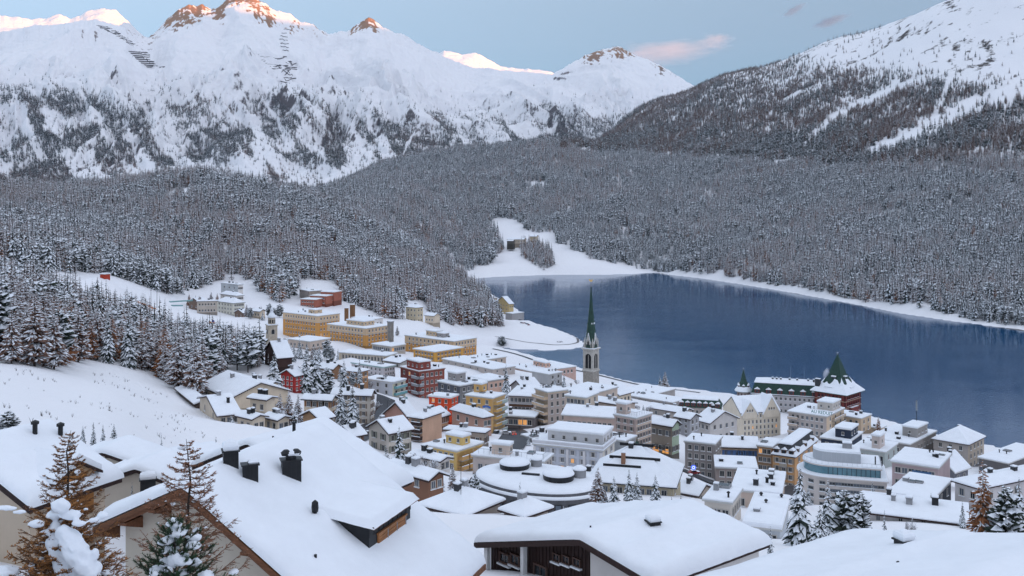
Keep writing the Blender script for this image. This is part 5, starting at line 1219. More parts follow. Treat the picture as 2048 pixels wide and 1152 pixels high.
def oval_building():
    Y = 176; r = place('oval_building', 'oval building with bulging metal wall and two raised discs on its snow roof', 'building', 1072, 950, Y, 34)
    A, B = 13.2, 9.2; N = 72
    def el(k, z, d=0): return [((A*k+d)*math.cos(2*math.pi*i/N), (B*k+d)*math.sin(2*math.pi*i/N), z) for i in range(N)]
    m = MB(); ring_stack(m, [el(.97, -14), el(1.0, -5.5), el(1.0, -3.6), el(.97, -2.2), el(.90, -.7), el(.86, -.35)]); m.obj('wall', [mat('zinc', (.085, .085, .095), .45, .25, 1.0, metal=.4)], r, smooth=True)
    m = MB(); ring_stack(m, [el(.89, -.75), el(.885, -.45), el(.85, -.15), el(.70, .15), el(.35, .32)]); ro = m.obj('roof_snow', [SNOW_ROOF], r, smooth=True)
    m = MB(); ring_stack(m, [el(.935, -1.55), el(.94, -1.25), el(.90, -.85), el(.885, -.8)]); m.obj('snow_ledge', [SNOW_ROOF], r, smooth=True)
    w = MB(); w.box(-.62, .62, -.25, .3, -.85, .85, 0); w.box(-.45, .45, -.28, -.24, -.7, .7, 1); w.box(-.66, .66, -.4, .3, -1.05, -.85, 2); wm = w.mesh('window', [DARK, GLASS_B, SNOW_ROOF])
    w2 = MB(); w2.box(-.6, .6, -.12, .2, -.6, .6, 0); w2.box(-.45, .45, -.15, -.11, -.45, .45, 1); wm2 = w2.mesh('window', [DARK, GLASS])
    for i in range(30):
        t = 2*math.pi*i/30; nx, ny = math.cos(t)/A, math.sin(t)/B; a = math.atan2(ny, nx)+math.pi/2
        o = link('window', wm, r, (A*.985*math.cos(t), B*.985*math.sin(t), -2.9), a); o.rotation_euler = (R(-14), 0, a)
        link('window', wm2, r, (A*1.0*math.cos(t), B*1.0*math.sin(t), -5.2), a)
    for x, y, rd, hh in ((-5.2, 1.0, 2.7, .95), (5.0, -.6, 2.7, .95)):
        m = MB(); m.lathe([(rd*.96, -.4), (rd, hh*.7), (rd+.06, hh)], 28); d = m.obj('roof_disc', [DARK], r, (x, y, .2))
        m = MB(); m.lathe([(rd+.05, hh+.0), (rd+.08, hh+.15), (rd-.15, hh+.42), (rd*.5, hh+.55), (.1, hh+.58)], 28); m.obj('snow', [SNOW_ROOF], d, (0, 0, 0), smooth=True)
    for x, y, rd in ((-2.6, 4.2, 1.0), (7.2, 2.8, 1.15)):
        m = MB(); m.lathe([(rd, -.4), (rd, 1.3)], 16, 0); m.lathe([(rd+.1, 1.3), (rd+.1, 1.5), (rd*.5, 1.9), (.05, 1.95)], 16, 1); m.obj('vent', [CONC, SNOW_ROOF], r, (x, y, .2))
    m = MB(); m.box(-1.6, 1.6, -.25, .25, -.2, .25, 0); m.obj('skylight', [DARK], r, (-.2, -1.4, .35), .3)
oval_building()

def curved_hotel():
    Y, th = 216, 17
    r = place('curved_hotel', 'curved white modern hotel with ribbon windows and glazed roof storey', 'hotel', 1774, 1016, Y, th)
    u = Y/FPX; h = (1016-966)*u; a, d = 18.6, 13.0
    def foot(i, ext=0):
        p = [(0-i+ext, i), (0-i+ext, d-i), (-a+5, d-i)]
        rr = d/2-i; n = 14
        p = [(ext-i, i-ext), (ext-i, d-i+ext)] + [(-a+d/2 - (rr+ext)*math.sin(t), d/2 + (rr+ext)*math.cos(t)) for t in np.linspace(0, math.pi, n)]
        return p
    wm = wallmat((.52, .50, .51))
    m = MB(); m.prism_z(foot(0), -9, h); m.obj('wall', [wm], r)
    for i in range(4):
        for j in range(9):
            link('window', window_mesh(1.35, .72, (.20, .22, .24), [GLASS, GLASS_B][WRG.random() < .4]), r, (-a+d/2+.2+(a-d/2-.8)*(j+.5)/9, -.01, h-1.05-i*1.55), 0)
        for j in range(3): link('window', window_mesh(.8, .9, (.5, .5, .5), GLASS), r, (.01, 2.5+3.6*j, h-1.05-i*1.55), math.pi/2)
        for t in np.linspace(2.55, 2.95, 2): link('window', window_mesh(1.3, .72, (.2, .22, .24), GLASS), r, (-a+d/2-d/2*math.sin(t), d/2+d/2*math.cos(t), h-1.05-i*1.55), -math.pi+t)
    m = MB(); m.prism_z(foot(0, .35), h, h+.25, 0); m.prism_z(foot(.05, .35), h+.254, h+.6, 1, .985); ro = m.obj('terrace', [wm, SNOW_ROOF], r)
    m = MB(); m.prism_z(foot(1.2), h+.5, h+2.3, 0); gl = m.obj('glazed_storey', [mat('aqua_glass', (.10, .22, .27), .12, .2, .4, spec=.6)], r)
    for j in range(12): 
        m = MB(); m.box(-.05, .05, -.06, .02, h+.55, h+2.3, 0); m.obj('glazing_bar', [DARK], gl, (-a+d/2+(a-d/2-1.3)*j/11, 1.2, 0))
    m = MB(); m.prism_z(foot(.9), h+2.3, h+2.55, 0); m.prism_z(foot(.95), h+2.554, h+2.9, 1, .985); m.obj('roof', [wm, SNOW_ROOF], r)
    m = MB(); pts = foot(1.0); pts = pts + [pts[0]]
    for p, q in zip(pts, pts[1:]):
        n = max(1, int((Vector(p)-Vector(q)).length/1.0))
        for k in range(n):
            x, y = p[0]+(q[0]-p[0])*k/n, p[1]+(q[1]-p[1])*k/n; m.tube((x, y, h+2.8), (x, y, h+3.6), .025, .025, 4)
        m.tube((p[0], p[1], h+3.6), (q[0], q[1], h+3.6), .035, .035, 4)
    m.obj('railing', [mat('steel', (.35, .37, .4), .4, metal=.6)], r)
    m = MB(); n = 14; e = [(-a+d/2+.3-3.6*math.sin(t), d/2+3.4*math.cos(t)) for t in np.linspace(0, math.pi, n)]; e = [(-5.2, d/2-3.4), (-5.2, d/2+3.4)] + e
    m.prism_z(e, h+2.8, h+5.0, 0); m.prism_z(e, h+5.0, h+5.45, 1, .97); m.obj('roof_house', [mat('ribbed_metal', (.42, .44, .47), .5, .12, 2.0, stretch=(8, 8, .2)), SNOW_ROOF], r)
    m = MB(); m.box(-1, 1, -.8, .8, 0, 1.3, 0); snow_pad(m, -1, 1, -.8, .8, 1.3, .3, 1); m.obj('vent', [CONC, SNOW_ROOF], r, (-8.0, d/2, h+5.3))
    for x in (-2.2, -.8): 
        m = MB(); m.tube((0, 0, 0), (0, 0, 1.9), .14, .14, 7); m.obj('chimney', [DARK], r, (x, 3.4, h+2.8))
curved_hotel()

def small_structures():
    brn = mat('timber_cladding', (.22, .115, .055), .8, .3, 1.0, .3, 6, stretch=(5, 5, .4))
    for px, y0, y1, Y, rd, w in ((693, 632, 616, 640, 1.35, 'shorter of two brown timber-clad cylinders beside the ochre hotel'), (705, 632, 609, 645, 1.7, 'taller of two brown timber-clad cylinders beside the ochre hotel')):
        r = place('tank', w, 'tank', px, y0, Y); r['group'] = 'timber-clad cylinders'; h = (y0-y1)*Y/FPX
        m = MB(); m.lathe([(rd, -4), (rd, h)], 14); m.obj('shell', [brn], r); m = MB(); m.lathe([(rd+.1, h), (rd+.1, h+.25), (rd*.5, h+.45), (.05, h+.5)], 14); m.obj('snow', [SNOW_ROOF], r)
    r = place('chimney_tower', 'square grey concrete chimney tower beside the middle ochre block', 'chimney', 781, 690, 535, 40)
    m = MB(); m.box(-1.2, 1.2, -1.2, 1.2, -6, 12.2); m.obj('shaft', [mat('grey_shaft', (.24, .22, .20), .85, .2, .6)], r); m = MB(); m.box(-1.4, 1.4, -1.4, 1.4, 12.2, 12.7); snow_pad(m, -1.3, 1.3, -1.3, 1.3, 12.7, .35, 1); m.obj('cap', [CONC, SNOW_ROOF], r)
    r = place('turret', 'dark dome with green copper lantern figure behind the mansion roof', 'turret', 1274, 918, 222)
    m = MB(); m.lathe([(1.0, -8), (1.0, .6)], 10); m.obj('drum', [STONE_M], r)
    m = MB(); m.lathe([(1.25, .5), (1.2, .9), (1.0, 1.5), (.55, 1.95), (.3, 2.1)], 12); m.obj('dome', [SLATE], r, smooth=True)
    m = MB(); m.lathe([(.35, 2.0), (.38, 2.9), (.55, 3.0), (.45, 3.5), (.2, 3.9), (.06, 4.9)], 8); m.obj('lantern', [COPPER], r)
    # rink: barriers, floodlight poles, groomer
    for (x0, Y0), (x1, Y1), w in (((338, 690), (386, 700), 'rear'), ((342, 672), (366, 672), 'front')):
        p, q = PX(x0, 0, Y0), PX(x1, 0, Y1); p.z = float(gz(p.x, p.y)); q.z = float(gz(q.x, q.y)); m = MB(); d = (q-p).to_2d().length
        m.box(0, d, -.06, .06, -.5, .45, 0); m.box(0, d, -.1, .1, .45, .6, 1)
        o = m.obj('rink_barrier', [mat('aqua_board', (.20, .36, .36), .5), SNOW_ROOF], None, p, math.atan2(q.y-p.y, q.x-p.x)); tag(o, '%s aqua board of the snowed-in rink' % w, 'barrier')
    for px, Y, h, w in ((302, 600, 11, 'thick grey floodlight pole at the wood edge beside the rink slope'), (314, 620, 10, 'thin pole right of the thick floodlight pole')):
        p = PX(px, 0, Y); p.z = float(gz(p.x, p.y)); r = tag(empty('lamp_post', p), w, 'lamp post')
        m = MB(); m.tube((0, 0, -.5), (0, 0, h), .22 if 'thick' in w else .1, .14 if 'thick' in w else .08, 7); m.obj('pole', [CONC], r)
        m = MB(); m.box(-.7, .7, -.2, .2, h, h+.5, 0); m.box(-.7, .7, -.2, .2, h+.5, h+.62, 1); m.obj('lamp_head', [CONC, SNOW_ROOF], r)
    p = PX(424, 0, 628); p.z = float(gz(p.x, p.y)); r = tag(empty('snow_groomer', p, .3), 'tiny blue and orange machine parked on the white rink', 'machine')
    m = MB(); m.box(-1.8, 1.8, -.8, .8, .35, 1.0, 0); m.obj('body', [mat('orange_paint', (.5, .16, .03))], r); m = MB(); m.prism_y([(-.2, 1.0), (1.5, 1.0), (1.2, 2.0), (.0, 2.0)], -.75, .75); m.obj('cab', [mat('blue_paint_dark', (.03, .06, .25))], r)
    m = MB(); m.box(-1.9, 1.9, -1.0, -.6, -.2, .5, 0); m.box(-1.9, 1.9, .6, 1.0, -.2, .5, 0); m.obj('tracks', [DARK], r)
    # orange safety fence down the cleared slope
    org = mat('orange_net', (.50, .16, .03), .8, .25, 2.0)
    pts = [(168, 560), (190, 556), (208, 552), None, (248, 575), (262, 580), (280, 590), (298, 600), (312, 604)]
    k = 0
    for p, q in zip(pts, pts[1:]):
        if p is None or q is None: continue
        P, Q = PX(p[0], 0, p[1]), PX(q[0], 0, q[1]); P.z = float(gz(P.x, P.y)); Q.z = float(gz(Q.x, Q.y)); d = Q-P
        m = MB(); m.add([(0, 0, .2), d.xyz+Vector((0, 0, .2)), d+Vector((0, 0, 1.5)), (0, 0, 1.5), (0, .08, .2), d+Vector((0, .08, .2)), d+Vector((0, .08, 1.5)), (0, .08, 1.5)], [(0, 1, 2, 3), (7, 6, 5, 4), (3, 2, 6, 7), (0, 4, 5, 1), (0, 3, 7, 4), (1, 5, 6, 2)])
        m.tube((0, .04, -.6), (0, .04, 1.7), .06, .06, 5)
        o = m.obj('safety_fence', [org], None, P); tag(o, 'panel of orange safety net along the cleared slope by the wood', 'fence', 'orange safety nets')
def round_sign():
    p = PX(1387, 0, 243); p.z = float(gz(p.x, p.y)); r = tag(empty('sign', p), 'round lit blue sign with white ring at the street corner by the mansion', 'sign')
    m = MB(); m.tube((0, 0, -.5), (0, 0, 2.6), .05, .05, 6); m.obj('pole', [DARK], r)
    m = MB(); m.tube((0, -.05, 3.1), (0, .05, 3.1), .6, .6, 20); m.obj('disc', [mat('lit_blue', (.03, .06, .6), .4, emit=(.05, .12, 1.0), estr=.10)], r)
    m = MB(); n = 18
    v = [(k*math.cos(2*math.pi*i/n), -.07, 3.1+k*math.sin(2*math.pi*i/n)) for k in (.22, .36) for i in range(n)]; m.add(v, [(i, (i+1) % n, n+(i+1) % n, n+i) for i in range(n)]); m.obj('ring', [mat('lit_white', (.8, .8, .8), .4, emit=(.8, .85, 1.0), estr=.06)], r)
round_sign()
STONE_M = mat('tower_stone', (.30, .27, .235))
small_structures()

# ------------------------------------------------------------------ roads, paths
def strip(name, pts, width, mt, lift=.12, step=3.0, z=None):
    """pts: (photo px, depth m); draped over the ground"""
    P = [Vector(((a-1024)/FPX*b_, b_)) for a, b_ in pts]; C = []
    for p, q in zip(P, P[1:]):
        n = max(1, int((q-p).length/step)); C += [p+(q-p)*i/n for i in range(n)]
    C.append(P[-1])
    for _ in range(6): C = [C[0]] + [(C[i-1]+C[i]*2+C[i+1])/4 for i in range(1, len(C)-1)] + [C[-1]]
    v = []; K = 6
    for i, c in enumerate(C):
        t = (C[min(i+1, len(C)-1)]-C[max(i-1, 0)]).normalized(); nrm = Vector((-t.y, t.x))
        for j in range(K): 
            w = c+nrm*width*(j/(K-1)-.5); v.append((w.x, w.y, float(gz(w.x, w.y))+lift))
    me = mesh(name, v, [tuple(q) for q in grid_faces(len(C), K)], mt); o = tag(link(name, me), kind='structure')
    return o
WET = mat('wet_road', (.035, .035, .042), .5, .3, .4, .2, 6)
strip('road', [(1002, 345), (1010, 326), (1022, 314), (1031, 302), (1034, 290), (1031, 276), (1020, 262), (1005, 252)], 8, WET, .25)
strip('road', [(772, 362), (768, 335), (760, 308), (746, 284), (726, 264), (700, 248), (670, 240)], 6.5, WET, .25)
strip('road', [(1036, 284), (1100, 268), (1180, 258), (1250, 262), (1300, 262), (1345, 262), (1385, 252), (1425, 246), (1500, 240), (1580, 246), (1600, 262)], 6.5, WET, .3)  # this and the next street strip also stand for shade between houses
strip('road', [(1300, 262), (1312, 290), (1330, 320), (1345, 350)], 5, WET, .3)
strip('road', [(948, 560), (955, 600), (965, 645), (978, 700), (990, 735)], 7, WET, .25)
strip('road', [(985, 775), (1040, 768), (1100, 742), (1180, 700), (1245, 668), (1320, 640), (1400, 628)], 4, WET, .3)
strip('footpath', [(990, 868), (1040, 856), (1100, 850), (1140, 852), (1157, 872), (1155, 900), (1135, 928), (1090, 965)], 2.2, mat('trodden_snow', (.16, .15, .15), .9), .15)
strip('footpath', [(1315, 1640), (1400, 1530), (1480, 1430), (1560, 1343), (1650, 1236), (1720, 1163), (1800, 1085), (1900, 1020), (2060, 945)], 2.0, mat('trodden_snow', (.16, .15, .15), .9), .2, 12)

# ------------------------------------------------------------------ cars
def car_parts(col):
    bd, cb, gl = MB(), MB(), MB()
    bd.prism_y([(-2.1, .28), (2.1, .28), (2.15, .62), (2.0, .80), (1.0, .92), (-1.7, .95), (-2.12, .85)], -.86, .86)
    cb.prism_y([(-1.75, .93), (1.0, .91), (.35, 1.42), (-1.25, 1.45)], -.74, .74)
    gl.prism_y([(-1.62, 1.0), (.85, .98), (.32, 1.36), (-1.2, 1.38)], -.76, .76)
    return bd, cb, gl
_wh = MB(); _wh.tube((0, -.11, 0), (0, .11, 0), .32, .32, 10)
_whm = _wh.mesh('wheel', [DARK])
def car(px, Y, rz, col, label, snow=False, group=None, lights=False):
    p = PX(px, 0, Y); p.z = float(gz(p.x, p.y)) + .27
    r = tag(empty('car', p, rz), label, 'car', group); r.scale = (.72, .72, .72)
    bd, cb, gl = car_parts(col); cm = mat('car_paint_%02d%02d%02d' % tuple(int(c*99) for c in col), col, .3, .05, 1.0, spec=.5)
    bd.obj('body', [cm], r); cb.obj('cabin', [cm], r); gl.obj('glazing', [GLASS], r)
    for x in (-1.3, 1.35):
        for y in (-.78, .78): link('wheel', _whm, r, (x, y, .32))
    if snow:
        m = MB(); snow_pad(m, -1.2, .4, -.7, .7, 1.44, .22); snow_pad(m, 1.05, 2.0, -.75, .75, .86, .15); m.obj('snow', [SNOW_ROOF], r)
    if lights:
        for y in (-.62, .62):
            m = MB(); m.box(-2.16, -2.08, y-.2, y+.2, .62, .82); m.obj('tail_light', [mat('tail_lamp', (.5, .03, .02), .4, emit=(1.0, .06, .03), estr=.12)], r)
car(1027, 291, R(100), (.30, .09, .06), 'red car with tail lights driving up the curving street', lights=True)
car(1004, 296, R(75), (.35, .38, .42), 'silver car with snow on its roof parked left of the red car', snow=True)
car(994, 302, R(60), (.04, .04, .05), 'dark car under fresh snow at the inner kerb of the curve', snow=True)
car(1012, 284, R(10), (.5, .5, .5), 'white car nearly buried in snow in front of the parked silver car', snow=True)
car(727, 262, R(30), (.05, .05, .06), 'dark car parked on the road beside the small brown chalet', snow=True)
for i, (px, Y, rz, c, w) in enumerate(((1110, 266, 10, (.05, .05, .06), 'black car on the street left of the pale-blue hotel'), (1292, 268, 80, (.30, .31, .33), 'grey car at the corner by the pinkish hotel'), (1388, 251, 20, (.25, .03, .03), 'red car at the foot of the slate-grey corner block'), (1455, 243, 5, (.5, .5, .5), 'white car before the low grey annex'), (1540, 241, 5, (.04, .05, .09), 'dark blue car near the orange hotel wing'), (762, 318, 75, (.4, .4, .42), 'silver car climbing the road by the four-storey house'), (968, 655, 60, (.04, .04, .05), 'dark car on the lakeside road near the inlet'))):
    car(px, Y, R(rz), c, w, snow=i % 2 == 0)
# street lamps along the roads
for i, (px, Y, w) in enumerate(((1012, 334, 'street lamp at the top of the curving street'), (1040, 298, 'street lamp inside the bend of the curving street'), (775, 345, 'street lamp by the pale-blue flats'), (740, 272, 'street lamp above the small brown chalet'), (1150, 262, 'street lamp behind the pale-blue hotel'), (1330, 268, 'street lamp before the khaki house'), (1480, 236, 'street lamp before the low grey annex'), (958, 610, 'street lamp by the lakeside road bridge'), (1140, 722, 'lakeside lamp left of the church spire'), (1290, 652, 'lakeside lamp right of the church spire'))):
    p = PX(px, 0, Y); p.z = float(gz(p.x, p.y)); r = tag(empty('street_lamp', p), w, 'street lamp', 'street lamps')
    m = MB(); m.tube((0, 0, -.5), (0, 0, 4.6), .07, .05, 6); m.tube((0, 0, 4.6), (.7, 0, 4.9), .04, .03, 5); m.obj('pole', [DARK], r); m = MB(); m.box(.5, 1.0, -.13, .13, 4.82, 4.95); m.obj('lamp_head', [CONC], r)
_cr = random.Random(3)
for i in range(14):
    car(1020+i*2.9, 1015-i*5+_cr.uniform(-6, 6), _cr.uniform(0, 3), _cr.choice([(.03, .03, .04), (.1, .1, .12), (.3, .3, .33), (.25, .04, .03)]), 'snow-dusted car in the small lakeside car park below the concrete cube', True, 'cars in the lakeside car park')
# ================================================================== foreground houses
CAMV = Vector((0, 0, CAMZ))
STUC = mat('cream_stucco', (.56, .50, .42), .9, .06, .8, .25, 14)
BARGE = mat('orange_brown_wood', (.16, .065, .03), .6, .35, 1.5, .3, 10, stretch=(1, 6, 6))
WOODL = mat('warm_wood', (.30, .13, .05), .6, .3, 1.5, .3, 10, stretch=(6, 1, 1))
class Roof:
    """a foreground gable house described by its ridge: local y runs along the ridge, x down the right slope"""
    def __init__(s, name, label, A, d, L, wr, pr, wl, pl, y0=0.0, ts=.34):
        d = Vector(d).normalized(); s.L, s.wr, s.pr, s.wl, s.pl, s.y0, s.ts = L, wr, pr, wl, pl, y0, ts
        e2 = Vector((d.y, -d.x)); s.phi = math.atan2(e2.y, e2.x); s.A = Vector(A)
        s.root = tag(empty(name, (A[0], A[1], A[2]), s.phi), label, 'house')
        s.inv = (Matrix.Translation(s.A) @ Matrix.Rotation(s.phi, 4, 'Z')).inverted()
        m = MB(); t = .22
        for sx, w, p in ((1, wr, pr), (-1, wl, pl)):
            pr4 = [(0, -.02), (sx*w, -p*w-.02), (sx*w, -p*w-t), (0, -t)]
            m.prism_y(pr4 if sx < 0 else pr4[::-1], y0, L, 0)
        s.roof = m.obj('roof', [DWOOD], s.root); s.snow(ts)
    def snow(s, t, seams=((.42, .16), (.84, .12))):
        nxr, nxl, ny = max(12, int(s.wr/.28)), max(10, int(s.wl/.35)), max(14, int((s.L-s.y0)/.35))
        ea = .12
        xr = s.wr+.06 - (s.wr+.06)*(1-np.linspace(0, 1, nxr))**1.6 if False else np.linspace(0, 1, nxr)
        edge = np.array([0, .004, .012, .025, .05]); mid = np.linspace(.08, 1, nxr)
        fr = np.concatenate([edge, mid]); X = np.concatenate([(s.wr+.08)*(1-fr), -(s.wl+.08)*(fr[::-1][1:]*0+1-fr[::-1][1:])])
        fy = np.concatenate([[0, .004, .012, .03], np.linspace(.06, .94, ny), [.97, .988, .996, 1]]); Y = s.y0-.1+(s.L-s.y0+.2)*fy
        XX, YY = np.meshgrid(X, Y)
        P = np.where(XX > 0, s.pr, s.pl); W = np.where(XX > 0, s.wr+.08, s.wl+.08)
        dx = W-np.abs(XX); dy = np.minimum(YY-Y[0], Y[-1]-YY); dd = np.minimum(dx, dy)
        rd = .34; th = t*np.sqrt(np.clip(1-(1-np.clip(dd/rd, 0, 1))**2, 0, 1))
        for f, a in seams: th = th + a*t*3.0*(sstep(f*W-.22, f*W+.10, np.abs(XX))-.5*sstep(f*W+.1, f*W+1.2, np.abs(XX)))*np.clip(dd/.5, 0, 1)
        sx = int(s.A.x*10)
        th = th + np.clip(dd/.6, 0, 1)*(.10*fbm(XX/2.2, YY/2.8, 3+sx, 5) + .035*fbm(XX/.45, YY/1.4, 9+sx, 4))
        edgew = .06*fbm(YY/.5, XX*0, 21+sx, 3)*(dx < .02)
        Z = -P*(np.sqrt(XX**2+.02)-.1) + th + .01
        Z = np.where(dx < .001, -P*np.abs(XX)-.03, Z)
        V = np.stack([XX+np.sign(XX)*edgew, YY, Z], -1).reshape(-1, 3)
        s.sn = link('snow', fast_mesh('snow', V, grid_faces(len(Y), len(X))[:, ::-1], SNOW_ROOF), s.roof)
    def hit(s, px, py, side=1, lift=0.0):
        """where the sight line through a photo pixel meets the roof slope, in house coordinates"""
        o = s.inv @ CAMV; q = s.inv @ PX(px, py, 50.0); d = q-o; p = s.pr if side > 0 else s.pl
        # z = -p*side*x + lift
        k = (lift - p*side*o.x - o.z)/(d.z + p*side*d.x); return o + d*k
    def chimney(s, px, py, w, d, hgt, cap='flue', side=1):
        c = s.hit(px, py, side, .1); m = MB(); base = -.9
        m.box(-w/2, w/2, -d/2, d/2, base, hgt, 0)
        for k in range(5): m.box(-w/2+w*k/4-.012, -w/2+w*k/4+.012, -d/2-.012, -d/2, base, hgt-.03, 0)
        for k in range(4): m.box(w/2, w/2+.012, -d/2+d*k/3-.012, -d/2+d*k/3+.012, base, hgt-.03, 0)
        m.box(-w/2-.07, w/2+.07, -d/2-.07, d/2+.07, hgt, hgt+.06, 0)
        o = m.obj('chimney', [DARK], s.root, c, -s.phi+R(20))
        m = MB()
        if cap == 'flue':
            m.tube((0, 0, hgt), (0, 0, hgt+.22), .24, .24, 10, 0)
            for x in (-.22, .22): m.lathe([(.2, hgt+.22), (.24, hgt+.34), (.1, hgt+.46)], 8, 0, (x, 0))
            snow_pad(m, -.12, .3, -.18, .18, hgt+.2, .2, 1)
        elif cap == 'pad': snow_pad(m, -w/2, w/2, -d/2, d/2, hgt+.06, .34, 1)
        else: m.tube((0, 0, hgt), (0, 0, hgt+.15), .1, .1, 8, 0); snow_pad(m, -.05, w/2, -d/2+.05, d/2-.05, hgt+.06, .14, 1)
        m.obj('cowl', [DARK, SNOW_ROOF], o)
    def pipe(s, px, py, h, r=.10, hood=False):
        c = s.hit(px, py, 1, .25); m = MB(); m.tube((0, 0, -.5), (.0, 0, h), r, r, 9)
        if hood: m.lathe([(r*1.5, h-.28), (r*1.75, h-.1), (r*1.5, h+.12), (.02, h+.22)], 10)
        m.obj('vent_pipe', [DARK], s.root, c)

# ---- the big chalet
def ridge_frame(A, YA, Bp):
    a = PX(A[0], A[1], YA); yb = (A[1]-HOR)*YA/(Bp[1]-HOR); bpt = PX(Bp[0], Bp[1], yb); d = (bpt-a).to_2d()
    return a, d.normalized(), d.length
a, d, L = ridge_frame((372, 972), 40, (641, 856))
F1 = Roof('chalet', 'big chalet in front with broad snow roof, dormer and three dark chimneys', a, d, L, 8.7, .65, 4.3, .47, -.2, .36)
def chalet_details():
    r = F1.root
    m = MB(); m.prism_y([(-3.6, -9), (7.9, -9), (7.9, -7.9*.65-.3), (0, -.32), (-3.6, -3.6*.47-.3)], .75, F1.L-.6); m.obj('wall', [STUC], r)
    for sx, w, p in ((1, 8.75, .65), (-1, 4.35, .47)):
        for k, (dz, th, y0, y1, mt) in enumerate(((0, .20, -.34, -.22, BARGE), (-.20, .16, -.26, -.14, BARGE))):
            m = MB(); q = [(0, dz), (sx*w, dz-p*w), (sx*w, dz-p*w-th), (0, dz-th)]; m.prism_y(q if sx < 0 else q[::-1], y0, y1); m.obj('bargeboard', [mt], r)
        m = MB(); q = [(0, -.24), (sx*w, -.24-p*w), (sx*w, -.34-p*w), (0, -.34)]; m.prism_y(q if sx < 0 else q[::-1], -.14, .78); m.obj('soffit', [WOODL], r)
        for f in (.02, .33, .66, .93):
            x = sx*w*f; z = -p*w*f-.35
            m = MB(); m.prism_x([(-.30, z-.12), (.76, z-.50), (.76, z), (-.30, z)], x-.16, x+.16); m.obj('bracket', [BARGE], r)
    # tall shuttered window
    c = MB(); c.box(-.32, .32, -.06, .04, -1.5, .5, 0); c.box(-.4, .4, -.1, -.03, .5, .62, 1)
    for z in np.arange(-1.45, .45, .12): c.box(-.26, .26, -.09, -.06, z, z+.08, 0)
    c.obj('shutter', [WOODL, DWOOD], r, (4.55, .73, -3.9))
    # gutter boards under the right eave
    m = MB(); m.box(8.62, 8.84, -.2, F1.L, -8.7*.65-.30, -8.7*.65-.05); m.obj('gutter', [BARGE], F1.roof)
    # dormer with wooden shutters
    p0, p1 = F1.hit(728, 1112), F1.hit(830, 1068); xf = (p0.x+p1.x)/2; y0, y1 = p0.y, p1.y
    zb = -.65*xf+.12; hd = 1.28; slope = .12
    xb = (zb+hd+.0)/(-.65)                                  # where a level roof would meet the slope
    xk = xf-(hd-.1)/(.65-slope)
    m = MB()
    prof = [(xk, zb+hd+slope*(xf-xk)*1.0-.05), (xk, zb-.2), (xf, zb-.4), (xf, zb+hd)]
    m.prism_y([(xf, zb-.5), (xf, zb+hd), (xk, zb+hd+slope*(xf-xk)), (xk-.2, -.65*(xk-.2)-.3)], y0, y1)
    dm = m.obj('dormer', [DARK], F1.roof)
    n = 9
    for k in range(n+1):
        y = y0+(y1-y0)*k/n
        m = MB(); m.box(xf, xf+.025, y-.012, y+.012, zb+hd-.45, zb+hd-.02); m.obj('seam', [DARK], F1.roof)
    m = MB(); m.box(xf, xf+.05, y0+(y1-y0)*.18, y0+(y1-y0)*.86, zb-.1, zb+hd-.55, 0)
    for k in range(3):
        ya, yb_ = y0+(y1-y0)*(.19+.222*k), y0+(y1-y0)*(.19+.222*(k+1)-.012)
        for z in np.arange(zb-.05, zb+hd-.60, .135): m.box(xf+.05, xf+.075, ya, yb_-.03, z, z+.115, 0)
        m.box(xf+.05, xf+.10, yb_-.03, yb_+.02, zb-.05, zb+hd-.55, 1)
    m.box(xf, xf+.10, y0+(y1-y0)*.17, y0+(y1-y0)*.88, zb+hd-.55, zb+hd-.48, 0); m.obj('dormer_shutters', [WOODL, CONC], F1.roof)
    m = MB(); m.prism_y([(xf+.28, zb+hd-.02), (xf+.28, zb+hd+.06), (xk-.1, zb+hd+slope*(xf-xk)+.10), (xk-.1, zb+hd+slope*(xf-xk))], y0-.14, y1+.14); m.obj('dormer_roof', [DARK], F1.roof)
    m = MB(); m.box(xf+.24, xf+.31, y0-.14, y1+.14, zb+hd-.06, zb+hd+.02); m.obj('dormer_board', [BARGE], F1.roof)
    # snow on the dormer
    nx, ny = 16, 22; X = np.linspace(xk-.9, xf+.36, nx); Yg = np.linspace(y0-.26, y1+.24, ny); XX, YY = np.meshgrid(X, Yg)
    dd = np.minimum(np.minimum(YY-Yg[0], Yg[-1]-YY), X[-1]-XX); th = .30*np.sqrt(np.clip(1-(1-np.clip(dd/.3, 0, 1))**2, 0, 1))
    Z = zb+hd+.05+slope*(xf-XX)+th+.03*fbm(XX*1.5, YY*1.5, 5, 3); Z = np.where(XX < xk, np.minimum(Z, -.65*XX+.36+.1), Z)
    link('dormer_snow', fast_mesh('dormer_snow', np.stack([XX, YY, Z], -1).reshape(-1, 3), grid_faces(ny, nx), SNOW_ROOF), F1.roof)
    F1.chimney(500, 968, .62, .42, .82, 'cap'); F1.chimney(582, 964, .80, .55, .98, 'flue'); F1.chimney(461, 938, .60, .55, .78, 'pad')
    F1.pipe(630, 1036, .55, .09, True); F1.pipe(631, 1128, .38, .06)
chalet_details()

# ---- house behind the big chalet
a, d, L = ridge_frame((497, 888), 56, (652, 842))
F6 = Roof('house', 'snow-roofed house directly behind the big chalet ridge', a, d, L, 6.5, .42, 4.5, .42, 0, .34)
m = MB(); m.prism_y([(-4, -8), (6, -8), (6, -2.75), (0, -.3), (-4, -1.95)], .5, F6.L-.4); m.obj('wall', [wallmat((.34, .22, .16))], F6.root)
m = MB(); m.prism_y([(-.9, -1.6), (.9, -1.6), (0, -.55)], .42, .5); m.obj('gable_panel', [mat('brick_panel', (.28, .12, .08))], F6.root)
F6.pipe(588, 878, 1.0, .10); F6.pipe(546, 890, .5, .05); F6.pipe(551, 889, .42, .05)

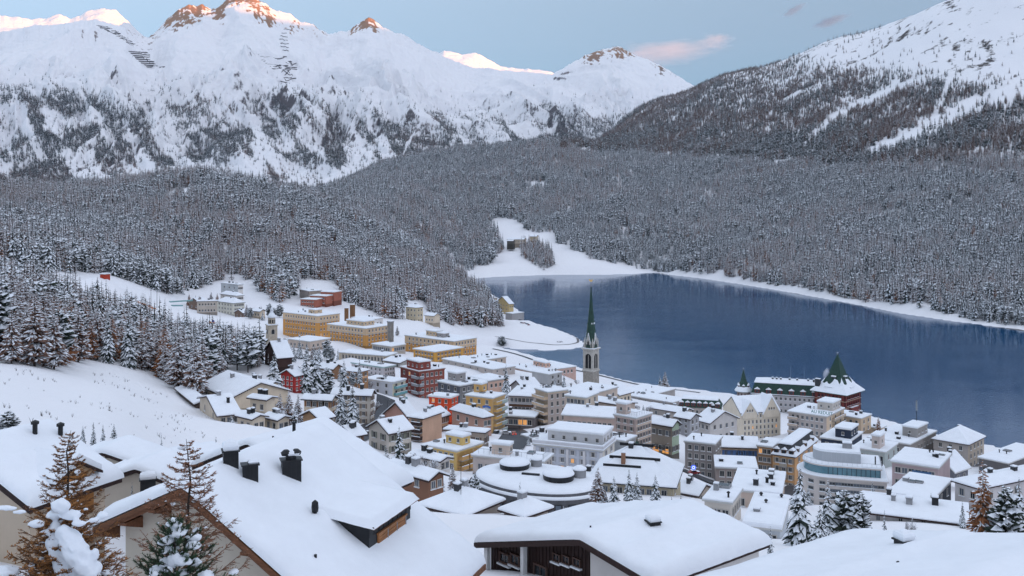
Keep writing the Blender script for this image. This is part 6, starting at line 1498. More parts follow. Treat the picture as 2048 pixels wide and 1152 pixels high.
# ---- brown-gabled house right of centre
a, d, L = ridge_frame((1162, 1079), 55, (1386, 1010))
F2 = Roof('house', 'wide snow-roofed house with dark brown timber gable at the bottom centre', a, d, L, 5.6, .15, 9.4, .285, 0, .42)
r = F2.root
m = MB(); m.prism_y([(-9.0, -9), (.02, -9), (.02, -.3), (-9.0, -9*.285-.3)], .9, F2.L-.5); m.obj('timber_wall', [DWOOD], r)
m = MB(); m.prism_y([(.02, -9), (5.2, -9), (5.2, -5.2*.15-.3), (.02, -.3)], .7, F2.L-.5); m.obj('white_wall', [wallmat((.62, .63, .66))], r)
for sx, w, p in ((1, 5.65, .15), (-1, 9.45, .285)):
    m = MB(); q = [(0, 0), (sx*w, -p*w), (sx*w, -p*w-.32), (0, -.32)]; m.prism_y(q if sx < 0 else q[::-1], -.12, .02); m.obj('bargeboard', [DWOOD], r)
for x in (-8.75, -5.3): 
    m = MB(); m.box(x-.14, x+.14, .25, .55, -9, -.285*abs(x)-.34); m.obj('post', [WHITEP], r)
for x, z, w, h in ((-7.6, -3.35, 1.0, .7), (-6.6, -3.15, .9, .7), (-2.9, -2.0, .62, .5), (-2.1, -1.9, .62, .5), (-1.2, -1.8, .62, .5), (-4.3, -3.6, 1.2, 1.6), (-2.9, -4.3, .9, 1.0)):
    link('window', window_mesh(w, h, (.10, .06, .05), GLASS), r, (x, .86, z), 0)
for k in range(30):
    x = -8.95+k*.3
    m = MB(); m.box(x-.02, x+.02, .86, .90, -9, -.285*abs(x)-.34); m.obj('batten', [DWOOD], r)
F2.chimney(1306, 1058, .62, .62, .42, 'pad'); F2.pipe(1345, 1124, .12, .05); F2.pipe(1181, 1055, .1, .05)

# ---- bottom right house
E0 = PX(1478, 1150, 42); E1 = PX(1700, 1080, (1150-HOR)*42/(1080-HOR)); d = (E1-E0).to_2d().normalized(); e2 = Vector((d.y, -d.x)); A = E0+Vector((e2.x*10, e2.y*10, 2.7))
F3 = Roof('house', 'great smooth snow roof filling the bottom right corner', A, d, (E1-E0).to_2d().length, 6.5, .27, 10.0, .27, -4.5, .42)
m = MB(); m.prism_y([(-9.4, -9), (6, -9), (6, -1.9), (0, -.3), (-9.4, -9.4*.27-.3)], -3.9, F3.L-.6); m.obj('wall', [DWOOD], F3.root)
m = MB(); m.box(-10.1, -9.98, -4.5, F3.L, -3.1, -2.78); m.obj('fascia', [DWOOD], F3.roof)
F3.chimney(1808, 1108, .55, .55, .55, 'pad', -1)
for px, py in ((1631, 1116), (1796, 1128)):
    c = F3.hit(px, py, -1, .35); m = MB(); m.lathe([(.07, -.3), (.07, .08), (.02, .12)], 8); m.obj('vent_pipe', [DARK], F3.root, c)

# ---- left house with dormer
E0 = PX(60, 1014, 45); E1 = PX(243, 953, (1014-HOR)*45/(953-HOR)); d = (E1-E0).to_2d().normalized(); e2 = Vector((d.y, -d.x)); A = E0+Vector((-e2.x*4.9, -e2.y*4.9, 4.9*.44))
F4 = Roof('house', 'cream house at the left edge with snow roof and timber gable dormer', A, d, (E1-E0).to_2d().length, 4.9, .44, 6, .36, 0, .32)
r = F4.root; Lh = F4.L
m = MB(); m.prism_y([(-5.4, -9), (4.3, -9), (4.3, -4.3*.44-.28), (0, -.28), (-5.4, -5.4*.36-.28)], .5, Lh-.5); m.obj('wall', [wallmat((.50, .43, .36))], r)
m = MB(); m.box(4.78, 4.95, -.05, Lh, -4.9*.44-.28, -4.9*.44-.02); m.obj('gutter', [DWOOD], F4.roof)
m = MB(); q = [(0, 0), (5, -2.2), (5, -2.45), (0, -.25)]; m.prism_y(q[::-1], -.1, .03); m.obj('bargeboard', [DWOOD], r)
c = MB(); c.box(-.04, .08, -.75, .75, -.55, .55, 0)
for z in np.arange(-.5, .5, .13): c.box(.08, .11, -.72, .72, z, z+.09, 0)
c.obj('shutter', [mat('orange_shutter', (.40, .17, .05), .6, .3, 2.0)], r, (4.33, Lh*.62, -3.0))
m = MB(); m.box(4.3, 5.6, Lh*.3, Lh*1.05, -4.2, -4.05); snow_pad(m, 4.35, 5.6, Lh*.3, Lh*1.05, -4.05, .2, 1); m.obj('balcony', [CONC, SNOW_ROOF], r)
c = F4.hit(150, 962, 1, .35); x0 = c.x
m = MB(); m.prism_x([(-1.05, -.6), (1.05, -.6), (1.05, .35), (0, .95), (-1.05, .35)], -2.8, .0); o = m.obj('dormer', [wallmat((.50, .36, .24))], F4.roof, (x0, c.y, c.z))
m = MB()
for sg in (-1, 1): 
    q = [(sg*1.35, .2), (0, 1.0), (0, 1.34), (sg*1.35, .5)]; m.prism_x(q if sg > 0 else q[::-1], -2.6, .28)
m.obj('snow', [SNOW_ROOF], o); 
m = MB()
for sg in (-1, 1):
    q = [(sg*1.38, .08), (0, .88), (0, 1.0), (sg*1.38, .2)]; m.prism_x(q if sg > 0 else q[::-1], -2.6, .34)
m.obj('bargeboard', [DWOOD], o)
m = MB(); m.box(0, .06, -.62, .62, -.35, .3); m.obj('shutter', [mat('orange_shutter', (.40, .17, .05))], o)
m = MB(); m.lathe([(.2, -.4), (.24, .35), (.2, .42), (.02, .46)], 12); m.obj('vent', [CONC], r, F4.hit(96, 938, 1, .3))
for px, py in ((70, 868), (121, 872)):
    m = MB(); m.tube((0, 0, -1), (0, 0, .55), .12, .12, 8); m.lathe([(.2, .5), (.2, .62), (.03, .7)], 8); m.obj('vent_pipe', [DARK], r, F4.hit(px, py, 1, .3))

# ---- small snowed-under roofs between the left house and the big chalet
def low_roof(name, label, A, YA, B, wr, pr, wl, pl, col=(.50, .47, .43)):
    a, d, L = ridge_frame(A, YA, B); F = Roof(name, label, a, d, L, wr, pr, wl, pl, 0, .34)
    m = MB(); m.prism_y([(-wl+.5, -7), (wr-.5, -7), (wr-.5, -(wr-.5)*pr-.28), (0, -.28), (-wl+.5, -(wl-.5)*pl-.28)], .4, L-.4); m.obj('wall', [wallmat(col)], F.root)
    return F
f = low_roof('house', 'low house roof with dark roof opening behind the left house', (205, 905), 66, (262, 878), 9, .30, 4, .34)
c = f.hit(246, 905); m = MB(); m.prism_y([(-.9, -.2), (.9, -.35), (.7, .1), (-.5, .35)], -.7, .7); m.obj('roof_light', [DARK], f.root, c)
f = low_roof('house', 'low snow roof with dark rake edge left of the big chalet gable', (272, 938), 58, (340, 906), 8.0, .33, 3.2, .36)
f.chimney(296, 975, .8, .5, .45, 'pad')
f = low_roof('shed', 'snow-covered shed roof on the meadow left of the black ridge chimney', (352, 912), 74, (428, 890), 4.0, .25, 3.5, .25)

# ================================================================== foreground trees
def blob(m, c, r, seed, sq=(1, 1, .8), slot=0, n=10):
    """a lump of settled snow"""
    rg = np.random.default_rng(seed); th = np.linspace(0, math.pi, n); ph = np.linspace(0, 2*math.pi, n*2, endpoint=False)
    T, Pp = np.meshgrid(th, ph, indexing='ij'); k = 1+.22*perlin(np.cos(Pp)*1.6+np.cos(T)*2+seed, np.sin(Pp)*1.6+seed*.7, seed)+.10*perlin(np.cos(Pp)*4+np.cos(T)*3, np.sin(Pp)*4+np.cos(T)*4+seed, seed+3)
    x = r*k*np.sin(T)*np.cos(Pp)*sq[0]; y = r*k*np.sin(T)*np.sin(Pp)*sq[1]; z = r*k*np.cos(T)*sq[2]
    V = np.stack([x+c[0], y+c[1], z+c[2]], -1).reshape(-1, 3); f = []
    for i in range(n-1):
        for j in range(2*n): f.append((i*2*n+j, (i+1)*2*n+j, (i+1)*2*n+(j+1) % (2*n), i*2*n+(j+1) % (2*n)))
    m.add([tuple(v) for v in V], f, slot)

def melt(o, vox, it):
    """let lumps of snow settle into each other"""
    md = o.modifiers.new('merge', 'REMESH'); md.mode = 'VOXEL'; md.voxel_size = vox; md.use_smooth_shade = True
    sm = o.modifiers.new('settle', 'SMOOTH'); sm.factor = .6; sm.iterations = it
    tx = bpy.data.textures.new('snow_grain', 'CLOUDS'); tx.noise_scale = vox*7; tx.noise_depth = 3
    dp = o.modifiers.new('uneven', 'DISPLACE'); dp.texture = tx; dp.strength = vox*2.6; dp.mid_level = .5
    return o
def larch_detail(name, label, px, py, Y, H, Rr, nb, seed, twig, tuft, snow, z0=.12, lean=0):
    rg = random.Random(seed); p = PX(px, py, Y); r = tag(empty(name, (p.x, p.y, p.z), rg.uniform(0, 6)), label, 'tree')
    tk = MB(); hs = [i/8 for i in range(9)]; ax = [Vector((rg.uniform(-.03, .03)*H*t+lean*t*t*H, rg.uniform(-.02, .02)*H*t, H*t)) for t in hs]
    for i in range(8): tk.tube(ax[i], ax[i+1], .013*H*(1-hs[i])**.8+.008, .013*H*(1-hs[i+1])**.8+.006, 7, cap=False)
    tk.obj('trunk', [BARK], r)
    def axis(t): k = min(int(t*8), 7); f = t*8-k; return ax[k].lerp(ax[k+1], f)
    br, tf, sn = MB(), MB(), MB()
    for i in range(nb):
        t = z0+(1-z0)*(i+rg.random())/nb*.98; ph = i*2.4+rg.uniform(-.5, .5); Lb = Rr*(1-t)**.75*rg.uniform(.6, 1.15)+.06*Rr
        c = axis(t); d = Vector((math.cos(ph), math.sin(ph), 0)); pts = [c]
        for k in range(1, 6):
            f = k/5; pts.append(c+d*(Lb*f)+Vector((0, 0, Lb*(-.16*math.sin(f*2.2)+.36*f*f)))+Vector((rg.uniform(-1, 1), rg.uniform(-1, 1), rg.uniform(-1, 1)))*.02*Lb)
        for k in range(5): br.tube(pts[k], pts[k+1], (.013*Lb*(1-k/5)+.008), (.013*Lb*(1-(k+1)/5)+.006), 4, cap=False)
        ns = int(16+22*Lb/Rr)
        for j in range(ns):
            f = rg.uniform(.15, 1); k = min(int(f*5), 4); q = pts[k].lerp(pts[k+1], f*5-k)
            ang = ph+rg.choice((-1, 1))*rg.uniform(.3, 1.2); l = Lb*rg.uniform(.12, .34)*(1.15-f*.6); e = q+Vector((math.cos(ang)*l, math.sin(ang)*l, l*rg.uniform(-.35, .45)))
            mid = q.lerp(e, .5)+Vector((0, 0, -.06*l)); br.tube(q, mid, .010, .008, 3, cap=False); br.tube(mid, e, .008, .005, 3, cap=False)
            for g in range(tuft):
                w = q.lerp(e, rg.uniform(.1, 1)); a = rg.uniform(0, 6.28); s_ = rg.uniform(.022, .045)
                u = Vector((math.cos(a), math.sin(a), rg.uniform(-.4, 1.0)))*s_*1.6; v2 = Vector((-math.sin(a), math.cos(a), rg.uniform(-.3, .3)))*s_*.35
                tf.add([w-v2, w+v2, w+u], [(0, 1, 2)])
            if rg.random() < snow:
                w = q.lerp(e, .5); blob(sn, (w.x, w.y, w.z+.02), rg.uniform(.02, .045), rg.randrange(999), (1.5, 1.5, .6), 0, 5)
        if rg.random() < snow*2.0:
            f = rg.uniform(.3, .8); k = min(int(f*5), 4); w = pts[k].lerp(pts[k+1], .5); blob(sn, (w.x, w.y, w.z+.03), rg.uniform(.05, .12), rg.randrange(999), (1.5, 1.3, .6), 0, 7)
    cr = br.obj('branches', [twig], r)
    if tf.v: tf.obj('needles', [tuft_m], cr)
    if sn.v: melt(sn.obj('snow', [TSNOW], cr, smooth=True), .02, 2)['kind'] = 'stuff'
    return r
TWIG = mat('twigs', (.10, .055, .035), .9, .3, 2.0); TWIG2 = mat('pale_twigs', (.16, .085, .055), .9, .3, 2.0)
tuft_m = mat('rust_needles', (.30, .13, .04), .9, .35, 2.0)
larch_detail('larch_tree', 'slender golden-brown larch in front of the left house dormer', 138, 1190, 36, 5.9, 1.9, 120, 3, TWIG, 8, .02)
tuft_m = mat('pale_rust_needles', (.34, .16, .09), .9, .3, 2.0)
larch_detail('larch_tree', 'bare pinkish larch rising before the gable of the big chalet', 374, 1230, 30, 5.3, 1.9, 92, 8, TWIG2, 5, .04)
tuft_m = mat('rust_needles', (.30, .13, .04))
rt = larch_detail('larch_tree', 'drooping larch loaded with great lumps of snow in the bottom left corner', 120, 1420, 22, 4.6, 2.3, 150, 15, TWIG, 10, .06, .2)
m = MB()
LOAD = [(122, 1012, 15, (1.2, 1, .9)), (140, 1030, 14, (1.7, 1, .6)), (108, 1030, 13, (1.3, 1, .7)), (158, 1046, 10, (1.6, 1, .6)), (186, 1040, 8, (1.4, 1, .7)), (206, 1030, 9, (1.3, 1, .8)), (72, 1048, 11, (1.6, 1, .6)), (88, 1066, 8, (1.4, 1, .7)), (12, 1016, 11, (2.2, 1, .4)), (40, 1024, 7, (2.0, 1, .45)), (10, 1144, 18, (1.6, 1, .6)), (60, 1130, 7, (1.5, 1, .6)), (190, 1108, 10, (.9, 1, 1.3)), (198, 1134, 9, (.8, 1, 1.4))]
for f in np.linspace(0, 1, 9): LOAD += [(110+62*f, 1062+88*f, 16+10*math.sin(f*3.0), (.9, 1, 1.2)), (128+52*f, 1066+80*f, 15+9*math.sin(f*3.1), (1.0, 1, 1.1)), (104+30*f, 1085+66*f, 12+8*f, (1, 1, 1.1))]
for i, (px, py, rp, q) in enumerate(LOAD):
    p = PX(px, py, 21.6+(i % 3)*.12); blob(m, p, rp*21.6/FPX, 31+i, q, 0, 16)
o = melt(m.obj('snow_load', [TSNOW], None, smooth=True), .028, 9); o['kind'] = 'stuff'; o.parent = rt; o.matrix_parent_inverse = (Matrix.Translation(rt.location) @ Matrix.Rotation(rt.rotation_euler.z, 4, 'Z')).inverted()

def pine_top(px, py, Y, H, Rr, seed):
    rg = random.Random(seed); p = PX(px, py, Y); r = tag(empty('pine_tree', p, 0), 'dark green young pine with snow clumps in front of the chalet gable', 'tree')
    tk = MB(); tk.tube((0, 0, -1), (0, 0, H*.95), .07, .015, 7); tk.obj('trunk', [BARK], r)
    br, nd, sn = MB(), MB(), MB()
    def shoot(b0, dr, l):
        e = b0+dr*l; br.tube(b0, e, .010, .007, 4)
        n = int(26*l/.2)
        for i in range(n):
            f = rg.uniform(.1, 1.05); c = b0.lerp(e, f); a = rg.uniform(0, 6.28); o_ = dr.orthogonal().normalized(); o2 = dr.cross(o_)
            rd = (o_*math.cos(a)+o2*math.sin(a)); tip = c+rd*.06+dr*rg.uniform(.05, .09); w = dr.cross(rd)*.0075
            nd.add([c-w, c+w, tip], [(0, 1, 2)])
    T = 9
    for i in range(T):
        t = i/(T-1); z = H*(.02+.93*t); Lb = Rr*(1-t)**.8+.12; n = 8 if t < .7 else 6
        for j in range(n):
            ph = j*6.28/n+i*1.1+rg.uniform(-.3, .3); L_ = Lb*rg.uniform(.75, 1.1); d = Vector((math.cos(ph), math.sin(ph), .18+.5*t)).normalized(); b0 = Vector((0, 0, z)); e = b0+d*L_
            br.tube(b0, e, .018, .008, 5)
            for k in range(int(5+9*L_)):
                f = rg.uniform(.25, 1.0); c = b0.lerp(e, f); dd = (d+Vector((rg.uniform(-.9, .9), rg.uniform(-.9, .9), rg.uniform(.0, .8)))).normalized(); shoot(c, dd, rg.uniform(.12, .24))
            shoot(e, (d+Vector((0, 0, .5))).normalized(), .24)
            if rg.random() < .62:
                f = rg.uniform(.35, .95); c = b0.lerp(e, f); blob(sn, (c.x, c.y, c.z+.05), rg.uniform(.06, .17), rg.randrange(999), (1.3, 1.2, .6), 0, 8)
    shoot(Vector((0, 0, H*.93)), Vector((0, 0, 1)), .22); blob(sn, (-.05, 0, H*.98), .12, 77, (.9, .9, 1.5), 0, 10); blob(sn, (.55, -.5, H*.34), .25, 78, (1.1, 1, .8), 0, 12); blob(sn, (.1, -.35, H*.62), .17, 79, (1, .8, 1.2), 0, 10)
    cr = br.obj('branches', [BARK], r); nd.obj('needles', [mat('fresh_pine_needles', (.035, .075, .035), .8, .35, 3.0)], cr); melt(sn.obj('snow', [TSNOW], cr, smooth=True), .018, 4)['kind'] = 'stuff'
pine_top(350, 1215, 26, 2.2, 1.25, 5)
# ================================================================== single trees in and round the town
NEAR = {}
def near_proto(key, style, H, Rr, tiers, per, sub, cover, fm, z0, seed):
    g = tree_geo(seed, H, Rr, tiers, per, style, sub, cover, z0)
    NEAR[key] = (H, g[0].mesh(key+'_trunk', [BARK]), g[1].mesh(key+'_crown', [fm]), g[2].mesh(key+'_snow', [TSNOW]))
near_proto('spruce_a', 'spruce', 16, 3.3, 20, 10, 2, .82, NEEDLE, .05, 11)
near_proto('spruce_b', 'spruce', 17, 2.6, 22, 9, 2, .85, NEEDLE, .06, 12)
near_proto('pine_a', 'pine', 14, 3.4, 16, 10, 2, .8, PINE, .14, 13)
near_proto('pine_b', 'pine', 15, 3.0, 17, 10, 2, .9, PINE, .18, 14)
near_proto('larch_a', 'larch', 18, 3.8, 24, 12, 3, .62, LARCH, .10, 15)
near_proto('larch_b', 'larch', 17, 3.5, 24, 12, 3, .75, LARCH, .12, 16)
near_proto('larch_o', 'larch', 17, 3.6, 24, 12, 3, .35, LARCH_O, .08, 17)
def bare_proto(key, seed):
    rg = random.Random(seed); br, sn = MB(), MB()
    def grow(p, d, l, r, n):
        e = p+d*l; br.tube(p, e, r, r*.65, 4, cap=False)
        if n <= 2 and rg.random() < .6:
            u = Vector((0, 0, r+.03)); w = d.cross(Vector((0, 0, 1)))*.09
            sn.add([p+u-w, p+u+w, e+u+w*.6, e+u-w*.6], [(0, 1, 2, 3)])
        if n == 0: return
        for _ in range(rg.choice((2, 3, 3))):
            nd = (d+Vector((rg.uniform(-.75, .75), rg.uniform(-.75, .75), rg.uniform(-.1, .55)))).normalized(); grow(p.lerp(e, rg.uniform(.6, 1)), nd, l*rg.uniform(.6, .85), r*.62, n-1)
    for k in range(3): grow(Vector((rg.uniform(-.2, .2), rg.uniform(-.2, .2), -.3)), Vector((rg.uniform(-.35, .35), rg.uniform(-.35, .35), 1)).normalized(), 2.2, .12, 5)
    t = MB(); t.tube((0, 0, -.5), (0, 0, 1.0), .2, .14, 6)
    NEAR[key] = (8.0, t.mesh(key+'_trunk', [BARK]), br.mesh(key+'_crown', [TWIG]), sn.mesh(key+'_snow', [TSNOW]))
bare_proto('bare', 4); bare_proto('bare_b', 9)
TRG = random.Random(21)
NAME = {'s': 'spruce_tree', 'p': 'pine_tree', 'l': 'larch_tree', 'b': 'bare_tree'}
def plant(key, x, y, z, h, label, group=None, wide=1.0, dz=0.0):
    H, tm, cm, sm = NEAR[key]; s = h/H; wide = wide*h/(h+dz); s = (h+dz)/H
    r = tag(empty(NAME[key[0]], (x, y, z), TRG.uniform(0, 6.28)), label, 'tree', group); r.scale = (s*wide, s*wide, s)
    link('trunk', tm, r); c = link('crown', cm, r); link('snow', sm, c)['kind'] = 'stuff'
    return r
def tree(key, px, top, foot, Y, label, group=None, wide=1.0):
    p = PX(px, foot, Y); h = (foot-top)*Y/FPX; g = float(gz(p.x, p.y))
    plant(key, p.x, p.y, min(p.z, g) if g > p.z-4 else p.z, h, label, group, wide, max(0, p.z-g) if g > p.z-4 else 0)
TREES = [
 ('pine_a',18,822,868,112,'round snowy pine bush at the left edge of the meadow',None,1.5),
 ('spruce_a',228,846,900,100,'largest of four small firs behind the left house',None,1.1),
 ('spruce_a',166,850,880,104,'leftmost of four small firs behind the left house',None,1.1),
 ('spruce_b',187,845,886,103,'second from the left of four small firs behind the left house',None,1.1),
 ('spruce_b',206,848,890,102,'third from the left of four small firs behind the left house',None,1.1),
 ('spruce_b',323,866,910,96,'lone small fir on the meadow right of the left house',None,1.0),
 ('spruce_a',264,962,992,58,'tiny fir between the left house and the big chalet gable',None,1.1),
 ('spruce_a',432,872,912,140,'snowy fir left of the black ridge chimney',None,1.3),
 ('spruce_a',463,828,872,220,'small snowy fir in front of the cream hillside houses',None,1.3),
 ('bare',414,838,874,222,'snowy bush left of the cream hillside houses',None,1.2),
 ('bare_b',398,822,860,232,'bare snowy bush at the meadow corner below the dark shed',None,1.2),
 ('spruce_b',682,764,852,268,'left of the twin tall firs before the four-storey house',None,1.15),
 ('spruce_b',705,764,850,266,'right of the twin tall firs before the four-storey house',None,1.15),
 ('spruce_a',548,702,800,305,'big dark fir hiding the left of the red chalet',None,1.1),
 ('spruce_b',612,694,782,322,'left of two tall firs right of the red chalet',None,1.1),
 ('spruce_a',630,690,780,328,'right of two tall firs right of the red chalet',None,1.1),
 ('spruce_a',688,720,768,352,'fir before the orange plaster house',None,1.2),
 ('spruce_b',719,718,766,350,'thin fir at the right end of the orange plaster house',None,.8),
 ('pine_b',655,735,788,335,'bushy pine between the red chalet firs and the cream house',None,1.1),
 ('pine_a',640,740,790,330,'snowy pine close to the right of the red chalet',None,1.0),
 ('larch_b',560,785,862,238,'bare larch below the red chalet, leftmost of three',None,1.0),
 ('larch_a',578,780,858,242,'bare larch below the red chalet, middle of three',None,1.0),
 ('larch_b',596,788,856,246,'bare larch below the red chalet, rightmost of three',None,1.0),
 ('spruce_a',590,808,862,226,'snowy fir beside the timber carport',None,1.1),
 ('spruce_a',798,852,952,186,'tallest dark fir in front of the white gabled house',None,1.15),
 ('spruce_a',772,890,965,180,'shorter dark fir left of the tallest one by the white gabled house',None,1.2),
 ('bare',838,888,952,196,'bare snowy tree before the ochre flats, left one',None,1.0),
 ('bare_b',866,896,962,190,'bare snowy tree before the ochre flats, right one',None,1.0),
 ('larch_b',905,925,995,172,'brown larch below the curved ochre balconies',None,1.0),
 ('bare_b',930,930,992,170,'bare tree left of the oval building',None,1.1),
 ('pine_b',950,950,1000,160,'snowy pine against the left end of the oval building',None,1.0),
 ('spruce_a',884,940,990,165,'small fir below the low white house',None,1.1),
 ('spruce_a',1012,727,790,392,'fir beside the pink flats with the chimney tower',None,.9),
 ('spruce_a',1040,962,1008,150,'small fir in front of the oval building wall',None,1.2),
 ('bare',1122,996,1022,140,'leafy snowy shrub at the foot of the oval building',None,1.3),
 ('larch_a',1196,934,1014,150,'bare larch left of the row of firs before the mansion',None,1.0),
 ('spruce_a',1228,952,1014,148,'first fir from the left before the mansion',None,1.0),
 ('spruce_b',1258,938,1012,148,'tall second fir from the left before the mansion',None,1.1),
 ('spruce_b',1274,944,1012,150,'third fir from the left before the mansion',None,1.1),
 ('spruce_a',1311,948,1010,150,'fourth fir from the left before the mansion',None,1.0),
 ('spruce_b',1343,982,1008,120,'leftmost of three tiny firs above the brown-gabled roof',None,1.0),
 ('spruce_b',1362,980,1010,120,'middle of three tiny firs above the brown-gabled roof',None,1.1),
 ('spruce_b',1380,986,1016,118,'rightmost of three tiny firs above the brown-gabled roof',None,.9),
 ('spruce_a',1600,934,1108,104,'tall thick fir left of the fir group below the curved hotel',None,1.0),
 ('spruce_b',1656,956,1085,112,'slim fir with a pointed top right of the tall thick fir',None,1.0),
 ('spruce_a',1640,1010,1105,98,'low broad fir between the tall thick fir and the slim fir',None,1.2),
 ('pine_a',1690,982,1088,106,'dark bushy pine in the middle of the fir group',None,1.0),
 ('pine_b',1722,985,1085,104,'bushy pine at the right of the fir group',None,.9),
 ('spruce_a',1745,962,1010,170,'fir standing before the long low house roof',None,1.3),
 ('spruce_b',1769,1020,1076,100,'small fir right of the bushy pines',None,.9),
 ('spruce_b',1541,1052,1122,72,'small lone fir at the left end of the bottom right roof',None,1.0),
 ('bare',1818,1015,1060,130,'bare shrub poking from the snow before the long low house',None,1.0),
 ('bare_b',1440,1000,1070,112,'bare young tree before the white cube house',None,.8),
 ('larch_o',1966,918,1088,104,'rust-orange larch near the right edge',None,.95),
 ('pine_a',2012,975,1088,102,'snowy pine right of the rust-orange larch',None,1.1),
 ('spruce_a',2038,955,1088,108,'fir at the very right edge beside the pine',None,1.1),
 ('spruce_a',1925,1000,1040,150,'small fir left of the rust-orange larch',None,.9),
 ('spruce_a',1862,985,1022,170,'fir in front of the dark slate garage block',None,1.3),
 ('larch_b',1330,742,782,560,'bare lakeside tree above the long lakeside hall',None,1.1),
 ('spruce_a',1320,750,782,556,'snowy lakeside fir left of the bare one',None,1.0),
 ('larch_o',1757,832,856,400,'small orange shrub at the lake end of the beige stepped block',None,1.4),
 ('bare_b',1120,676,692,868,'bare round tree on the white peninsula',None,1.2),
 ('pine_a',1004,672,692,850,'dark shrub on the near shore of the peninsula',None,1.6),
 ('pine_b',1042,648,664,960,'dark shrub beside the lakeside car park',None,1.6),
 ('larch_a',998,622,660,930,'large bare tree below the concrete cube',None,1.3),
 ('spruce_b',385,655,678,560,'small fir alone on the snow below the rink',None,1.0),
 ('spruce_b',1110,752,775,425,'small fir right of the grey and white house',None,1.0),
 ('spruce_a',1128,748,772,430,'snowy fir left of the church tower',None,1.0),
]
for t in TREES: tree(*t)
# firs round the old bell tower and hillside houses
rg = random.Random(8)
def row(n, x0, x1, y0, y1, Y0, Y1, hp, keys, label, group, wide=1.0):
    for i in range(n):
        f = (i+rg.uniform(.1, .9))/n; px = x0+(x1-x0)*f; Y = Y0+(Y1-Y0)*rg.random(); x = (px-1024)/FPX*Y; g = float(gz(x, Y))
        plant(rg.choice(keys), x, Y, g-.2, hp*Y/FPX*rg.uniform(.75, 1.2), label, group, wide)
row(11, 566, 678, 0, 0, 470, 512, 42, ['spruce_a', 'pine_b', 'larch_b', 'spruce_b'], 'snowy conifer in the belt below the leftmost ochre hotel block', 'trees below the ochre hotel')
row(12, 430, 528, 0, 0, 400, 470, 46, ['spruce_a', 'pine_a', 'spruce_b', 'larch_a'], 'snowy conifer in the belt between rink and hillside houses', 'trees between rink and hillside houses')
row(7, 440, 530, 0, 0, 345, 390, 50, ['spruce_a', 'pine_a', 'larch_a'], 'snowy conifer around the timber hut below the bell tower', 'trees round the timber hut')
row(8, 488, 560, 0, 0, 655, 690, 24, ['spruce_a', 'larch_b', 'pine_a'], 'small snowy conifer beside the chalets right of the rink hotel', 'trees right of the rink hotel')
row(6, 372, 440, 0, 0, 712, 740, 26, ['spruce_a', 'larch_o', 'larch_b'], 'small snowy conifer behind the grey apartment house by the rink', 'trees behind the grey apartment house')
row(8, 690, 800, 0, 0, 640, 690, 24, ['spruce_a', 'larch_b', 'pine_b'], 'small snowy conifer behind the middle ochre hotel block', 'trees behind the middle ochre block')
row(5, 1270, 1300, 0, 0, 380, 410, 22, ['spruce_a', 'bare'], 'small snowy tree among the roofs right of the church', 'trees right of the church')
row(7, 1085, 1160, 0, 0, 440, 500, 20, ['spruce_b', 'bare', 'bare_b'], 'small snowy tree in the gardens left of the church tower', 'garden trees by the church')
row(9, 610, 760, 0, 0, 330, 372, 34, ['spruce_a', 'bare', 'pine_b', 'bare_b'], 'snowy garden tree among houses right of the red chalet', 'garden trees right of the red chalet')
row(8, 820, 950, 0, 0, 168, 182, 52, ['bare', 'larch_b', 'bare_b', 'pine_b'], 'frosted tree in the thicket between chalet roof and oval building', 'thicket by the oval building')
# small garden trees between the houses
def gardens(n):
    got = 0
    for _ in range(4000):
        if got >= n: break
        px = TRG.uniform(560, 2030); Y = TRG.uniform(190, 470); x = (px-1024)/FPX*Y; z = float(gz(x, Y))
        if z < 2 or any((x-s['ctr'][0])**2+(Y-s['ctr'][1])**2 < (.62*max(s['a'], s['bb'])+1.5)**2 for s in SPECS): continue
        if any(abs(px-a)+abs(Y-b_) < 22 for a, b_ in ((1028, 300), (1020, 315), (1034, 285), (760, 310), (745, 285), (1200, 260), (1300, 262), (1390, 252), (1480, 240))): continue
        plant(TRG.choice(['bare', 'bare_b', 'spruce_a', 'spruce_b', 'bare']), x, Y, z-.1, TRG.uniform(2.2, 5.0), 'small snowy garden tree squeezed between the town houses', 'small garden trees in town'); got += 1
gardens(70)
# the nearest edge of the left wood, tree by tree
def wood_edge(n):
    px, py, x, Y, z = sample(60000, -60, 560, 215, 470)
    k = in_poly(px, py, WOODEDGE); x, Y, z, px, py = x[k], Y[k], z[k], px[k], py[k]
    ok = []; 
    for i in range(len(x)):
        if all((x[i]-x[j])**2+(Y[i]-Y[j])**2 > 4.6**2 for j in ok): ok.append(i)
    near = sorted(ok, key=lambda i: Y[i])
    for c, i in enumerate(near):
        u = TRG.random(); key = TRG.choice(['larch_a', 'larch_b', 'larch_a', 'larch_b', 'larch_o']) if u < .74 else TRG.choice(['spruce_a', 'spruce_b', 'pine_a', 'pine_b'])
        if c < n:
            lab = {'l': 'brown snow-dusted larch in the wood above the left meadow', 's': 'dark snowy spruce in the wood above the left meadow', 'p': 'bushy snowy pine in the wood above the left meadow'}[key[0]]
            plant(key, x[i], Y[i], z[i]-.2, TRG.uniform(10.5, 17), lab, 'trees of the wood above the left meadow')
        else: REST.append((x[i], Y[i], z[i]))
REST = []
wood_edge(190)
# ================================================================== woods, avalanche barriers, clouds, smoke, haze
build_woods()
if REST:
    P = np.array(REST); n = len(P)
    scatter('forest', 'inner part of the snowy wood above the left meadow', MID, P-np.array([0, 0, .2]), rng.uniform(.7, 1.05, n), rng.uniform(0, 6.28, n), rng.choice([0, 1, 3, 4, 5, 5, 6, 6, 7], n))

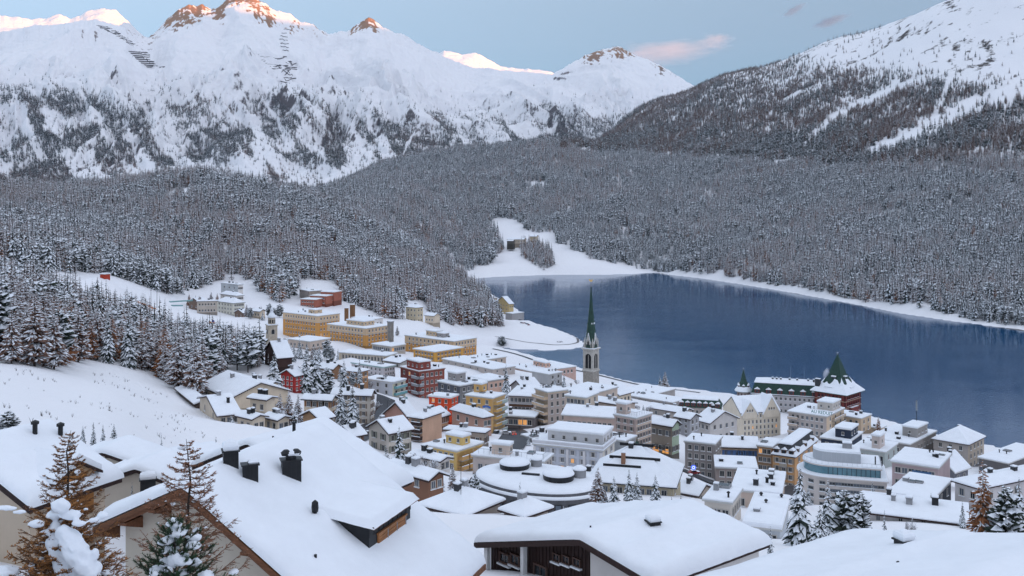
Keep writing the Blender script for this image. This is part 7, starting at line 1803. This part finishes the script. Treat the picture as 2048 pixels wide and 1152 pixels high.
def barriers():
    o, mpx, t, X, YY, Z, MPY = MTS[0]; PYa = HOR-(Z-CAMZ)/YY*FPX; PXa = X/YY*FPX+1024
    rgb = random.Random(2); dk = mat('rusty_steel', (.07, .06, .06), .8, .2, .1)
    def spot(px, py):
        c = int(np.clip(np.searchsorted(mpx, px), 0, len(mpx)-1)); col = PYa[:, c]
        i = int(np.argmax(col <= py)); return Vector((X[i, c], YY[i, c], Z[i, c]))
    def line(px0, px1, py0, py1):
        a, b_ = spot(px0, py0), spot(px1, py1); n = 5; P = [spot(px0+(px1-px0)*k/n, py0+(py1-py0)*k/n) for k in range(n+1)]
        P = [a.lerp(b_, k/n) for k in range(n+1)]; v = []
        for k, p in enumerate(P):
            g = spot(px0+(px1-px0)*k/n, py0+(py1-py0)*k/n); p = Vector((p.x, g.y, g.z)) if abs(g.y-p.y) < 120 else p
            v += [(p.x, p.y, p.z-3), (p.x, p.y-2, p.z+3.2), (p.x, p.y+1.5, p.z-3), (p.x, p.y-1, p.z+3.2)]
        f = []
        for k in range(n):
            s_ = k*4; f += [(s_, s_+4, s_+5, s_+1), (s_+6, s_+2, s_+3, s_+7), (s_+1, s_+5, s_+7, s_+3)]
        org = Vector(v[0]); me = mesh('avalanche_barrier', [tuple(Vector(q)-org) for q in v], f, dk)
        tag(link('avalanche_barrier', me, None, org), 'thin dark avalanche barrier on the upper snow of the massif', 'barrier', 'avalanche barriers')
    for k in range(9): x = 193+k*6.5; line(x, x+rgb.uniform(10, 24), 52+k*3.6, 55+k*3.6)
    for k in range(8): x = 222+k*5; line(x, x+rgb.uniform(8, 18), 62+k*4, 65+k*4)
    for k in range(9): x = 248+k*5.5; line(x, x+rgb.uniform(22, 38), 103+k*3.9, 106+k*3.9)
    for k in range(7): x = 278+k*4; line(x, x+rgb.uniform(10, 22), 105+k*4.5, 107+k*4.5)
    for k in range(8): x = 515+k*4; line(x, x+rgb.uniform(30, 58), 114+k*3.5, 115+k*3.5)
    for k in range(9): x = 556+rgb.uniform(-4, 14); line(x, x+rgb.uniform(10, 24), 124+k*5.5, 125+k*5.5)
    for k in range(7): x = 560+rgb.uniform(-4, 8); line(x, x+rgb.uniform(8, 18), 60+k*7, 61+k*7)
barriers()

# dry stalks standing out of the meadow snow
def stalks():
    c = bpy.data.collections.new('stalk')
    for i in range(3):
        rgs = random.Random(i); m = MB()
        for _ in range(6): 
            a = rgs.uniform(0, 6.28); m.tube((0, 0, -.2), (math.cos(a)*rgs.uniform(.05, .35), math.sin(a)*rgs.uniform(.05, .35), rgs.uniform(.3, .8)), .03, .012, 3, cap=False)
        c.objects.link(bpy.data.objects.new('stalk_%d' % i, m.mesh('stalk', [BARK])))
    px, py, x, Y, z = sample(700, -60, 430, 75, 260)
    k = (py > np.interp(px, [0, 110, 300, 360, 420], [735, 745, 745, 800, 880])) & (fbm(x/18, Y/18, 4, 3) > .02); x, Y, z = x[k], Y[k], z[k]; n = len(x)
    o = scatter('dry_stalks', 'scattered dry stalks poking through the meadow snow', c, np.stack([x, Y, z], -1), rng.uniform(.3, 1.0, n), rng.uniform(0, 6.28, n), rng.integers(0, 3, n)); o['category'] = 'plants'
stalks()

def cloud_mat(name, dens, scale, col=(1, 1, 1), thr=.45, aniso=.3):
    m = bpy.data.materials.new(name); m.use_nodes = True; t = m.node_tree; t.nodes.remove(t.nodes['Principled BSDF'])
    v = t.nodes.new('ShaderNodeVolumePrincipled'); v.inputs['Color'].default_value = (*col, 1); v.inputs['Anisotropy'].default_value = aniso
    tc = t.nodes.new('ShaderNodeTexCoord'); nz = t.nodes.new('ShaderNodeTexNoise'); nz.inputs['Scale'].default_value = scale; nz.inputs['Detail'].default_value = 5; nz.inputs['Roughness'].default_value = .6
    t.links.new(tc.outputs['Object'], nz.inputs['Vector'])
    ln = t.nodes.new('ShaderNodeVectorMath'); ln.operation = 'LENGTH'; t.links.new(tc.outputs['Object'], ln.inputs[0])
    f = t.nodes.new('ShaderNodeMapRange'); f.inputs['From Min'].default_value = .25; f.inputs['From Max'].default_value = 1.0; f.inputs['To Min'].default_value = .22; f.inputs['To Max'].default_value = -.45
    t.links.new(ln.outputs['Value'], f.inputs['Value'])
    a = t.nodes.new('ShaderNodeMath'); a.operation = 'ADD'; t.links.new(nz.outputs['Fac'], a.inputs[0]); t.links.new(f.outputs[0], a.inputs[1])
    r_ = t.nodes.new('ShaderNodeMapRange'); r_.inputs['From Min'].default_value = thr; r_.inputs['From Max'].default_value = thr+.3; r_.inputs['To Min'].default_value = 0; r_.inputs['To Max'].default_value = dens
    t.links.new(a.outputs[0], r_.inputs['Value']); t.links.new(r_.outputs[0], v.inputs['Density'])
    t.links.new(v.outputs[0], t.nodes['Material Output'].inputs['Volume'])
    return m
def cloud(name, label, px, py, Y, wx, wz, wy, mt, tilt=0, cat='cloud'):
    m = MB(); n = 12
    m.lathe([(math.sin(k*math.pi/n)+.001, -math.cos(k*math.pi/n)) for k in range(n+1)], 20)
    o = m.obj(name, [mt], None, PX(px, py, Y)); o.scale = (wx, wy, wz); o.rotation_euler = (0, tilt, 0); tag(o, label, cat)
Yc = 16500; k = Yc/FPX
CM = cloud_mat('cloud_vapour', .0010, 2.4, (.82, .74, .77), .46, -.1)
CM2 = cloud_mat('shade_tinted_vapour', .0040, 2.2, (.30, .38, .50), .42, .2)  # darkened vapour colour puts shade into clouds the sun reaches
cloud('cloud', 'pink-topped cloud bank trailing from the pyramid peak', 1325, 104, Yc, 200*k, 46*k, 700, CM, R(-3))
cloud('cloud', 'small pink puff rising above the long cloud bank', 1430, 80, Yc+200, 62*k, 26*k, 500, CM)
cloud('cloud', 'small grey lens-shaped cloud high above the right slope', 1660, 42, Yc, 62*k, 17*k, 500, CM2, R(-14))
cloud('cloud', 'faint wisp of cloud left of the grey lens cloud', 1588, 20, Yc, 40*k, 14*k, 400, CM2, R(-25))
cloud('smoke', 'white smoke curling from the palace hotel chimney', 1652, 745, 468, 2.2, 4.6, 1.6, cloud_mat('chimney_smoke', .9, 2.2, (.95, .95, 1.0), .42, 0), R(18), 'smoke')

# thin blue air of the valley
m = MB(); m.box(-24000, 24000, -13500, 14800, -12, 2350)
hz = m.obj('haze', [], None); tag(hz, kind='stuff')
hm = bpy.data.materials.new('haze_air'); hm.use_nodes = True; t = hm.node_tree; t.nodes.remove(t.nodes['Principled BSDF'])
v = t.nodes.new('ShaderNodeVolumePrincipled'); v.inputs['Color'].default_value = (.62, .76, 1.0, 1); v.inputs['Density'].default_value = HAZE; v.inputs['Anisotropy'].default_value = .2
t.links.new(v.outputs[0], t.nodes['Material Output'].inputs['Volume']); hz.data.materials.append(hm)
